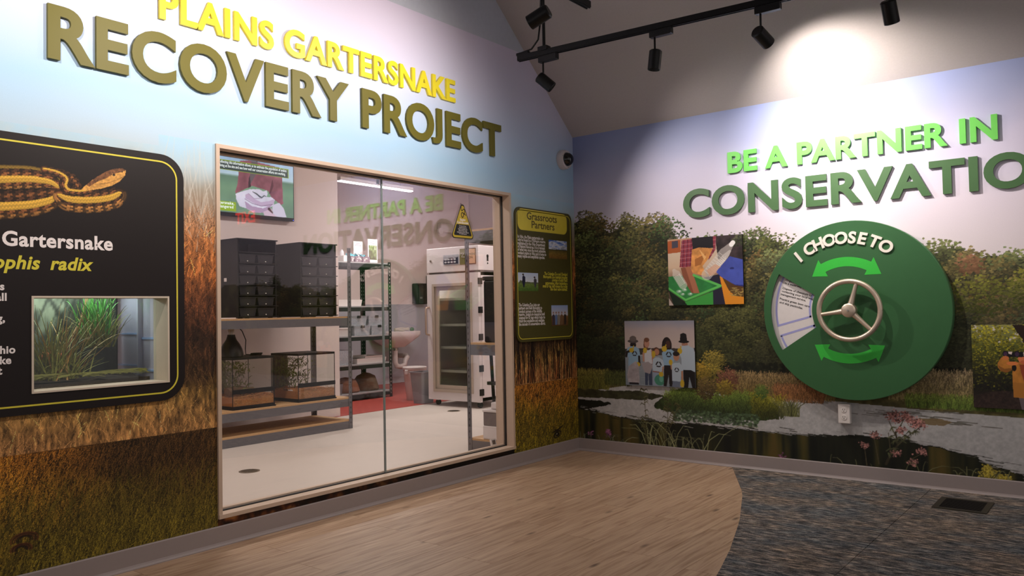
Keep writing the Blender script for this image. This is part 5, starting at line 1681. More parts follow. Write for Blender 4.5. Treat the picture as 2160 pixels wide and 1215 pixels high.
t1 = tower(-1.338, -0.930, 'black drawer tower nearest the window frame, white tag on its side')
MB().box(-2.95, -2.91, -1.3395, -1.338, 1.455, 1.487).build('tag', WPL, t1)
tower(-0.655, -0.222, 'black drawer tower at the open end of the grey rack')
nt_ = MB().box(-2.72, -2.64, -1.60, -1.42, 1.1165, 1.126)
tag(nt_.build('paper_pad', WPL), 'white paper pad lying in front of the drawer tower', 'paper')

# ---------------------------------------------------------------- terrariums
def ribbon(mb, root, tip, sag, w, n=6, side=None):
    a, b = Vector(root), Vector(tip)
    s = Vector(side) if side is not None else (b - a).cross(Vector((0, 0, 1)))
    if s.length < 1e-6:
        s = Vector((1, 0, 0))
    s = s.normalized()
    vs, fs = [], []
    for k in range(n + 1):
        t = k / n
        p = a + (b - a) * t + Vector((0, 0, sag * 4 * t * (1 - t)))
        ww = w * (1 - 0.85 * t) / 2 + 0.0002
        vs += [p - s * ww, p + s * ww]
    for k in range(n):
        fs.append((2 * k, 2 * k + 1, 2 * k + 3, 2 * k + 2))
    mb.add(vs, fs)

SUB = mat('wood_chips', rgb(186, 116, 62), 0.9, var=0.6, scale=150, bump=1.0)
BARK = mat('bark', rgb(112, 78, 50), 0.9, var=0.5, scale=60, bump=1.0)
PLG = mat('plant_green', rgb(112, 112, 50), 0.6, var=0.6, scale=24)
TGL = glass_mat('terrarium_glass', (0.95, 0.97, 0.96), 0.7, 0.0, 0.01)
def terrarium(y0, y1, x0, x1, z0, z1, label, log=True):
    r = empty('terrarium', ((x0 + x1) / 2, (y0 + y1) / 2, z0), label, 'terrarium')
    h = z1 - z0
    mb = MB()
    mb.box(x0, x1 + 0.012, y0 - .004, y1 + .008, z0, z0 + 0.012); mb.box(x0 + .006, x1 + .006, y0, y1, z0 + .012, z0 + 0.030)
    mb.build('base', BPL, r)
    MB().box(x1 - 0.006, x1 + 0.006, y0, y1, z0 + h * 0.30, z0 + h * 0.385).build('vent_strip', BPL, r)
    tp = MB()
    ring_h = 0.020
    tp.box(x0, x1, y0, y0 + .018, z1 - ring_h, z1); tp.box(x0, x1, y1 - .018, y1, z1 - ring_h, z1)
    tp.box(x0, x0 + .018, y0 + .018, y1 - .018, z1 - ring_h, z1); tp.box(x1 - .018, x1, y0 + .018, y1 - .018, z1 - ring_h, z1)
    tf = tp.build('top_frame', BPL, r)
    MB().box(x0 + .018, x1 - .018, y0 + .018, y1 - .018, z1 - 0.006, z1 - 0.003).build('mesh_screen', mat('screen_mesh', rgb(96, 92, 90), 0.6, 0.3), tf)
    for (px, py) in ((x1 - .005, y0), (x1 - .005, y1 - .005), (x0, y0), (x0, y1 - .005)):
        MB().box(px, px + .005, py, py + .005, z0 + .03, z1 - ring_h).build('corner_strip', BPL, r)
    gz0, gz1 = z0 + 0.03, z1 - ring_h
    MB().box(x1 - .004, x1 - .001, y0 + .005, y1 - .005, gz0, z0 + h * .30).build('pane', TGL, r)
    MB().box(x1 - .004, x1 - .001, y0 + .005, y1 - .005, z0 + h * .385, gz1).build('pane', TGL, r)
    MB().box(x0 + .005, x1 - .005, y0 + .001, y0 + .004, gz0, gz1).build('pane', TGL, r)
    MB().box(x0 + .005, x1 - .005, y1 - .004, y1 - .001, gz0, gz1).build('pane', TGL, r)
    # substrate with an uneven top
    n = 18
    vs, fs = [], []
    for i in range(n + 1):
        for j in range(n + 1):
            x, y = x0 + .008 + (x1 - x0 - .014) * i / n, y0 + .006 + (y1 - y0 - .012) * j / n
            z = z0 + 0.085 + 0.05 * float(fbm(np.array(x), np.array(y), 9, 3, int(abs(y0) * 10))) + RNG.normal(0, .004)
            vs.append((x, y, z))
    for i in range(n):
        for j in range(n):
            a = i * (n + 1) + j
            fs.append((a, a + n + 1, a + n + 2, a + 1))
    o = len(vs)
    vs += [(x0 + .008, y0 + .006, z0 + .03), (x1 - .006, y0 + .006, z0 + .03), (x1 - .006, y1 - .006, z0 + .03), (x0 + .008, y1 - .006, z0 + .03)]
    fs.append(tuple([o, o + 1] + [n * (n + 1)] + [0]))
    fs.append(tuple([o + 1] + [o + 2] + [n * (n + 1) + j for j in range(n, -1, -1)]))
    sb = MB().add(vs, fs)
    sb.build('substrate', SUB, r, 'stuff')
    sv = MB()
    for k in range(700):      # curled shavings, on top and pressed against the front pane
        c = Vector((RNG.uniform(x0 + .03, x1 - .02), RNG.uniform(y0 + .015, y1 - .015), z0 + RNG.uniform(.10, .135)))
        d = Vector((RNG.normal(0, .3), RNG.normal(0, 1), RNG.normal(0, .4))).normalized() * RNG.uniform(.012, .03)
        sd = None
        if k % 2:
            c.x, c.z = x1 - .0052, z0 + RNG.uniform(.036, .120)
            d.x = 0
            sd = (0, -d.z, d.y)
        ribbon(sv, c - d / 2, c + d / 2, 0.0 if sd else RNG.uniform(-.004, .006), .0045, 2, sd)
    sv.build('shavings', mat('shavings_pale', rgb(214, 150, 92), 0.85, var=0.6, scale=25), r, 'stuff')
    if log:
        lg = MB()
        pts = [(x1 - .10 - .02 * math.sin(t * 3), y0 + .01 + (y1 - y0) * .62 * t, z0 + .155 + .012 * math.sin(t * 5)) for t in np.linspace(0, 1, 9)]
        lg.tube(pts, [.034 + .006 * RNG.random() for _ in pts], 12)
        lg.build('cork_log', BARK, r)
    # printed backdrop half across the back, leafy plant in the corner
    bd = Canvas(0, 1, 0, 1, 50, 60)
    bd.a = ramp(fbm(bd.U * 2, bd.V, 4, 4, 13), [(.25, C(46, 34, 26)), (.5, C(104, 78, 52)), (.65, C(120, 112, 60)), (.8, C(160, 150, 110))])
    for k in range(26):
        x = RNG.random()
        bd.line([(x, 0), (x + RNG.normal(0, .1), .5), (x + RNG.normal(0, .2), 1)], [.05, .04, .02], C(70, 50, 36) * RNG.uniform(.6, 1.6), .7)
    me = paint_mesh('backdrop', [(bd, ())], lambda u, v, d: (x0 + 0.006 + 0 * u, y0 + .008 + u * (y1 - y0) * .42, gz0 + v * (gz1 - gz0)))
    link('backdrop', me, paint_mat('photo_print', 0.4, 0.4, 0.02), r)
    pm = MB()
    for k in range(420):
        c = Vector((RNG.uniform(x0 + .03, x1 - .06), y0 + .012 + (y1 - y0) * .55 * RNG.random() ** 1.5, z0 + RNG.uniform(.14, h * .88)))
        d = Vector((RNG.normal(0, .5), RNG.normal(.1, .6), RNG.normal(.2, .5))).normalized() * RNG.uniform(.02, .06)
        tipp = c + d
        tipp.y = max(y0 + .008, tipp.y); tipp.z = min(gz1 - .01, tipp.z)
        ribbon(pm, c, tipp, .008, RNG.uniform(.010, .022), 3, (RNG.normal(), RNG.normal(), RNG.normal()))
    for k in range(4):
        pm.tube([(x0 + .05 + .06 * k, y0 + .05 + .02 * k, z0 + .1), (x0 + .06 + .06 * k, y0 + .07, z0 + h * .5), (x0 + .05 + .07 * k, y0 + .10, z0 + h * .85)], [.004, .003, .001], 5)
    pm.build('foliage', PLG, r, 'stuff')
    return r
terrarium(-1.452, -1.022, -3.06, -2.652, 0.3125, 0.772, 'glass terrarium with a cork log under the black heat lamp')
terrarium(-0.757, -0.320, -3.08, -2.652, 0.3125, 0.772, 'glass terrarium with tall foliage at the open end of the shelf', False)

hl = empty('heat_lamp', (-2.85, -1.33, 0.772), 'black dome heat lamp standing on the terrarium lid', 'lamp')
hc = (-2.85, -1.335, 0.7725)
MB().lathe([(0.104, 0.0), (0.108, 0.004), (0.106, 0.03), (0.096, 0.07), (0.074, 0.115), (0.046, 0.155), (0.036, 0.185), (0.034, 0.20)], hc, 'z', 32).build('dome', mat('lamp_black', rgb(18, 17, 17), 0.35), hl)
MB().lathe([(0.026, 0.20), (0.027, 0.255), (0.020, 0.265), (0.0001, 0.265)], hc, 'z', 20).build('socket', mat('socket_metal', rgb(176, 166, 156), 0.35, 0.8), hl)
MB().tube([(-2.85, -1.335, 1.030), (-2.85, -1.325, 1.055), (-2.84, -1.29, 1.062), (-2.83, -1.235, 1.0), (-2.82, -1.205, 0.92), (-2.82, -1.21, 0.84), (-2.80, -1.22, 0.79), (-2.79, -1.16, 0.783)], 0.0042, 8).build('cord', BPL, hl)
cr_ = MB()
for k in range(5):
    cr_.tube([(-2.78 + .035 * math.cos(a) + .004 * k, -1.13 + .055 * math.sin(a), 0.780 + .004 * k) for a in np.linspace(0, 6.2, 22)], 0.0042, 6)
tag(cr_.build('extension_cable', BPL), 'coiled black cable lying on the terrarium lid', 'cable')

# ---------------------------------------------------------------- wall screen
tv = empty('wall_screen', (-3.40, -0.77, 2.12), 'flat screen on the lab wall showing hands holding a small snake', 'screen')
ya, yb, za, zb = -1.30, -0.236, 2.127, 2.716
MB().bbox(-3.44, -3.385, ya, yb, za, zb, 0.004).build('body', mat('screen_bezel', rgb(16, 16, 18), 0.3), tv)
sc_ = (ya + 0.010, yb - 0.010, za + 0.034, zb - 0.010)
cv = Canvas(sc_[0], sc_[1], sc_[2], sc_[3], 210, 112)
U, V = cv.U, cv.V
n = fbm(U, V, 6, 3, 19)
cv.a = ramp(V, [(2.16, C(96, 128, 112)), (2.4, C(108, 146, 120)), (2.52, C(92, 130, 112)), (2.545, C(176, 206, 224)), (2.7, C(150, 182, 214))])
cv.a *= (0.88 + 0.24 * n)[..., None]
TVc = [(-0.884, 2.684), (-0.768, 2.706), (-0.419, 2.677), (-0.385, 2.574), (-0.375, 2.302), (-0.403, 2.288), (-0.519, 2.359), (-0.559, 2.419), (-0.745, 2.451), (-0.926, 2.357), (-0.938, 2.367), (-0.909, 2.455)]
cv.poly(TVc, C(128, 78, 92), tex=.25, ts=12)
cv.poly([(-0.749, 2.703), (-0.676, 2.707), (-0.684, 2.590), (-0.745, 2.497), (-0.784, 2.423), (-0.770, 2.539)], C(92, 84, 92))
cv.poly([(-0.770, 2.551), (-0.758, 2.438), (-0.791, 2.423), (-0.783, 2.521)], C(56, 40, 52)); cv.poly([(-0.503, 2.548), (-0.490, 2.479), (-0.526, 2.393), (-0.546, 2.391)], C(84, 48, 60))
SKN = C(198, 200, 220)
cv.poly([(-0.932, 2.351), (-0.862, 2.381), (-0.772, 2.413), (-0.666, 2.425), (-0.613, 2.407), (-0.573, 2.423), (-0.563, 2.389), (-0.574, 2.353), (-0.519, 2.359), (-0.478, 2.334), (-0.493, 2.279), (-0.548, 2.239), (-0.616, 2.187), (-0.735, 2.182), (-0.812, 2.215), (-0.857, 2.223), (-0.889, 2.231), (-0.926, 2.295)], SKN, tex=.08, ts=12)
cv.poly([(-0.824, 2.351), (-0.785, 2.372), (-0.720, 2.321), (-0.641, 2.294), (-0.547, 2.315), (-0.492, 2.338), (-0.479, 2.322), (-0.500, 2.279), (-0.561, 2.255), (-0.668, 2.257), (-0.773, 2.293), (-0.824, 2.317)], C(176, 160, 190)); cv.poly([(-0.831, 2.288), (-0.747, 2.244), (-0.615, 2.233), (-0.506, 2.284), (-0.548, 2.233), (-0.616, 2.187), (-0.722, 2.183), (-0.812, 2.215)], C(160, 140, 172))
cv.line([(-0.831, 2.310), (-0.747, 2.273), (-0.642, 2.254), (-0.506, 2.284)], .006, C(120, 98, 130)); cv.line([(-0.785, 2.366), (-0.720, 2.321), (-0.634, 2.336)], .005, C(140, 120, 150))
cv.poly([(-0.506, 2.278), (-0.423, 2.309), (-0.368, 2.255), (-0.334, 2.163), (-0.481, 2.151), (-0.507, 2.219)], C(190, 190, 212)); cv.poly([(-0.616, 2.198), (-0.521, 2.242), (-0.494, 2.185), (-0.453, 2.159), (-0.603, 2.153)], C(188, 170, 190))
cv.line([(-0.739, 2.391), (-0.693, 2.373), (-0.654, 2.348), (-0.631, 2.342)], [.006, .014, .016, .012], C(56, 66, 74)); cv.line([(-0.631, 2.343), (-0.604, 2.365), (-0.580, 2.358)], [.012, .012, .006], C(84, 92, 104))
cv.line([(-0.548, 2.233), (-0.507, 2.196)], [.03, .012], C(66, 40, 48))
a_, b_ = (-1.121, 2.674), (-0.304, 2.578)
q0, q1 = (-1.122, 2.575)[1], (-1.121, 2.672)[1]
cv.poly([(-1.26, q0), (b_[0], q0), (b_[0], q1), (-1.26, q1)], C(128, 156, 46)); cv.poly([(-1.252, q0 + .008), (b_[0] - .008, q0 + .008), (b_[0] - .008, q1 - .008), (-1.252, q1 - .008)], C(50, 68, 70))
g0, g1_ = (-1.125, 2.174)[1], (-1.124, 2.267)[1]
cv.poly([(-1.29, g0), ((-0.926, 2.188)[0], g0), ((-0.926, 2.188)[0], g1_), (-1.29, g1_)], C(132, 164, 30))
me = paint_mesh('display', [(cv, ())], lambda u, v, d: (-3.3846 + 0 * u, u, v))
link('display', me, paint_mat('lit_display', 0.25, 0.5, 0.0, 100, 0.62), tv)
TW = mat('display_white', rgb(220, 236, 236), 0.4, emit=(0.75, 0.85, 0.88), estr=0.75)
TP = on_left(-3.3846)
l0, r0 = (-1.118, 2.636), (-0.330, 2.636)
text_on('lettering', 'Collecting this information allows us to estimate the population of snakes', TP, l0[0], (l0[1] + r0[1]) / 2 + .004, 0.040, TW, tv, .016, 0, 'l', .0008, 1, r0[0] - l0[0])
l0, r0 = (-1.104, 2.601), (-0.343, 2.597)
text_on('lettering', 'living at the site and see how well our conservation efforts are working.', TP, l0[0], (l0[1] + r0[1]) / 2 + .004, 0.040, TW, tv, .016, 0, 'l', .0008, 1, r0[0] - l0[0])
r0 = (-0.949, 2.237)
text_on('lettering', 'Plains Gartersnake,', TP, r0[0], r0[1], 0.042, TW, tv, .014, 0, 'r', .0008)
r0 = (-0.959, 2.201)
text_on('lettering', 'State Endangered', TP, r0[0], r0[1], 0.042, TW, tv, .014, 0, 'r', .0008)
MB().lathe([(0.0001, 0.002), (0.004, 0.002), (0.004, 0.0)], (-3.385, yb - .014, za + .012), 'x', 8).build('power_light', mat('blue_led', rgb(60, 80, 230), 0.4, emit=(0.1, 0.15, 1), estr=2), tv)

# ---------------------------------------------------------------- black rack at the back, with supplies
g2 = empty('shelving_rack', (-4.76, 1.55, 0), 'black shelving rack of lab supplies against the back of the lab', 'rack')
rack(g2, -5.05, -4.47, 0.55, 2.155, 1.84, (0.10, 0.478, 0.852, 1.243, 1.825), BRK, mat('rack_deck', rgb(150, 146, 146), 0.6), 0.05, 0.05, SLTL)
def carton(name, label, c, s, m, cat, extra=None, group=None):
    o = empty(name, (c[0], c[1], c[2]), label, cat, group)
    MB().bbox(c[0] - s[0] / 2, c[0] + s[0] / 2, c[1] - s[1] / 2, c[1] + s[1] / 2, c[2], c[2] + s[2], 0.003, 1).build('body', m, o)
    return o
zt_ = 1.8255
PNK = mat('carton_mauve', rgb(120, 98, 108), 0.6, var=0.1)
TEAL = mat('teal_glove', rgb(72, 166, 180), 0.6, var=0.2)
a1 = (1.433, 1.842)
carton('carton', 'plain white carton at the near end of the top black shelf', (-4.60, a1[0], zt_), (0.16, 0.115, 0.082), WPL, 'box')
bt = MB().lathe([(0.024, 0), (0.026, 0.01), (0.026, 0.05), (0.014, 0.066), (0.012, 0.08), (0.0001, 0.08)], (-4.60, a1[0] - 0.02, zt_ + 0.0822), 'z', 16)
tag(bt.build('bottle', cloudy_mat('bottle_clear', rgb(206, 206, 210), 0.5)), 'small clear bottle standing on the white carton', 'bottle')
def glove_box(y, label, w):
    o = empty('glove_box', (-4.60, y, zt_), label, 'box', 'glove boxes on the top black shelf')
    MB().bbox(-4.68, -4.52, y - w / 2, y + w / 2, zt_, zt_ + 0.078, 0.003, 1).build('carton', PNK, o)
    mb = MB()
    for k in range(14):
        c = Vector((-4.60 + RNG.normal(0, .025), y + RNG.uniform(-w * .4, w * .4), zt_ + .078))
        ribbon(mb, c, c + Vector((RNG.normal(0, .02), RNG.normal(0, .02), RNG.uniform(.02, .05))), .004, .03, 4)
    mb.build('glove', TEAL, o, 'stuff')
    mb = MB()
    for k in range(8):
        yy, zz = y - w / 2 + w * (.15 + .7 * RNG.random()), zt_ + .01 + .045 * RNG.random()
        mb.box(-4.5198, -4.5190, yy, yy + .014, zz, zz + .012)
    mb.build('printed_mark', WPL, o)
    return o
glove_box((1.521, 1.845)[0] + 0.004, 'mauve glove box beside the white carton', 0.05)
glove_box((1.626, 1.849)[0], 'mauve glove box between the white carton and patterned box', 0.11)
glove_box((1.750, 1.854)[0] + 0.012, 'patterned glove box in front of the tall flyer', 0.13)
def flyer(y, x, w, h, label, pic):
    o = empty('flyer', (x, y, zt_), label, 'flyer', 'flyers on the top black shelf')
    MB().box(x - .004, x, y - w / 2, y + w / 2, zt_, zt_ + h).build('card', mat('card_white', rgb(228, 220, 220), 0.5), o)
    f = on_left(x)
    if pic:
        cvf = Canvas(0, 1, 0, 1, 30, 40)
        cvf.a = ramp(fbm(cvf.U, cvf.V, 5, 3, 3) * .7 + .3 * cvf.V, [(.2, C(70, 56, 40)), (.45, C(96, 104, 62)), (.6, C(134, 150, 100)), (.75, C(190, 200, 180))])
        me = paint_mesh('picture', [(cvf, ())], lambda u, v, d: (x + .0006 + 0 * u, y - w * .43 + u * w * .86, zt_ + h * .14 + v * h * .6))
        link('picture', me, paint_mat('photo_print', 0.4, 0.4, 0.02), o)
    mb = MB()
    for k in range(3):
        mb.box(x, x + .0006, y - w * (.38 - .06 * k), y + w * (.36 - .08 * k), zt_ + h * (.80 + .05 * k), zt_ + h * (.815 + .05 * k))
    mb.build('lettering', mat('flyer_ink', rgb(150, 130, 150), 0.6), o)
flyer((1.794, 1.859)[0], -4.72, 0.16, 0.30, 'pale flyer half hidden behind the glove boxes', False)
flyer((1.913, 1.858)[0], -4.56, 0.168, 0.325, 'white flyer with a green picture on the top shelf', True)
def tub(name, label, x, y0, y1, z, h, depth, m, cat='tub', lid=None, group=None, clip=False):
    o = empty(name, (x - depth / 2, (y0 + y1) / 2, z), label, cat, group)
    k = 0.012
    vs = []
    for (zz, e) in ((z, k), (z + h, 0)):
        vs += [(x - depth + e, y0 + e, zz), (x - e, y0 + e, zz), (x - e, y1 - e, zz), (x - depth + e, y1 - e, zz)]
    n = [(a[0], a[1], a[2]) for a in vs]
    t = .003
    for (zz, e) in ((z + t, k + t), (z + h, t)):
        vs += [(x - depth + e, y0 + e, zz), (x - e, y0 + e, zz), (x - e, y1 - e, zz), (x - depth + e, y1 - e, zz)]
    fs = [(0, 3, 2, 1), (8, 9, 10, 11)]
    for i in range(4):
        j = (i + 1) % 4
        fs += [(i, j, j + 4, i + 4), (8 + i, 12 + i, 12 + j, 8 + j), (4 + i, 4 + j, 12 + j, 12 + i)]
    MB().add(vs, fs).build('body', m, o)
    if lid is not None:
        MB().box(x - depth - .004, x + .004, y0 - .004, y1 + .004, z + h, z + h + .010).build('lid', lid, o)
    if clip:
        MB().box(x, x + .008, (y0 + y1) / 2 - .03, (y0 + y1) / 2 + .03, z + h - .018, z + h + .014).build('clip', BPL, o)
    return o
yy = lambda px_y: px_y
S1, S2, S3, S4 = 1.2435, 0.8525, 0.4785, 0.1005
tub('tray', 'white open tray of instruments on the second black shelf', -4.52, 1.20, 1.68, S1, 0.085, 0.35, WPL, 'tray')
gr_ = 'clear lidded boxes on the middle black shelf'
tub('storage_box', 'clear lidded box, lower of the far pair on the middle shelf', -4.50, 1.82, 2.10, S2, 0.12, 0.40, CLR, 'box', CLR, gr_, True)
tub('storage_box', 'clear lidded box, lower of the near pair on the middle shelf', -4.50, 1.52, 1.80, S2, 0.12, 0.40, CLR, 'box', CLR, gr_, True)
tub('storage_box', 'clear lidded box stacked on top of the near pair', -4.50, 1.46, 1.74, S2 + .1305, 0.12, 0.40, CLR, 'box', CLR, gr_, True)
tub('storage_box', 'clear lidded box with blue contents stacked on the far pair', -4.50, 1.77, 2.05, S2 + .1305, 0.12, 0.40, CLR, 'box', CLR, gr_, True)
cm = [mat('content_blue', rgb(96, 110, 150), 0.6), mat('content_dark', rgb(50, 54, 66), 0.6), mat('content_white', rgb(206, 200, 200), 0.6)]
for k, (yc, z_, m_, lb) in enumerate(((1.58, S2 + .1345, 0, 'blue bundle inside the upper near clear box'), (1.92, S2 + .1345, 1, 'dark bundle inside the upper far clear box'),
                                   (1.64, S2 + .0045, 2, 'white roll inside the lower near clear box'), (1.96, S2 + .0045, 2, 'white roll inside the lower far clear box'))):
    mb = MB()
    mb.lathe([(0.0001, -.07), (.036, -.07), (.042, -.05), (.042, .05), (.036, .07), (.0001, .07)], (-4.62, yc, z_ + .043), 'y', 16)
    tag(mb.build('bundle', cm[m_]), lb, 'bundle')
tub('food_tub', 'white lidded tub in front of the clear boxes', -4.49, 1.20, 1.44, S2, 0.10, 0.22, cloudy_mat('milky_plastic', rgb(214, 206, 202), 0.25), 'tub', WPL)
tub('storage_bin', 'large clear open bin on the lower black shelf', -4.50, 1.00, 1.50, S3, 0.19, 0.42, CLR, 'bin')
tub('tray', 'low white tray beside the clear open bin', -4.50, 1.56, 2.08, S3, 0.07, 0.42, WPL, 'tray')
tub('tray', 'shallow white lid lying on the low white tray', -4.50, 1.70, 2.06, S3 + 0.0705, 0.025, 0.38, WPL, 'tray')
g_ = carton('label_card', 'bright green card standing by the clear open bin', (-4.49, 1.02, S3), (0.006, 0.09, 0.12), mat('card_green', rgb(96, 190, 60), 0.5), 'card')
tub('crate', 'grey crate at the near end of the bottom black shelf', -4.50, 0.95, 1.32, S4, 0.14, 0.42, cloudy_mat('grey_crate', rgb(120, 116, 118), 0.3), 'crate')
def sack(y, w, h, col, nm, label):
    mb = MB()
    prof_ = [(0.0001, 0), (.9, 0.0), (1.0, .12), (.96, .5), (.72, .8), (.3, .95), (0.0001, 1.0)]
    n, vs, fs = 20, [], []
    for (r_, z_) in prof_:
        for k in range(n):
            a = 2 * math.pi * k / n
            j = 1 + .08 * math.sin(3 * a + z_ * 5)
            vs.append((-4.74 + .19 * r_ * j * math.cos(a), y + w / 2 * r_ * j * math.sin(a), S4 + h * z_))
    for i in range(len(prof_) - 1):
        for k in range(n):
            a, b = i * n + k, i * n + (k + 1) % n
            fs.append((a, b, b + n, a + n))
    mb.add(vs, fs, True)
    return tag(mb.build('sack', mat(nm, col, 0.8, var=0.3, scale=40)), label, 'sack')
sack(1.56, 0.36, 0.20, rgb(150, 98, 70), 'sack_rust', 'rust brown sack on the bottom black shelf')
sack(1.92, 0.30, 0.24, rgb(124, 104, 80), 'sack_olive', 'olive brown sack beside the rust brown one')
pn = MB().box(-3.449, -3.447, 0.30, 0.395, 1.10, 1.24)
pap = MB().box(-4.466, -4.464, 1.03, 1.20, 0.865, 1.03)
tag(pap.build('paper_notice', WPL), 'white paper notice hanging on the black rack', 'paper')

# switch plate on the partition
so = empty('wall_outlet', (-3.447, -0.03, 1.12), 'grey electrical outlet plate on the lab partition above the rack shelf', 'outlet')
MB().bbox(-3.449, -3.440, -0.075, 0.005, 1.118, 1.235, 0.002, 1).build('plate', mat('steel_plate', rgb(150, 146, 144), 0.35, 0.7), so)
for z in (1.15, 1.20):
    MB().lathe([(0.0001, 0.001), (0.016, 0.001), (0.017, 0)], (-3.440, -0.035, z), 'x', 16).build('socket', WPL, so)

# ---------------------------------------------------------------- sink, dispensers, bins
sk = empty('wall_sink', (-5.7, 3.42, 0.45), 'white wall-hung sink left of the fridge', 'sink')
WC = mat('sink_white', rgb(226, 216, 214), 0.25, var=0.01)
def rr3(x0, x1, y0, y1, z, r, n=5):
    return [(a, b, z) for a, b in rrect(x0, x1, y0, y1, r, n)]
L_ = [rr3(-5.84, -5.62, 3.24, 3.56, 0.60, .08), rr3(-5.92, -5.54, 3.14, 3.66, 0.68, .10), rr3(-5.985, -5.475, 3.06, 3.74, 0.76, .09), rr3(-5.99, -5.46, 3.045, 3.755, 0.80, .07), rr3(-5.99, -5.46, 3.045, 3.755, 0.845, .07),
      rr3(-5.985, -5.468, 3.055, 3.745, 0.852, .065), rr3(-5.90, -5.52, 3.11, 3.69, 0.848, .07), rr3(-5.86, -5.56, 3.16, 3.64, 0.76, .08), rr3(-5.80, -5.62, 3.26, 3.54, 0.72, .06)]
mb = MB()
n = len(L_[0])
vs = [p for l in L_ for p in l]
fs = [(i * n + k, i * n + (k + 1) % n, (i + 1) * n + (k + 1) % n, (i + 1) * n + k) for i in range(len(L_) - 1) for k in range(n)]
fs += [tuple(range(n))[::-1], tuple((len(L_) - 1) * n + k for k in range(n))]
mb.add(vs, fs, True).build('basin', WC, sk)
PIPE = mat('pipe_white', rgb(214, 200, 196), 0.4)
MB().tube([(-5.72, 3.40, 0.60), (-5.72, 3.40, 0.36), (-5.72, 3.43, 0.30), (-5.72, 3.52, 0.285), (-5.72, 3.60, 0.31), (-5.72, 3.62, 0.38), (-5.72, 3.66, 0.43), (-5.78, 3.70, 0.45), (-5.985, 3.70, 0.45)], 0.040, 14).build('drain_pipe', PIPE, sk)
MB().tube([(-5.72, 3.40, 0.585), (-5.72, 3.40, 0.55)], 0.047, 14).build('collar', mat('chrome', rgb(170, 160, 150), 0.25, 0.9), sk)
tw_ = MB()
for k in range(5):
    tw_.tube([(-5.60, 3.28 + .30 * t, 0.870 + .006 * k + .006 * math.sin(t * 9 + k)) for t in np.linspace(0, 1, 8)], .017, 8)
tag(tw_.build('cloth', mat('cloth_white', rgb(206, 196, 182), 0.8, var=0.1)), 'crumpled white cloth lying on the sink rim', 'cloth')
sg = MB().lathe([(0.0001, 0), (.03, .0), (.036, .02), (.03, .045), (.016, .055), (.0001, .058)], (-5.58, 3.64, 0.853), 'z', 12)
tag(sg.build('scrub_pad', mat('scrub_green', rgb(60, 110, 70), 0.8, var=0.3, scale=80)), 'green scrubbing pad on the sink rim', 'sponge')
def dispenser(y0, y1, z0, z1, label):
    o = empty('soap_dispenser', (-5.93, (y0 + y1) / 2, z0), label, 'dispenser', 'black dispensers above the sink')
    MB().bbox(-5.998, -5.87, y0, y1, z0, z1, 0.02, 3).build('body', BPL, o)
    MB().bbox(-5.872, -5.855, y0 + .03, y1 - .14, z0 + .02, z1 - .03, 0.006, 2).build('cover', mat('dispenser_cover', rgb(24, 26, 28), 0.3), o)
    MB().box(-5.856, -5.853, y0 + .05, y1 - .17, z0 + .09, z0 + .12).build('label', mat('label_grey', rgb(120, 120, 120), 0.5), o)
    return o
dispenser(4.061, 4.335, 1.285, 1.634, 'black soap dispenser on the wall above the sink')
dispenser(4.40, 4.70, 1.32, 1.78, 'black towel dispenser half hidden behind the fridge')
wb_ = empty('trash_can', (-3.90, 2.02, 0), 'round white trash can with handles below the sink', 'trash can')
MB().lathe([(.105, 0.003), (.11, .01), (.150, .40), (.158, .405), (.160, .43), (.150, .435), (.146, .43), (.107, .02), (.0001, .02)], (-3.90, 2.02, 0), 'z', 30).build('body', WPL, wb_)
for s_ in (-1, 1):
    MB().bbox(-3.90 - .02, -3.90 + .03, 2.02 + s_ * .150 - .018, 2.02 + s_ * .150 + .018, .34, .40, .006, 1).build('handle', WPL, wb_)
gb = empty('waste_basket', (-3.53, 1.80, 0), 'small grey waste basket beside the fridge', 'trash can')
LB = [rr3(-3.62, -3.44, 1.70, 1.90, .003, .03), rr3(-3.65, -3.41, 1.67, 1.93, .385, .035), rr3(-3.657, -3.403, 1.663, 1.937, .387, .035), rr3(-3.657, -3.403, 1.663, 1.937, .40, .035), rr3(-3.645, -3.415, 1.675, 1.925, .40, .03), rr3(-3.61, -3.45, 1.71, 1.89, .02, .03)]
n = len(LB[0])
mb = MB().add([p for l in LB for p in l], [(i * n + k, i * n + (k + 1) % n, (i + 1) * n + (k + 1) % n, (i + 1) * n + k) for i in range(len(LB) - 1) for k in range(n)] + [tuple(range(n))[::-1], tuple(5 * n + k for k in range(n))])
mb.build('body', mat('basket_grey', rgb(142, 142, 148), 0.5), gb)

# ---------------------------------------------------------------- the tall white cooling cabinet
fr = empty('brumation_fridge', (-2.9, 2.05, 0), 'tall white cooling cabinet with a glass door and keypad', 'refrigerator')
FX0, FX1, FY0, FY1 = -3.325, -2.490, 1.705, 2.42
FW = mat('fridge_white', rgb(220, 210, 210), 0.35, var=0.01)
FC = mat('fridge_frame', rgb(180, 164, 150), 0.4)
bd_ = MB()
bd_.box(FX0, FX0 + .04, FY0 + .03, FY1, .085, 1.61); bd_.box(FX1 - .04, FX1, FY0 + .03, FY1, .085, 1.61); bd_.box(FX0, FX1, FY1 - .04, FY1, .085, 1.61); bd_.box(FX0, FX1, FY0 + .03, FY1, .085, .125); bd_.box(FX0, FX1, FY0 + .03, FY1, 1.57, 1.61)
bd_.build('cabinet', FW, fr)
MB().box(FX0 + .04, FX1 - .04, FY1 - .05, FY1 - .042, .125, 1.57).build('liner', mat('fridge_liner', rgb(190, 184, 170), 0.5), fr)
MB().bbox(FX0 - .004, FX1 + .004, FY0 - .015, FY1, 1.628, 1.925, .006, 2).build('control_head', FW, fr)
MB().box(FX0, FX1, FY0 + .02, FY1, 1.61, 1.628).build('gap', mat('gap_grey', rgb(110, 100, 98), 0.6), fr)
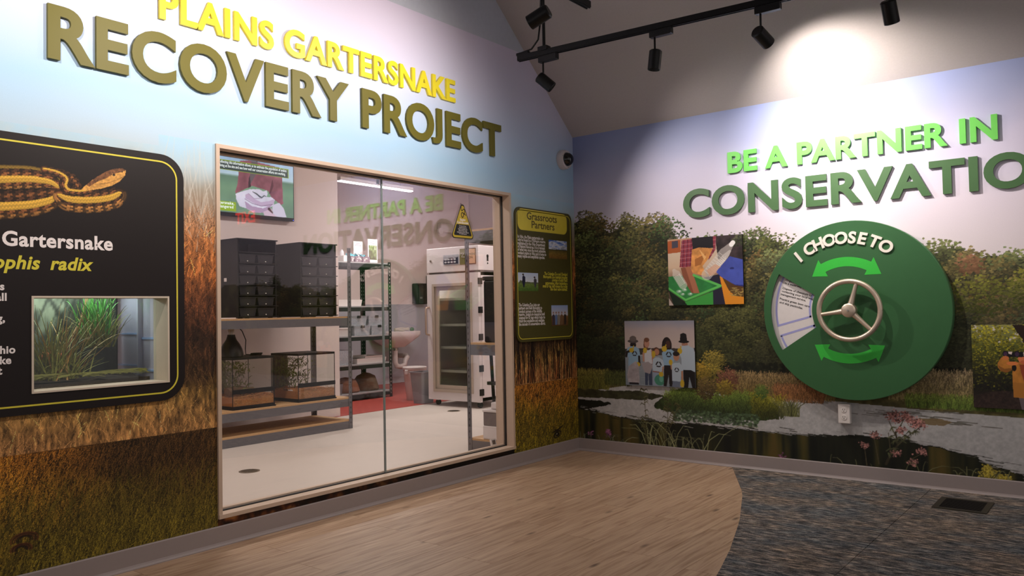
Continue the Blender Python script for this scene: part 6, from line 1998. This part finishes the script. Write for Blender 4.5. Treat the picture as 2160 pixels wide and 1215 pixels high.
# door with a window
wx0, wx1, wz0_, wz1_ = -3.222, -2.600, 0.185, 1.475
dr = MB().sheet([[(FX0, .075), (FX1, .075), (FX1, 1.605), (FX0, 1.605)], [(wx0, wz0_), (wx0, wz1_), (wx1, wz1_), (wx1, wz0_)]], on_right(FY0 + .025), 0.0, 0.045).build('door', FW, fr)
wf = MB()
wf.sheet([[(wx0, wz0_), (wx1, wz0_), (wx1, wz1_), (wx0, wz1_)], [(wx0 + .07, wz0_ + .07), (wx0 + .07, wz1_ - .07), (wx1 - .07, wz1_ - .07), (wx1 - .07, wz0_ + .07)]], on_right(FY0 + .025), 0.005, 0.036)
wf.sheet([[(wx0 - .012, wz0_ - .012), (wx1 + .012, wz0_ - .012), (wx1 + .012, wz1_ + .012), (wx0 - .012, wz1_ + .012)], [(wx0 + .02, wz0_ + .02), (wx0 + .02, wz1_ - .02), (wx1 - .02, wz1_ - .02), (wx1 - .02, wz0_ + .02)]], on_right(FY0 + .025), 0.045, 0.055)
wf.build('window_frame', FC, dr)
MB().box(wx0 + .07, wx1 - .07, FY0 + .002, FY0 + .006, wz0_ + .07, wz1_ - .07).build('pane', glass_mat('fridge_glass', (0.86, 0.87, 0.84), 1.0, 0.0, 0.02), dr)
hd_ = MB()
hd_.tube([(FX0 + .03, FY0 - .02, 1.205), (FX0 + .03, FY0 - .075, 1.195), (FX0 + .03, FY0 - .08, 1.17), (FX0 + .03, FY0 - .08, .90), (FX0 + .03, FY0 - .075, .875), (FX0 + .03, FY0 - .02, .865)], .012, 10)
hd_.build('handle', mat('handle_metal', rgb(196, 172, 156), 0.3, 0.6), dr)
for z in (1.50, 1.16, .84, .47, .19):
    MB().box(FX1 - .004, FX1 + .014, FY0 - .024, FY0 + .04, z - .038, z + .038).build('hinge', BPL, fr)
for k, z in enumerate((1.30, .985, .71, .42)):
    s_ = MB()
    s_.box(FX0 + .05, FX1 - .05, FY0 + .08, FY1 - .06, z, z + .008); s_.box(FX0 + .05, FX1 - .05, FY0 + .075, FY0 + .082, z - .018, z + .012)
    s_.build('shelf', mat('fridge_shelf', rgb(206, 206, 200), 0.4), fr)
for (cx_, cy_) in ((FX0 + .09, FY0 + .06), (FX1 - .07, FY0 + .06), (FX0 + .09, FY1 - .08), (FX1 - .07, FY1 - .08)):
    c_ = MB().lathe([(0.0001, -.014), (.034, -.014), (.036, 0), (.034, .014), (.0001, .014)], (cx_, cy_, .037), 'y', 18).build('caster', BPL, fr)
    MB().box(cx_ - .022, cx_ + .022, cy_ - .02, cy_ + .02, .06, .085).build('caster_fork', mat('steel_plate', rgb(150, 146, 144), 0.35, 0.7), c_)
HF = on_right(FY0 - .0155)
kp = [(-3.039, 1.836), (-2.791, 1.832), (-2.794, 1.709), (-3.042, 1.715)]
MB().box(kp[0][0], kp[1][0], FY0 - .024, FY0 - .0145, kp[3][1], kp[1][1]).build('keypad', mat('keypad_silver', rgb(176, 176, 184), 0.4), fr)
HK = on_right(FY0 - .0245)
kx0, kx1, kz0, kz1 = kp[0][0], kp[1][0], kp[3][1], kp[1][1]
kp_ = [c for c in fr.children if c.name.startswith('keypad')][0]
n = 10
MB().sheet([[(kx0 + .006, kz0 + .006), (kx1 - .006, kz0 + .006), (kx1 - .006, kz1 - .03)] + [(kx1 - .006 + (kx0 - kx1 + .012) * k / n, kz0 + (kz1 - kz0) * (.58 + .12 * math.cos(math.pi * k / n * 1.3))) for k in range(1, n + 1)]], HK, 0, .0006).build('keypad_field', mat('keypad_navy', rgb(34, 38, 60), 0.4), kp_)
for i in range(4):
    for j in range(2):
        x_, z_ = kx0 + .022 + i * .050, kz0 + .018 + j * .034
        MB().sheet([rrect(x_, x_ + .034, z_, z_ + .020, .005, 3)], HK, .0006, .003).build('key', mat('key_white', rgb(206, 206, 210), 0.4), kp_)
MB().sheet([rrect(kx0 + .085, kx0 + .16, kz1 - .058, kz1 - .036, .003, 2)], HK, .0006, .001).build('readout', mat('readout_grey', rgb(92, 84, 84), 0.3), kp_)
MB().lathe([(0.0001, -.012), (.012, -.012), (.014, 0)], ((-3.258, 1.771)[0], FY0 - .015, (-3.258, 1.771)[1]), 'y', 14).build('lock', mat('chrome', rgb(170, 160, 150), 0.25, 0.9), fr)
sg_ = [(-2.773, 1.899), (-2.521, 1.894), (-2.525, 1.699), (-2.778, 1.704)]
sx0, sx1, sz0, sz1 = sg_[0][0], sg_[1][0], sg_[3][1], sg_[1][1]
st_ = empty('station_sign', ((sx0 + sx1) / 2, FY0 - .016, sz0), 'tan and olive BRUMATION STATION sign on the cooling cabinet', 'sign')
MB().box(sx0, sx1, FY0 - .019, FY0 - .0155, sz0, sz1).build('board', mat('station_border', rgb(112, 78, 52), 0.5), st_)
HS = on_right(FY0 - .0192)
MB().sheet([[(sx0, sz0), (sx0 + .09, sz0), (sx0 + .09, sz1), (sx0, sz1)]], HS, 0, .0005).build('olive_field', mat('station_olive', rgb(120, 112, 60), 0.5), st_)
MB().sheet([[(sx0 + .09, sz0 + .01), (sx1 - .01, sz0 + .01), (sx1 - .01, sz1 - .01), (sx0 + .09, sz1 - .01)]], HS, 0, .0005).build('tan_field', mat('station_tan', rgb(220, 176, 142), 0.5), st_)
text_on('lettering', 'BRUMATION', HS, sx1 - .018, sz0 + .105, .038, TXD, st_, .016, 0, 'r', .0008)
text_on('lettering', 'STATION', HS, sx1 - .050, sz0 + .068, .038, TXD, st_, .016, 0, 'r', .0008)
zz_ = MB()
zp = [(sx0 + .014, sz0 + .135), (sx0 + .066, sz0 + .135), (sx0 + .026, sz0 + .092), (sx0 + .080, sz0 + .088)]
zz_.tube([(p[0], FY0 - .0197, p[1]) for p in zp], .0035, 6)
zz_.build('snake_mark', WHT, st_)
fl_ = bpy.data.lights.new('cabinet_fill_light', 'AREA')  # unseen light added to lift the dark cabinet interior
fl_.shape = 'RECTANGLE'; fl_.size, fl_.size_y = 0.5, 0.08
fl_.energy = 2.5; fl_.color = (1.0, 0.95, 0.84)
fo_ = bpy.data.objects.new('cabinet_fill_light', fl_); COL.objects.link(fo_); fo_.parent = fr
fo_.location = Vector((-2.9, FY0 + .10, 1.56)) - Vector(fr.location)
# marks on the side of the control head
mk_ = MB()
SX = FX1 + .0045
mk_.lathe([(0.0001, 0.001), (.02, .001), (.02, 0)], (SX, 1.86, 1.80), 'x', 14); mk_.box(SX, SX + .001, 1.845, 1.875, 1.74, 1.80); mk_.lathe([(0.0001, .001), (.011, .001), (.011, 0)], (SX, 1.86, 1.715), 'x', 12)
mk_.build('warning_mark', BLK, fr)
for k in range(5):
    MB().box(SX, SX + .003, 2.06, 2.36, 1.66 + .05 * k, 1.69 + .05 * k).build('louver', mat('louver_grey', rgb(170, 164, 164), 0.5), fr)

# ---------------------------------------------------------------- emergency light
el = empty('emergency_light', (-5.95, 4.86, 2.52), 'white twin-head emergency light high on the lab back wall', 'light')
MB().bbox(-5.998, -5.90, 4.70, 5.03, 2.54, 2.70, 0.02, 2).build('housing', WPL, el)
for y_ in (4.66, 5.02):
    MB().lathe([(.02, -.0), (.05, .02), (.055, .07), (.045, .075), (.0001, .07)], (-5.93, y_, 2.55), 'x', 20).build('lamp_head', WPL, el)

# ---------------------------------------------------------------- rack by the right end of the window
g3 = empty('shelving_rack', (-0.47, 0.1, 0), 'grey steel rack half hidden by the right window jamb', 'rack')
rack(g3, -0.752, -0.185, -0.505, 0.75, 1.80, (0.105, 0.885, 1.812), GRY, OSB, 0.042, 0.085)
tt = empty('storage_tote', (-0.45, -0.2, 0.8855), 'black tote on the middle shelf of the hidden rack', 'bin')
MB().bbox(-0.598, -0.24, -0.46, 0.05, 0.8855, 1.39, 0.012, 2).build('body', BPL, tt)
MB().bbox(-0.604, -0.234, -0.466, 0.056, 1.39, 1.424, 0.006, 2).build('lid', mat('lid_black', rgb(24, 22, 22), 0.3), tt)
wt = empty('feed_tub', (-0.42, -0.3, 0.1055), 'grey and white feed tub on the bottom shelf of the hidden rack', 'tub')
MB().bbox(-0.604, -0.25, -0.490, -0.12, 0.1055, 0.215, 0.008, 2).build('base', WPL, wt)
MB().bbox(-0.600, -0.254, -0.486, -0.124, 0.215, 0.325, 0.006, 2).build('window', mat('tub_smoke', rgb(120, 108, 106), 0.3), wt)
MB().bbox(-0.606, -0.248, -0.492, -0.118, 0.325, 0.342, 0.004, 2).build('lid', WPL, wt)
MB().bbox(-0.56, -0.30, -0.44, -0.18, 0.342, 0.40, 0.012, 2).build('neck', WPL, wt)
bm_ = empty('broom_handle', (-0.82, -0.02, 0.0), 'black pole with a crossbar leaning behind the hidden rack', 'pole')
p_a, p_b = (-1.011, 0.309), (-1.034, 0.728)
MB().tube([(p_a[0], 0.15, 0.003), (p_a[0], 0.15, p_a[1]), (p_b[0], 0.15, p_b[1]), (p_b[0] - .04, 0.15, 0.95)], .016, 10).build('pole', BPL, bm_)
pc = (-1.029, 0.488)
MB().box(pc[0] - .035, pc[0] + .06, 0.12, 0.18, pc[1] - .015, pc[1] + .015).build('crossbar', BPL, bm_)
l2 = empty('heat_lamp', (-0.30, -0.25, 1.8125), 'dark clamp lamp on the top shelf of the hidden rack', 'lamp')
MB().lathe([(.12, 0), (.118, .03), (.09, .09), (.05, .13), (.035, .16), (.0001, .165)], (-0.36, -0.28, 1.8125), 'z', 28).build('dome', mat('lamp_grey', rgb(70, 68, 70), 0.35, 0.5), l2)
MB().tube([(-0.50, -0.30, 1.815), (-0.47, -0.30, 1.88), (-0.42, -0.30, 1.93), (-0.37, -0.28, 1.975)], .006, 8).build('clamp_arm', mat('chrome', rgb(170, 160, 150), 0.25, 0.9), l2)
th = empty('thermometer', (-0.10, -0.962, 0.156), 'small white digital thermometer standing on the window sill', 'thermometer')
rot = Matrix.Rotation(R(-14), 3, 'Y')
MB().cbox((-0.104, -0.962, 0.184), (0.014, 0.052, 0.056), rot).build('case', WPL, th)
MB().cbox((-0.0965, -0.962, 0.190), (0.001, 0.032, 0.030), rot).build('readout', mat('lcd_grey', rgb(74, 66, 62), 0.3), th)

# ---------------------------------------------------------------- ceiling fixtures and floor drains of the lab
LEDM = mat('led_diffuser', rgb(255, 250, 248), 0.5, emit=(1.0, 0.96, 0.95), estr=6.0)
def linear_light(x, y0, y1, z, label, power):
    o = empty('linear_light', (x, (y0 + y1) / 2, z), label, 'light', 'linear lights of the lab')
    MB().box(x - .035, x + .035, y0, y1, z + .012, z + .055).build('housing', WPL, o)
    MB().box(x - .032, x + .032, y0 + .004, y1 - .004, z, z + .012).build('diffuser', LEDM, o)
    for y in (y0 + .2, y1 - .2):
        MB().tube([(x, y, z + .055), (x, y, LZ)], .002, 6).build('wire', mat('wire_grey', rgb(150, 146, 144), 0.4), o)
    ld = bpy.data.lights.new('linear_light_lamp', 'AREA')
    ld.shape = 'RECTANGLE'
    ld.size, ld.size_y = 0.07, y1 - y0
    ld.energy = power
    ld.color = (1.0, 0.95, 0.92)
    lo = bpy.data.objects.new('linear_light_lamp', ld)
    COL.objects.link(lo)
    lo.parent = o
    lo.location = (0, 0, -0.005)
linear_light(-3.98, 0.86, 2.09, 2.752, 'bright linear light hanging in the alcove behind the glass', 44.0)
linear_light(-1.75, -2.9, -1.68, 3.25, 'added unseen linear light over the window end of the lab', 44.0)  # this and the next two are added, out of sight, to brighten the lab
linear_light(-1.75, 0.9, 2.12, 3.25, 'added unseen linear light over the middle of the lab', 44.0)
linear_light(-1.9, 3.2, 4.42, 3.25, 'added unseen linear light over the far end of the lab', 44.0 * 0.7)
vt = empty('ceiling_vent', (-5.4, 2.4, LZ), 'grey louvred air vent in the alcove ceiling', 'vent')
va, vb = (-5.902, 2.628), (-6.009, 3.125)
for k in range(6):
    MB().cbox((va[0] - .02 + .09 * k, va[1] + .35, LZ - .03), (.075, .7, .006), Matrix.Rotation(R(35), 3, 'Y')).build('slat', mat('vent_grey', rgb(150, 142, 146), 0.5), vt)
MB().box(va[0] - .10, va[0] + .52, va[1] - .04, va[1] - .0, LZ - .06, LZ).build('rim', mat('vent_grey', rgb(150, 142, 146), 0.5), vt)
for c_, lb in (((-1.554, -2.019), 'round metal floor drain near the window'), ((-2.642, 1.390), 'round metal floor drain in front of the cooling cabinet')):
    o = empty('floor_drain', (c_[0], c_[1], 0), lb, 'drain', 'floor drains')
    MB().lathe([(.075, .0005), (.075, .003), (.062, .004)], (c_[0], c_[1], 0), 'z', 28).build('rim', mat('drain_metal', rgb(140, 128, 112), 0.4, 0.7), o)
    gr2 = MB()
    for k in range(-3, 4):
        w = math.sqrt(.060 ** 2 - (k * .016) ** 2)
        gr2.box(c_[0] - w, c_[0] + w, c_[1] + k * .016 - .004, c_[1] + k * .016 + .004, .004, .0055)
    gr2.build('grate', mat('drain_dark', rgb(84, 76, 66), 0.5, 0.5), o)

# ---------------------------------------------------------------- planted tank behind the small window
tk = empty('planted_tank', (-0.30, -3.9, 0.79), 'planted snake tank seen through the small panel window', 'tank')
kx0, kx1, ky0, ky1, kz0, kz1 = -0.47, -0.135, -4.55, -3.495, 0.795, 1.275
MB().box(kx0, kx1, ky0, ky1, kz0 - .012, kz0).build('base', BPL, tk)
bdv = Canvas(0, 1, 0, 1, 120, 60)
nn = fbm(bdv.U * 3, bdv.V, 4, 4, 23)
bdv.a = ramp(nn * .8 + .25 * (bdv.V - .5), [(.25, C(20, 24, 20)), (.45, C(52, 58, 50)), (.62, C(120, 126, 108))])  # lighter towards the top: lamp light painted into the backdrop
for k in range(30):
    x = RNG.random()
    bdv.line([(x, 0), (x + RNG.normal(0, .04), .6), (x + RNG.normal(0, .08), 1)], RNG.uniform(.006, .02), C(30, 32, 28), .7)
me = paint_mesh('backdrop', [(bdv, ())], lambda u, v, d: (kx0 + .004 + 0 * u, ky0 + u * (ky1 - ky0 - .004), kz0 + v * (kz1 - kz0)))
link('backdrop', me, paint_mat('photo_print', 0.4, 0.4, 0.02), tk)
MB().box(kx0, kx1, ky1 - .004, ky1, kz0, kz1).build('pane', glass_mat('tank_side_glass', (0.93, 0.94, 0.97), 1.0, 0.0, 0.02), tk)
MB().box(kx0 - .004, kx0 + .004, ky1 - .006, ky1 + .001, kz0, kz1).build('corner_seal', BPL, tk)
so_ = MB()
n = 22
vs = [(kx0 + .01 + (kx1 - kx0 - .012) * i / n, ky0 + (ky1 - ky0 - .006) * j / n, kz0 + .04 + .055 * float(fbm(np.array(i / n * 1.2), np.array(j / n * 4.0), 2, 3, 8))) for i in range(n + 1) for j in range(n + 1)]
so_.add(vs, [(i * (n + 1) + j, (i + 1) * (n + 1) + j, (i + 1) * (n + 1) + j + 1, i * (n + 1) + j + 1) for i in range(n) for j in range(n)])
so_.box(kx1 - .003, kx1, ky0, ky1 - .005, kz0, kz0 + .062)
so_.build('soil', mat('dark_soil', rgb(40, 28, 18), 0.9, var=0.5, scale=60, bump=1.0), tk, 'stuff')
def tuft(nm, cx, cy, m, count, lmin, lmax, spread, w, z=None, lean=(0, 0)):
    mb = MB()
    for k in range(count):
        r_ = Vector((min(kx1 - .02, max(kx0 + .02, cx + RNG.normal(0, .03))), min(ky1 - .02, cy + RNG.normal(0, .03)), z if z is not None else kz0 + .07))
        d = Vector((RNG.normal(lean[0], spread * .5), RNG.normal(lean[1], spread), 1)).normalized() * RNG.uniform(lmin, lmax)
        tip = r_ + d
        tip.x = min(kx1 - .008, max(kx0 + .012, tip.x)); tip.y = min(ky1 - .012, tip.y); tip.z = min(kz1 - .01, tip.z)
        ribbon(mb, r_, tip, RNG.uniform(.0, .05), w, 8, (RNG.normal(), RNG.normal(), 0))
    return mb.build(nm, m, tk, 'stuff')
GB = mat('grass_bright', rgb(70, 140, 52), 0.5, var=0.35, scale=40)
GO_ = mat('grass_olive', rgb(122, 122, 52), 0.55, var=0.35, scale=40)
GT = mat('grass_tan', rgb(168, 126, 62), 0.55, var=0.3, scale=40)
c_ = (-3.653, 1.028)
tuft('grass_tuft', -0.36, c_[0], GB, 110, .10, .22, .25, .008, z=1.06)
tuft('grass_tuft', -0.34, c_[0], GO_, 130, .08, .22, .75, .008, z=1.0)
c_ = (-3.912, 0.955)
tuft('grass_tuft', -0.24, c_[0], GO_, 120, .15, .36, .55, .008, lean=(0, .25))
tuft('grass_tuft', -0.22, c_[0] + .05, GT, 26, .22, .40, .5, .007, lean=(0, .4))
c_ = (-3.832, 0.887)
tuft('grass_tuft', -0.19, c_[0], GO_, 70, .06, .20, 1.2, .007, z=kz0 + .075)
mb = MB()
for k in range(46):
    y_ = RNG.uniform(-4.15, -3.52)
    ribbon(mb, (-0.17 + RNG.normal(0, .012), y_, kz0 + .085), (-0.16 + RNG.normal(0, .012), min(-3.5, y_ + RNG.uniform(.1, .26)), kz0 + .075 + RNG.uniform(0, .02)), .012, .008, 6, (0, 0, 1))
mb.build('fallen_grass', mat('grass_pale', rgb(132, 130, 64), 0.6, var=0.3, scale=40), tk, 'stuff')
c_ = [(-3.902, 0.979), (-3.856, 0.972), (-3.811, 0.974)]
for q, r_ in zip(c_, (.034, .030, .024)):
    bm = bmesh.new()
    bmesh.ops.create_icosphere(bm, subdivisions=2, radius=r_)
    for v in bm.verts:
        v.co *= 1 + .35 * (float(fbm(np.array(v.co.x * 9 + q[0]), np.array(v.co.y * 9 + v.co.z * 7), 6, 2, 4)) - .5)
        v.co.z *= .7
        v.co += Vector((-0.28, q[0], q[1] - .008))
    MB().bm(bm, True).build('stone', mat('stone_orange', rgb(206, 96, 42), 0.8, var=0.5, scale=50, bump=0.8), tk)
lg = MB().tube([(-0.40, -3.86, 0.86), (-0.38, -3.78, 1.0), (-0.40, -3.70, 1.12), (-0.42, -3.66, 1.26)], [.012, .010, .009, .006], 8)
lg.build('branch', BARK, tk)
ld = bpy.data.lights.new('tank_lamp', 'AREA')
ld.shape = 'RECTANGLE'; ld.size, ld.size_y = .10, .5
ld.energy = 2.2; ld.color = (0.86, 1.0, 0.92)
lo = bpy.data.objects.new('tank_lamp', ld); COL.objects.link(lo); lo.parent = tk
lo.location = Vector((-0.36, -3.80, kz1 + .02)) - Vector(tk.location)
th_ = MB().box(-0.44, -0.28, -4.10, -3.52, kz1 + .03, kz1 + .07).build('tank_hood', BPL, tk)
# pale panels beside the tank, shelf-edge reflections put on as light blue strips
tp_ = empty('wall_tank_partition', (-0.31, -3.46, 0.79), 'pale panels beside the planted tank', kind='structure')
TPM = mat('tank_partition', rgb(214, 206, 222), 0.6)
BLS = mat('reflection_blue', rgb(176, 204, 250), 0.4)  # colour of the painted shelf-edge reflections
MB().box(-0.56, -0.300, -3.470, -3.462, 0.79, 1.30).build('panel', TPM, tp_)
MB().box(-0.300, -0.155, -3.452, -3.444, 0.79, 1.30).build('panel', TPM, tp_)
MB().box(-0.306, -0.296, -3.476, -3.444, 0.79, 1.30).build('edge_or_reflection_strip', mat('strip_pale', rgb(226, 222, 234), 0.5), tp_)
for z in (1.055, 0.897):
    MB().box(-0.56, -0.306, -3.476, -3.470, z, z + .008).build('edge_or_reflection_strip', BLS, tp_)
    MB().box(-0.296, -0.155, -3.458, -3.452, z - .024, z - .014).build('edge_or_reflection_strip', BLS, tp_)
tb_ = empty('tank_stand', (-0.3, -3.9, 0), 'dark stand carrying the planted tank behind the panel', 'stand')
MB().box(-0.50, -0.152, -4.60, -3.42, 0.745, 0.783).build('top', BPL, tb_)
for (x_, y_) in ((-.48, -4.55), (-.2, -4.55), (-.48, -3.47), (-.2, -3.47)):
    MB().box(x_, x_ + .035, y_, y_ + .035, 0, .745).build('leg', BPL, tb_)

# ================================================================== track lighting
TRK = mat('track_black', rgb(12, 12, 13), 0.4, 0.2)
def track_head(x, y, zt, aim, label, power=None, angle=60, blend=0.6, along='x', temp=(1.0, 0.90, 0.82), drop=0.13, L=0.125, r=0.040):
    """spot can on a stem under an adapter box clipped to the track at height zt"""
    o = empty('track_spot', (x, y, zt - 0.2), label, 'spotlight', 'spotlights on the ceiling tracks')
    hx, hy = (0.075, 0.020) if along == 'x' else (0.020, 0.075)
    MB().bbox(x - hx + (.045 if along == 'x' else 0), x + hx + (.045 if along == 'x' else 0), y - hy - (.045 if along == 'y' else 0), y + hy - (.045 if along == 'y' else 0), zt - 0.066, zt - 0.0238, 0.003, 1).build('adapter', TRK, o)
    MB().tube([(x, y, zt - 0.06), (x, y, zt - 0.06 - drop + .02)], 0.0065, 8).build('stem', TRK, o)
    c = Vector((x, y, zt - 0.06 - drop))
    d = (Vector(aim) - c).normalized()
    rot = d.to_track_quat('Z', 'Y').to_matrix()
    MB().lathe([(0.0001, -L * .36), (r * .8, -L * .36), (r, -L * .30), (r, L * .62), (r * .92, L * .64), (r * .90, L * .58), (r * .5, L * .3), (0.0001, L * .28)], c, 'z', 26, True, rot).build('can', TRK, o)
    MB().lathe([(0.0001, L * .31), (r * .48, L * .31), (r * .5, L * .32)], c, 'z', 18, True, rot).build('lens', mat('lens_warm', (1, 0.95, 0.9), 0.4, emit=(1, .9, .8), estr=3.0 if power else 0.2), o)
    if power:
        ld = bpy.data.lights.new('track_spot_lamp', 'SPOT')
        ld.energy = power
        ld.spot_size = R(angle)
        ld.spot_blend = blend
        ld.shadow_soft_size = 0.025
        ld.color = temp
        lo = bpy.data.objects.new('track_spot_lamp', ld)
        COL.objects.link(lo)
        lo.parent = o
        lo.location = c + d * (L * .64) - Vector(o.location)
        lo.rotation_euler = d.to_track_quat('-Z', 'Y').to_euler()
    return o

TZ = 2.90
def ceil_z(y):
    return EAVE - PITCH * y if y > RIDGE_Y else RIDGE_Z + PITCH * (y - RIDGE_Y)
def track(name_loc, p0, p1, stems, label, cable=None, end=None):
    o = empty('lighting_track', name_loc, label, 'track')
    a, b = Vector(p0), Vector(p1)
    d = (b - a).normalized()
    n = Vector((-d.y, d.x, 0))
    w, h = 0.018, 0.018
    mb = MB()
    vs = [a + n * s1 * w + Vector((0, 0, s2 * h)) for s1 in (-1, 1) for s2 in (-1, 1)] + [b + n * s1 * w + Vector((0, 0, s2 * h)) for s1 in (-1, 1) for s2 in (-1, 1)]
    mb.add(vs, [(0, 1, 3, 2), (4, 6, 7, 5), (0, 4, 5, 1), (2, 3, 7, 6), (1, 5, 7, 3), (0, 2, 6, 4)])
    for s1 in (-.55, .55):     # conductor lips below
        q = [a + n * s1 * w, b + n * s1 * w]
        mb.add([q[0] + n * -.003 + Vector((0, 0, -h - .005)), q[0] + n * .003 + Vector((0, 0, -h - .005)), q[0] + n * .003 + Vector((0, 0, -h)), q[0] + n * -.003 + Vector((0, 0, -h)),
                q[1] + n * -.003 + Vector((0, 0, -h - .005)), q[1] + n * .003 + Vector((0, 0, -h - .005)), q[1] + n * .003 + Vector((0, 0, -h)), q[1] + n * -.003 + Vector((0, 0, -h))],
               [(0, 1, 5, 4), (1, 2, 6, 5), (2, 3, 7, 6), (3, 0, 4, 7), (0, 3, 2, 1), (4, 5, 6, 7)])
    mb.build('rail', TRK, o)
    for p in stems:
        MB().tube([p, (p[0], p[1], ceil_z(p[1]) - .002)], .011, 10).build('hanger_rod', TRK, o)
        MB().cbox((p[0], p[1], p[2] + .026), (.075, .05, .03)).build('hanger_clamp', TRK, o)
    return o
# track 1, parallel to the pond wall
ty = lambda x: -1.045 + 0.075 * (x - 0.30)
t1_ = track((1.7, -0.95, TZ), (0.26, ty(0.26), TZ), (3.6, ty(3.6), TZ), [(0.47, ty(0.47), TZ), (3.4, ty(3.4), TZ)], 'black lighting track hanging parallel to the pond wall')
MB().cbox((0.30, ty(0.30), TZ + .026), (.10, .03, .018)).build('power_feed', TRK, t1_)
MB().tube([(0.28, ty(.28), TZ + .034), (0.37, ty(.37), TZ + .045), (0.425, ty(.42), TZ + .10), (0.445, ty(.44), TZ + .22), (0.452, ty(.45), TZ + .40), (0.455, ty(.45), ceil_z(ty(.45)) - .002)], .006, 8).build('cable', TRK, t1_)
# track 2, parallel to the prairie wall
t2_ = track((1.16, -3.6, TZ), (1.165, -1.555, TZ), (1.165, -6.2, TZ), [(1.165, -2.6, TZ), (1.165, -5.6, TZ)], 'black lighting track hanging parallel to the prairie wall')
t3_ = track((4.6, -3.6, TZ), (4.6, -1.2, TZ), (4.6, -6.8, TZ), [(4.6, -2.0, TZ), (4.6, -6.0, TZ)], 'added unseen black lighting track on the far side of the room')  # unseen track, added to carry two fill spots

track_head(0.46, ty(0.46), TZ, (1.9, 0.0, 1.15), 'spotlight at the corner end of the pond wall track', 85.0, 105, 1.0)
track_head(1.28, ty(1.28), TZ, (0.95, -1.05, 0.0), 'second spotlight along the pond wall track', 36.0, 110, 1.0)
track_head(1.94, ty(1.94), TZ, (2.20, 0.0, 2.22), 'third spotlight along the pond wall track', 130.0, 112, 1.0)
track_head(2.62, ty(2.62), TZ, (2.7, 0.0, 1.1), 'fourth spotlight along the pond wall track', 14.0, 90, 1.0)
track_head(1.165, -2.02, TZ, (0.0, -2.3, 2.2), 'spotlight at the corner end of the prairie wall track', 78.0, 140, 1.0, 'y')
track_head(1.165, -3.35, TZ, (0.0, -3.35, 2.35), 'added unseen second spotlight along the prairie wall track', 80.0, 130, 1.0, 'y')  # this spot and the next are added, unseen, to brighten the prairie wall
track_head(1.165, -4.6, TZ, (0.0, -4.5, 2.3), 'added unseen third spotlight along the prairie wall track', 68.0, 130, 1.0, 'y')
track_head(4.6, -1.9, TZ, (4.3, 0.0, 1.7), 'added fill spotlight on the far track near the pond wall', 24.0, 100, 1.0, 'y')  # both far-track spots are added fill, out of view
track_head(4.6, -3.6, TZ, (2.6, -2.6, 0.0), 'added fill spotlight in the middle of the far track', 50.0, 110, 1.0, 'y')
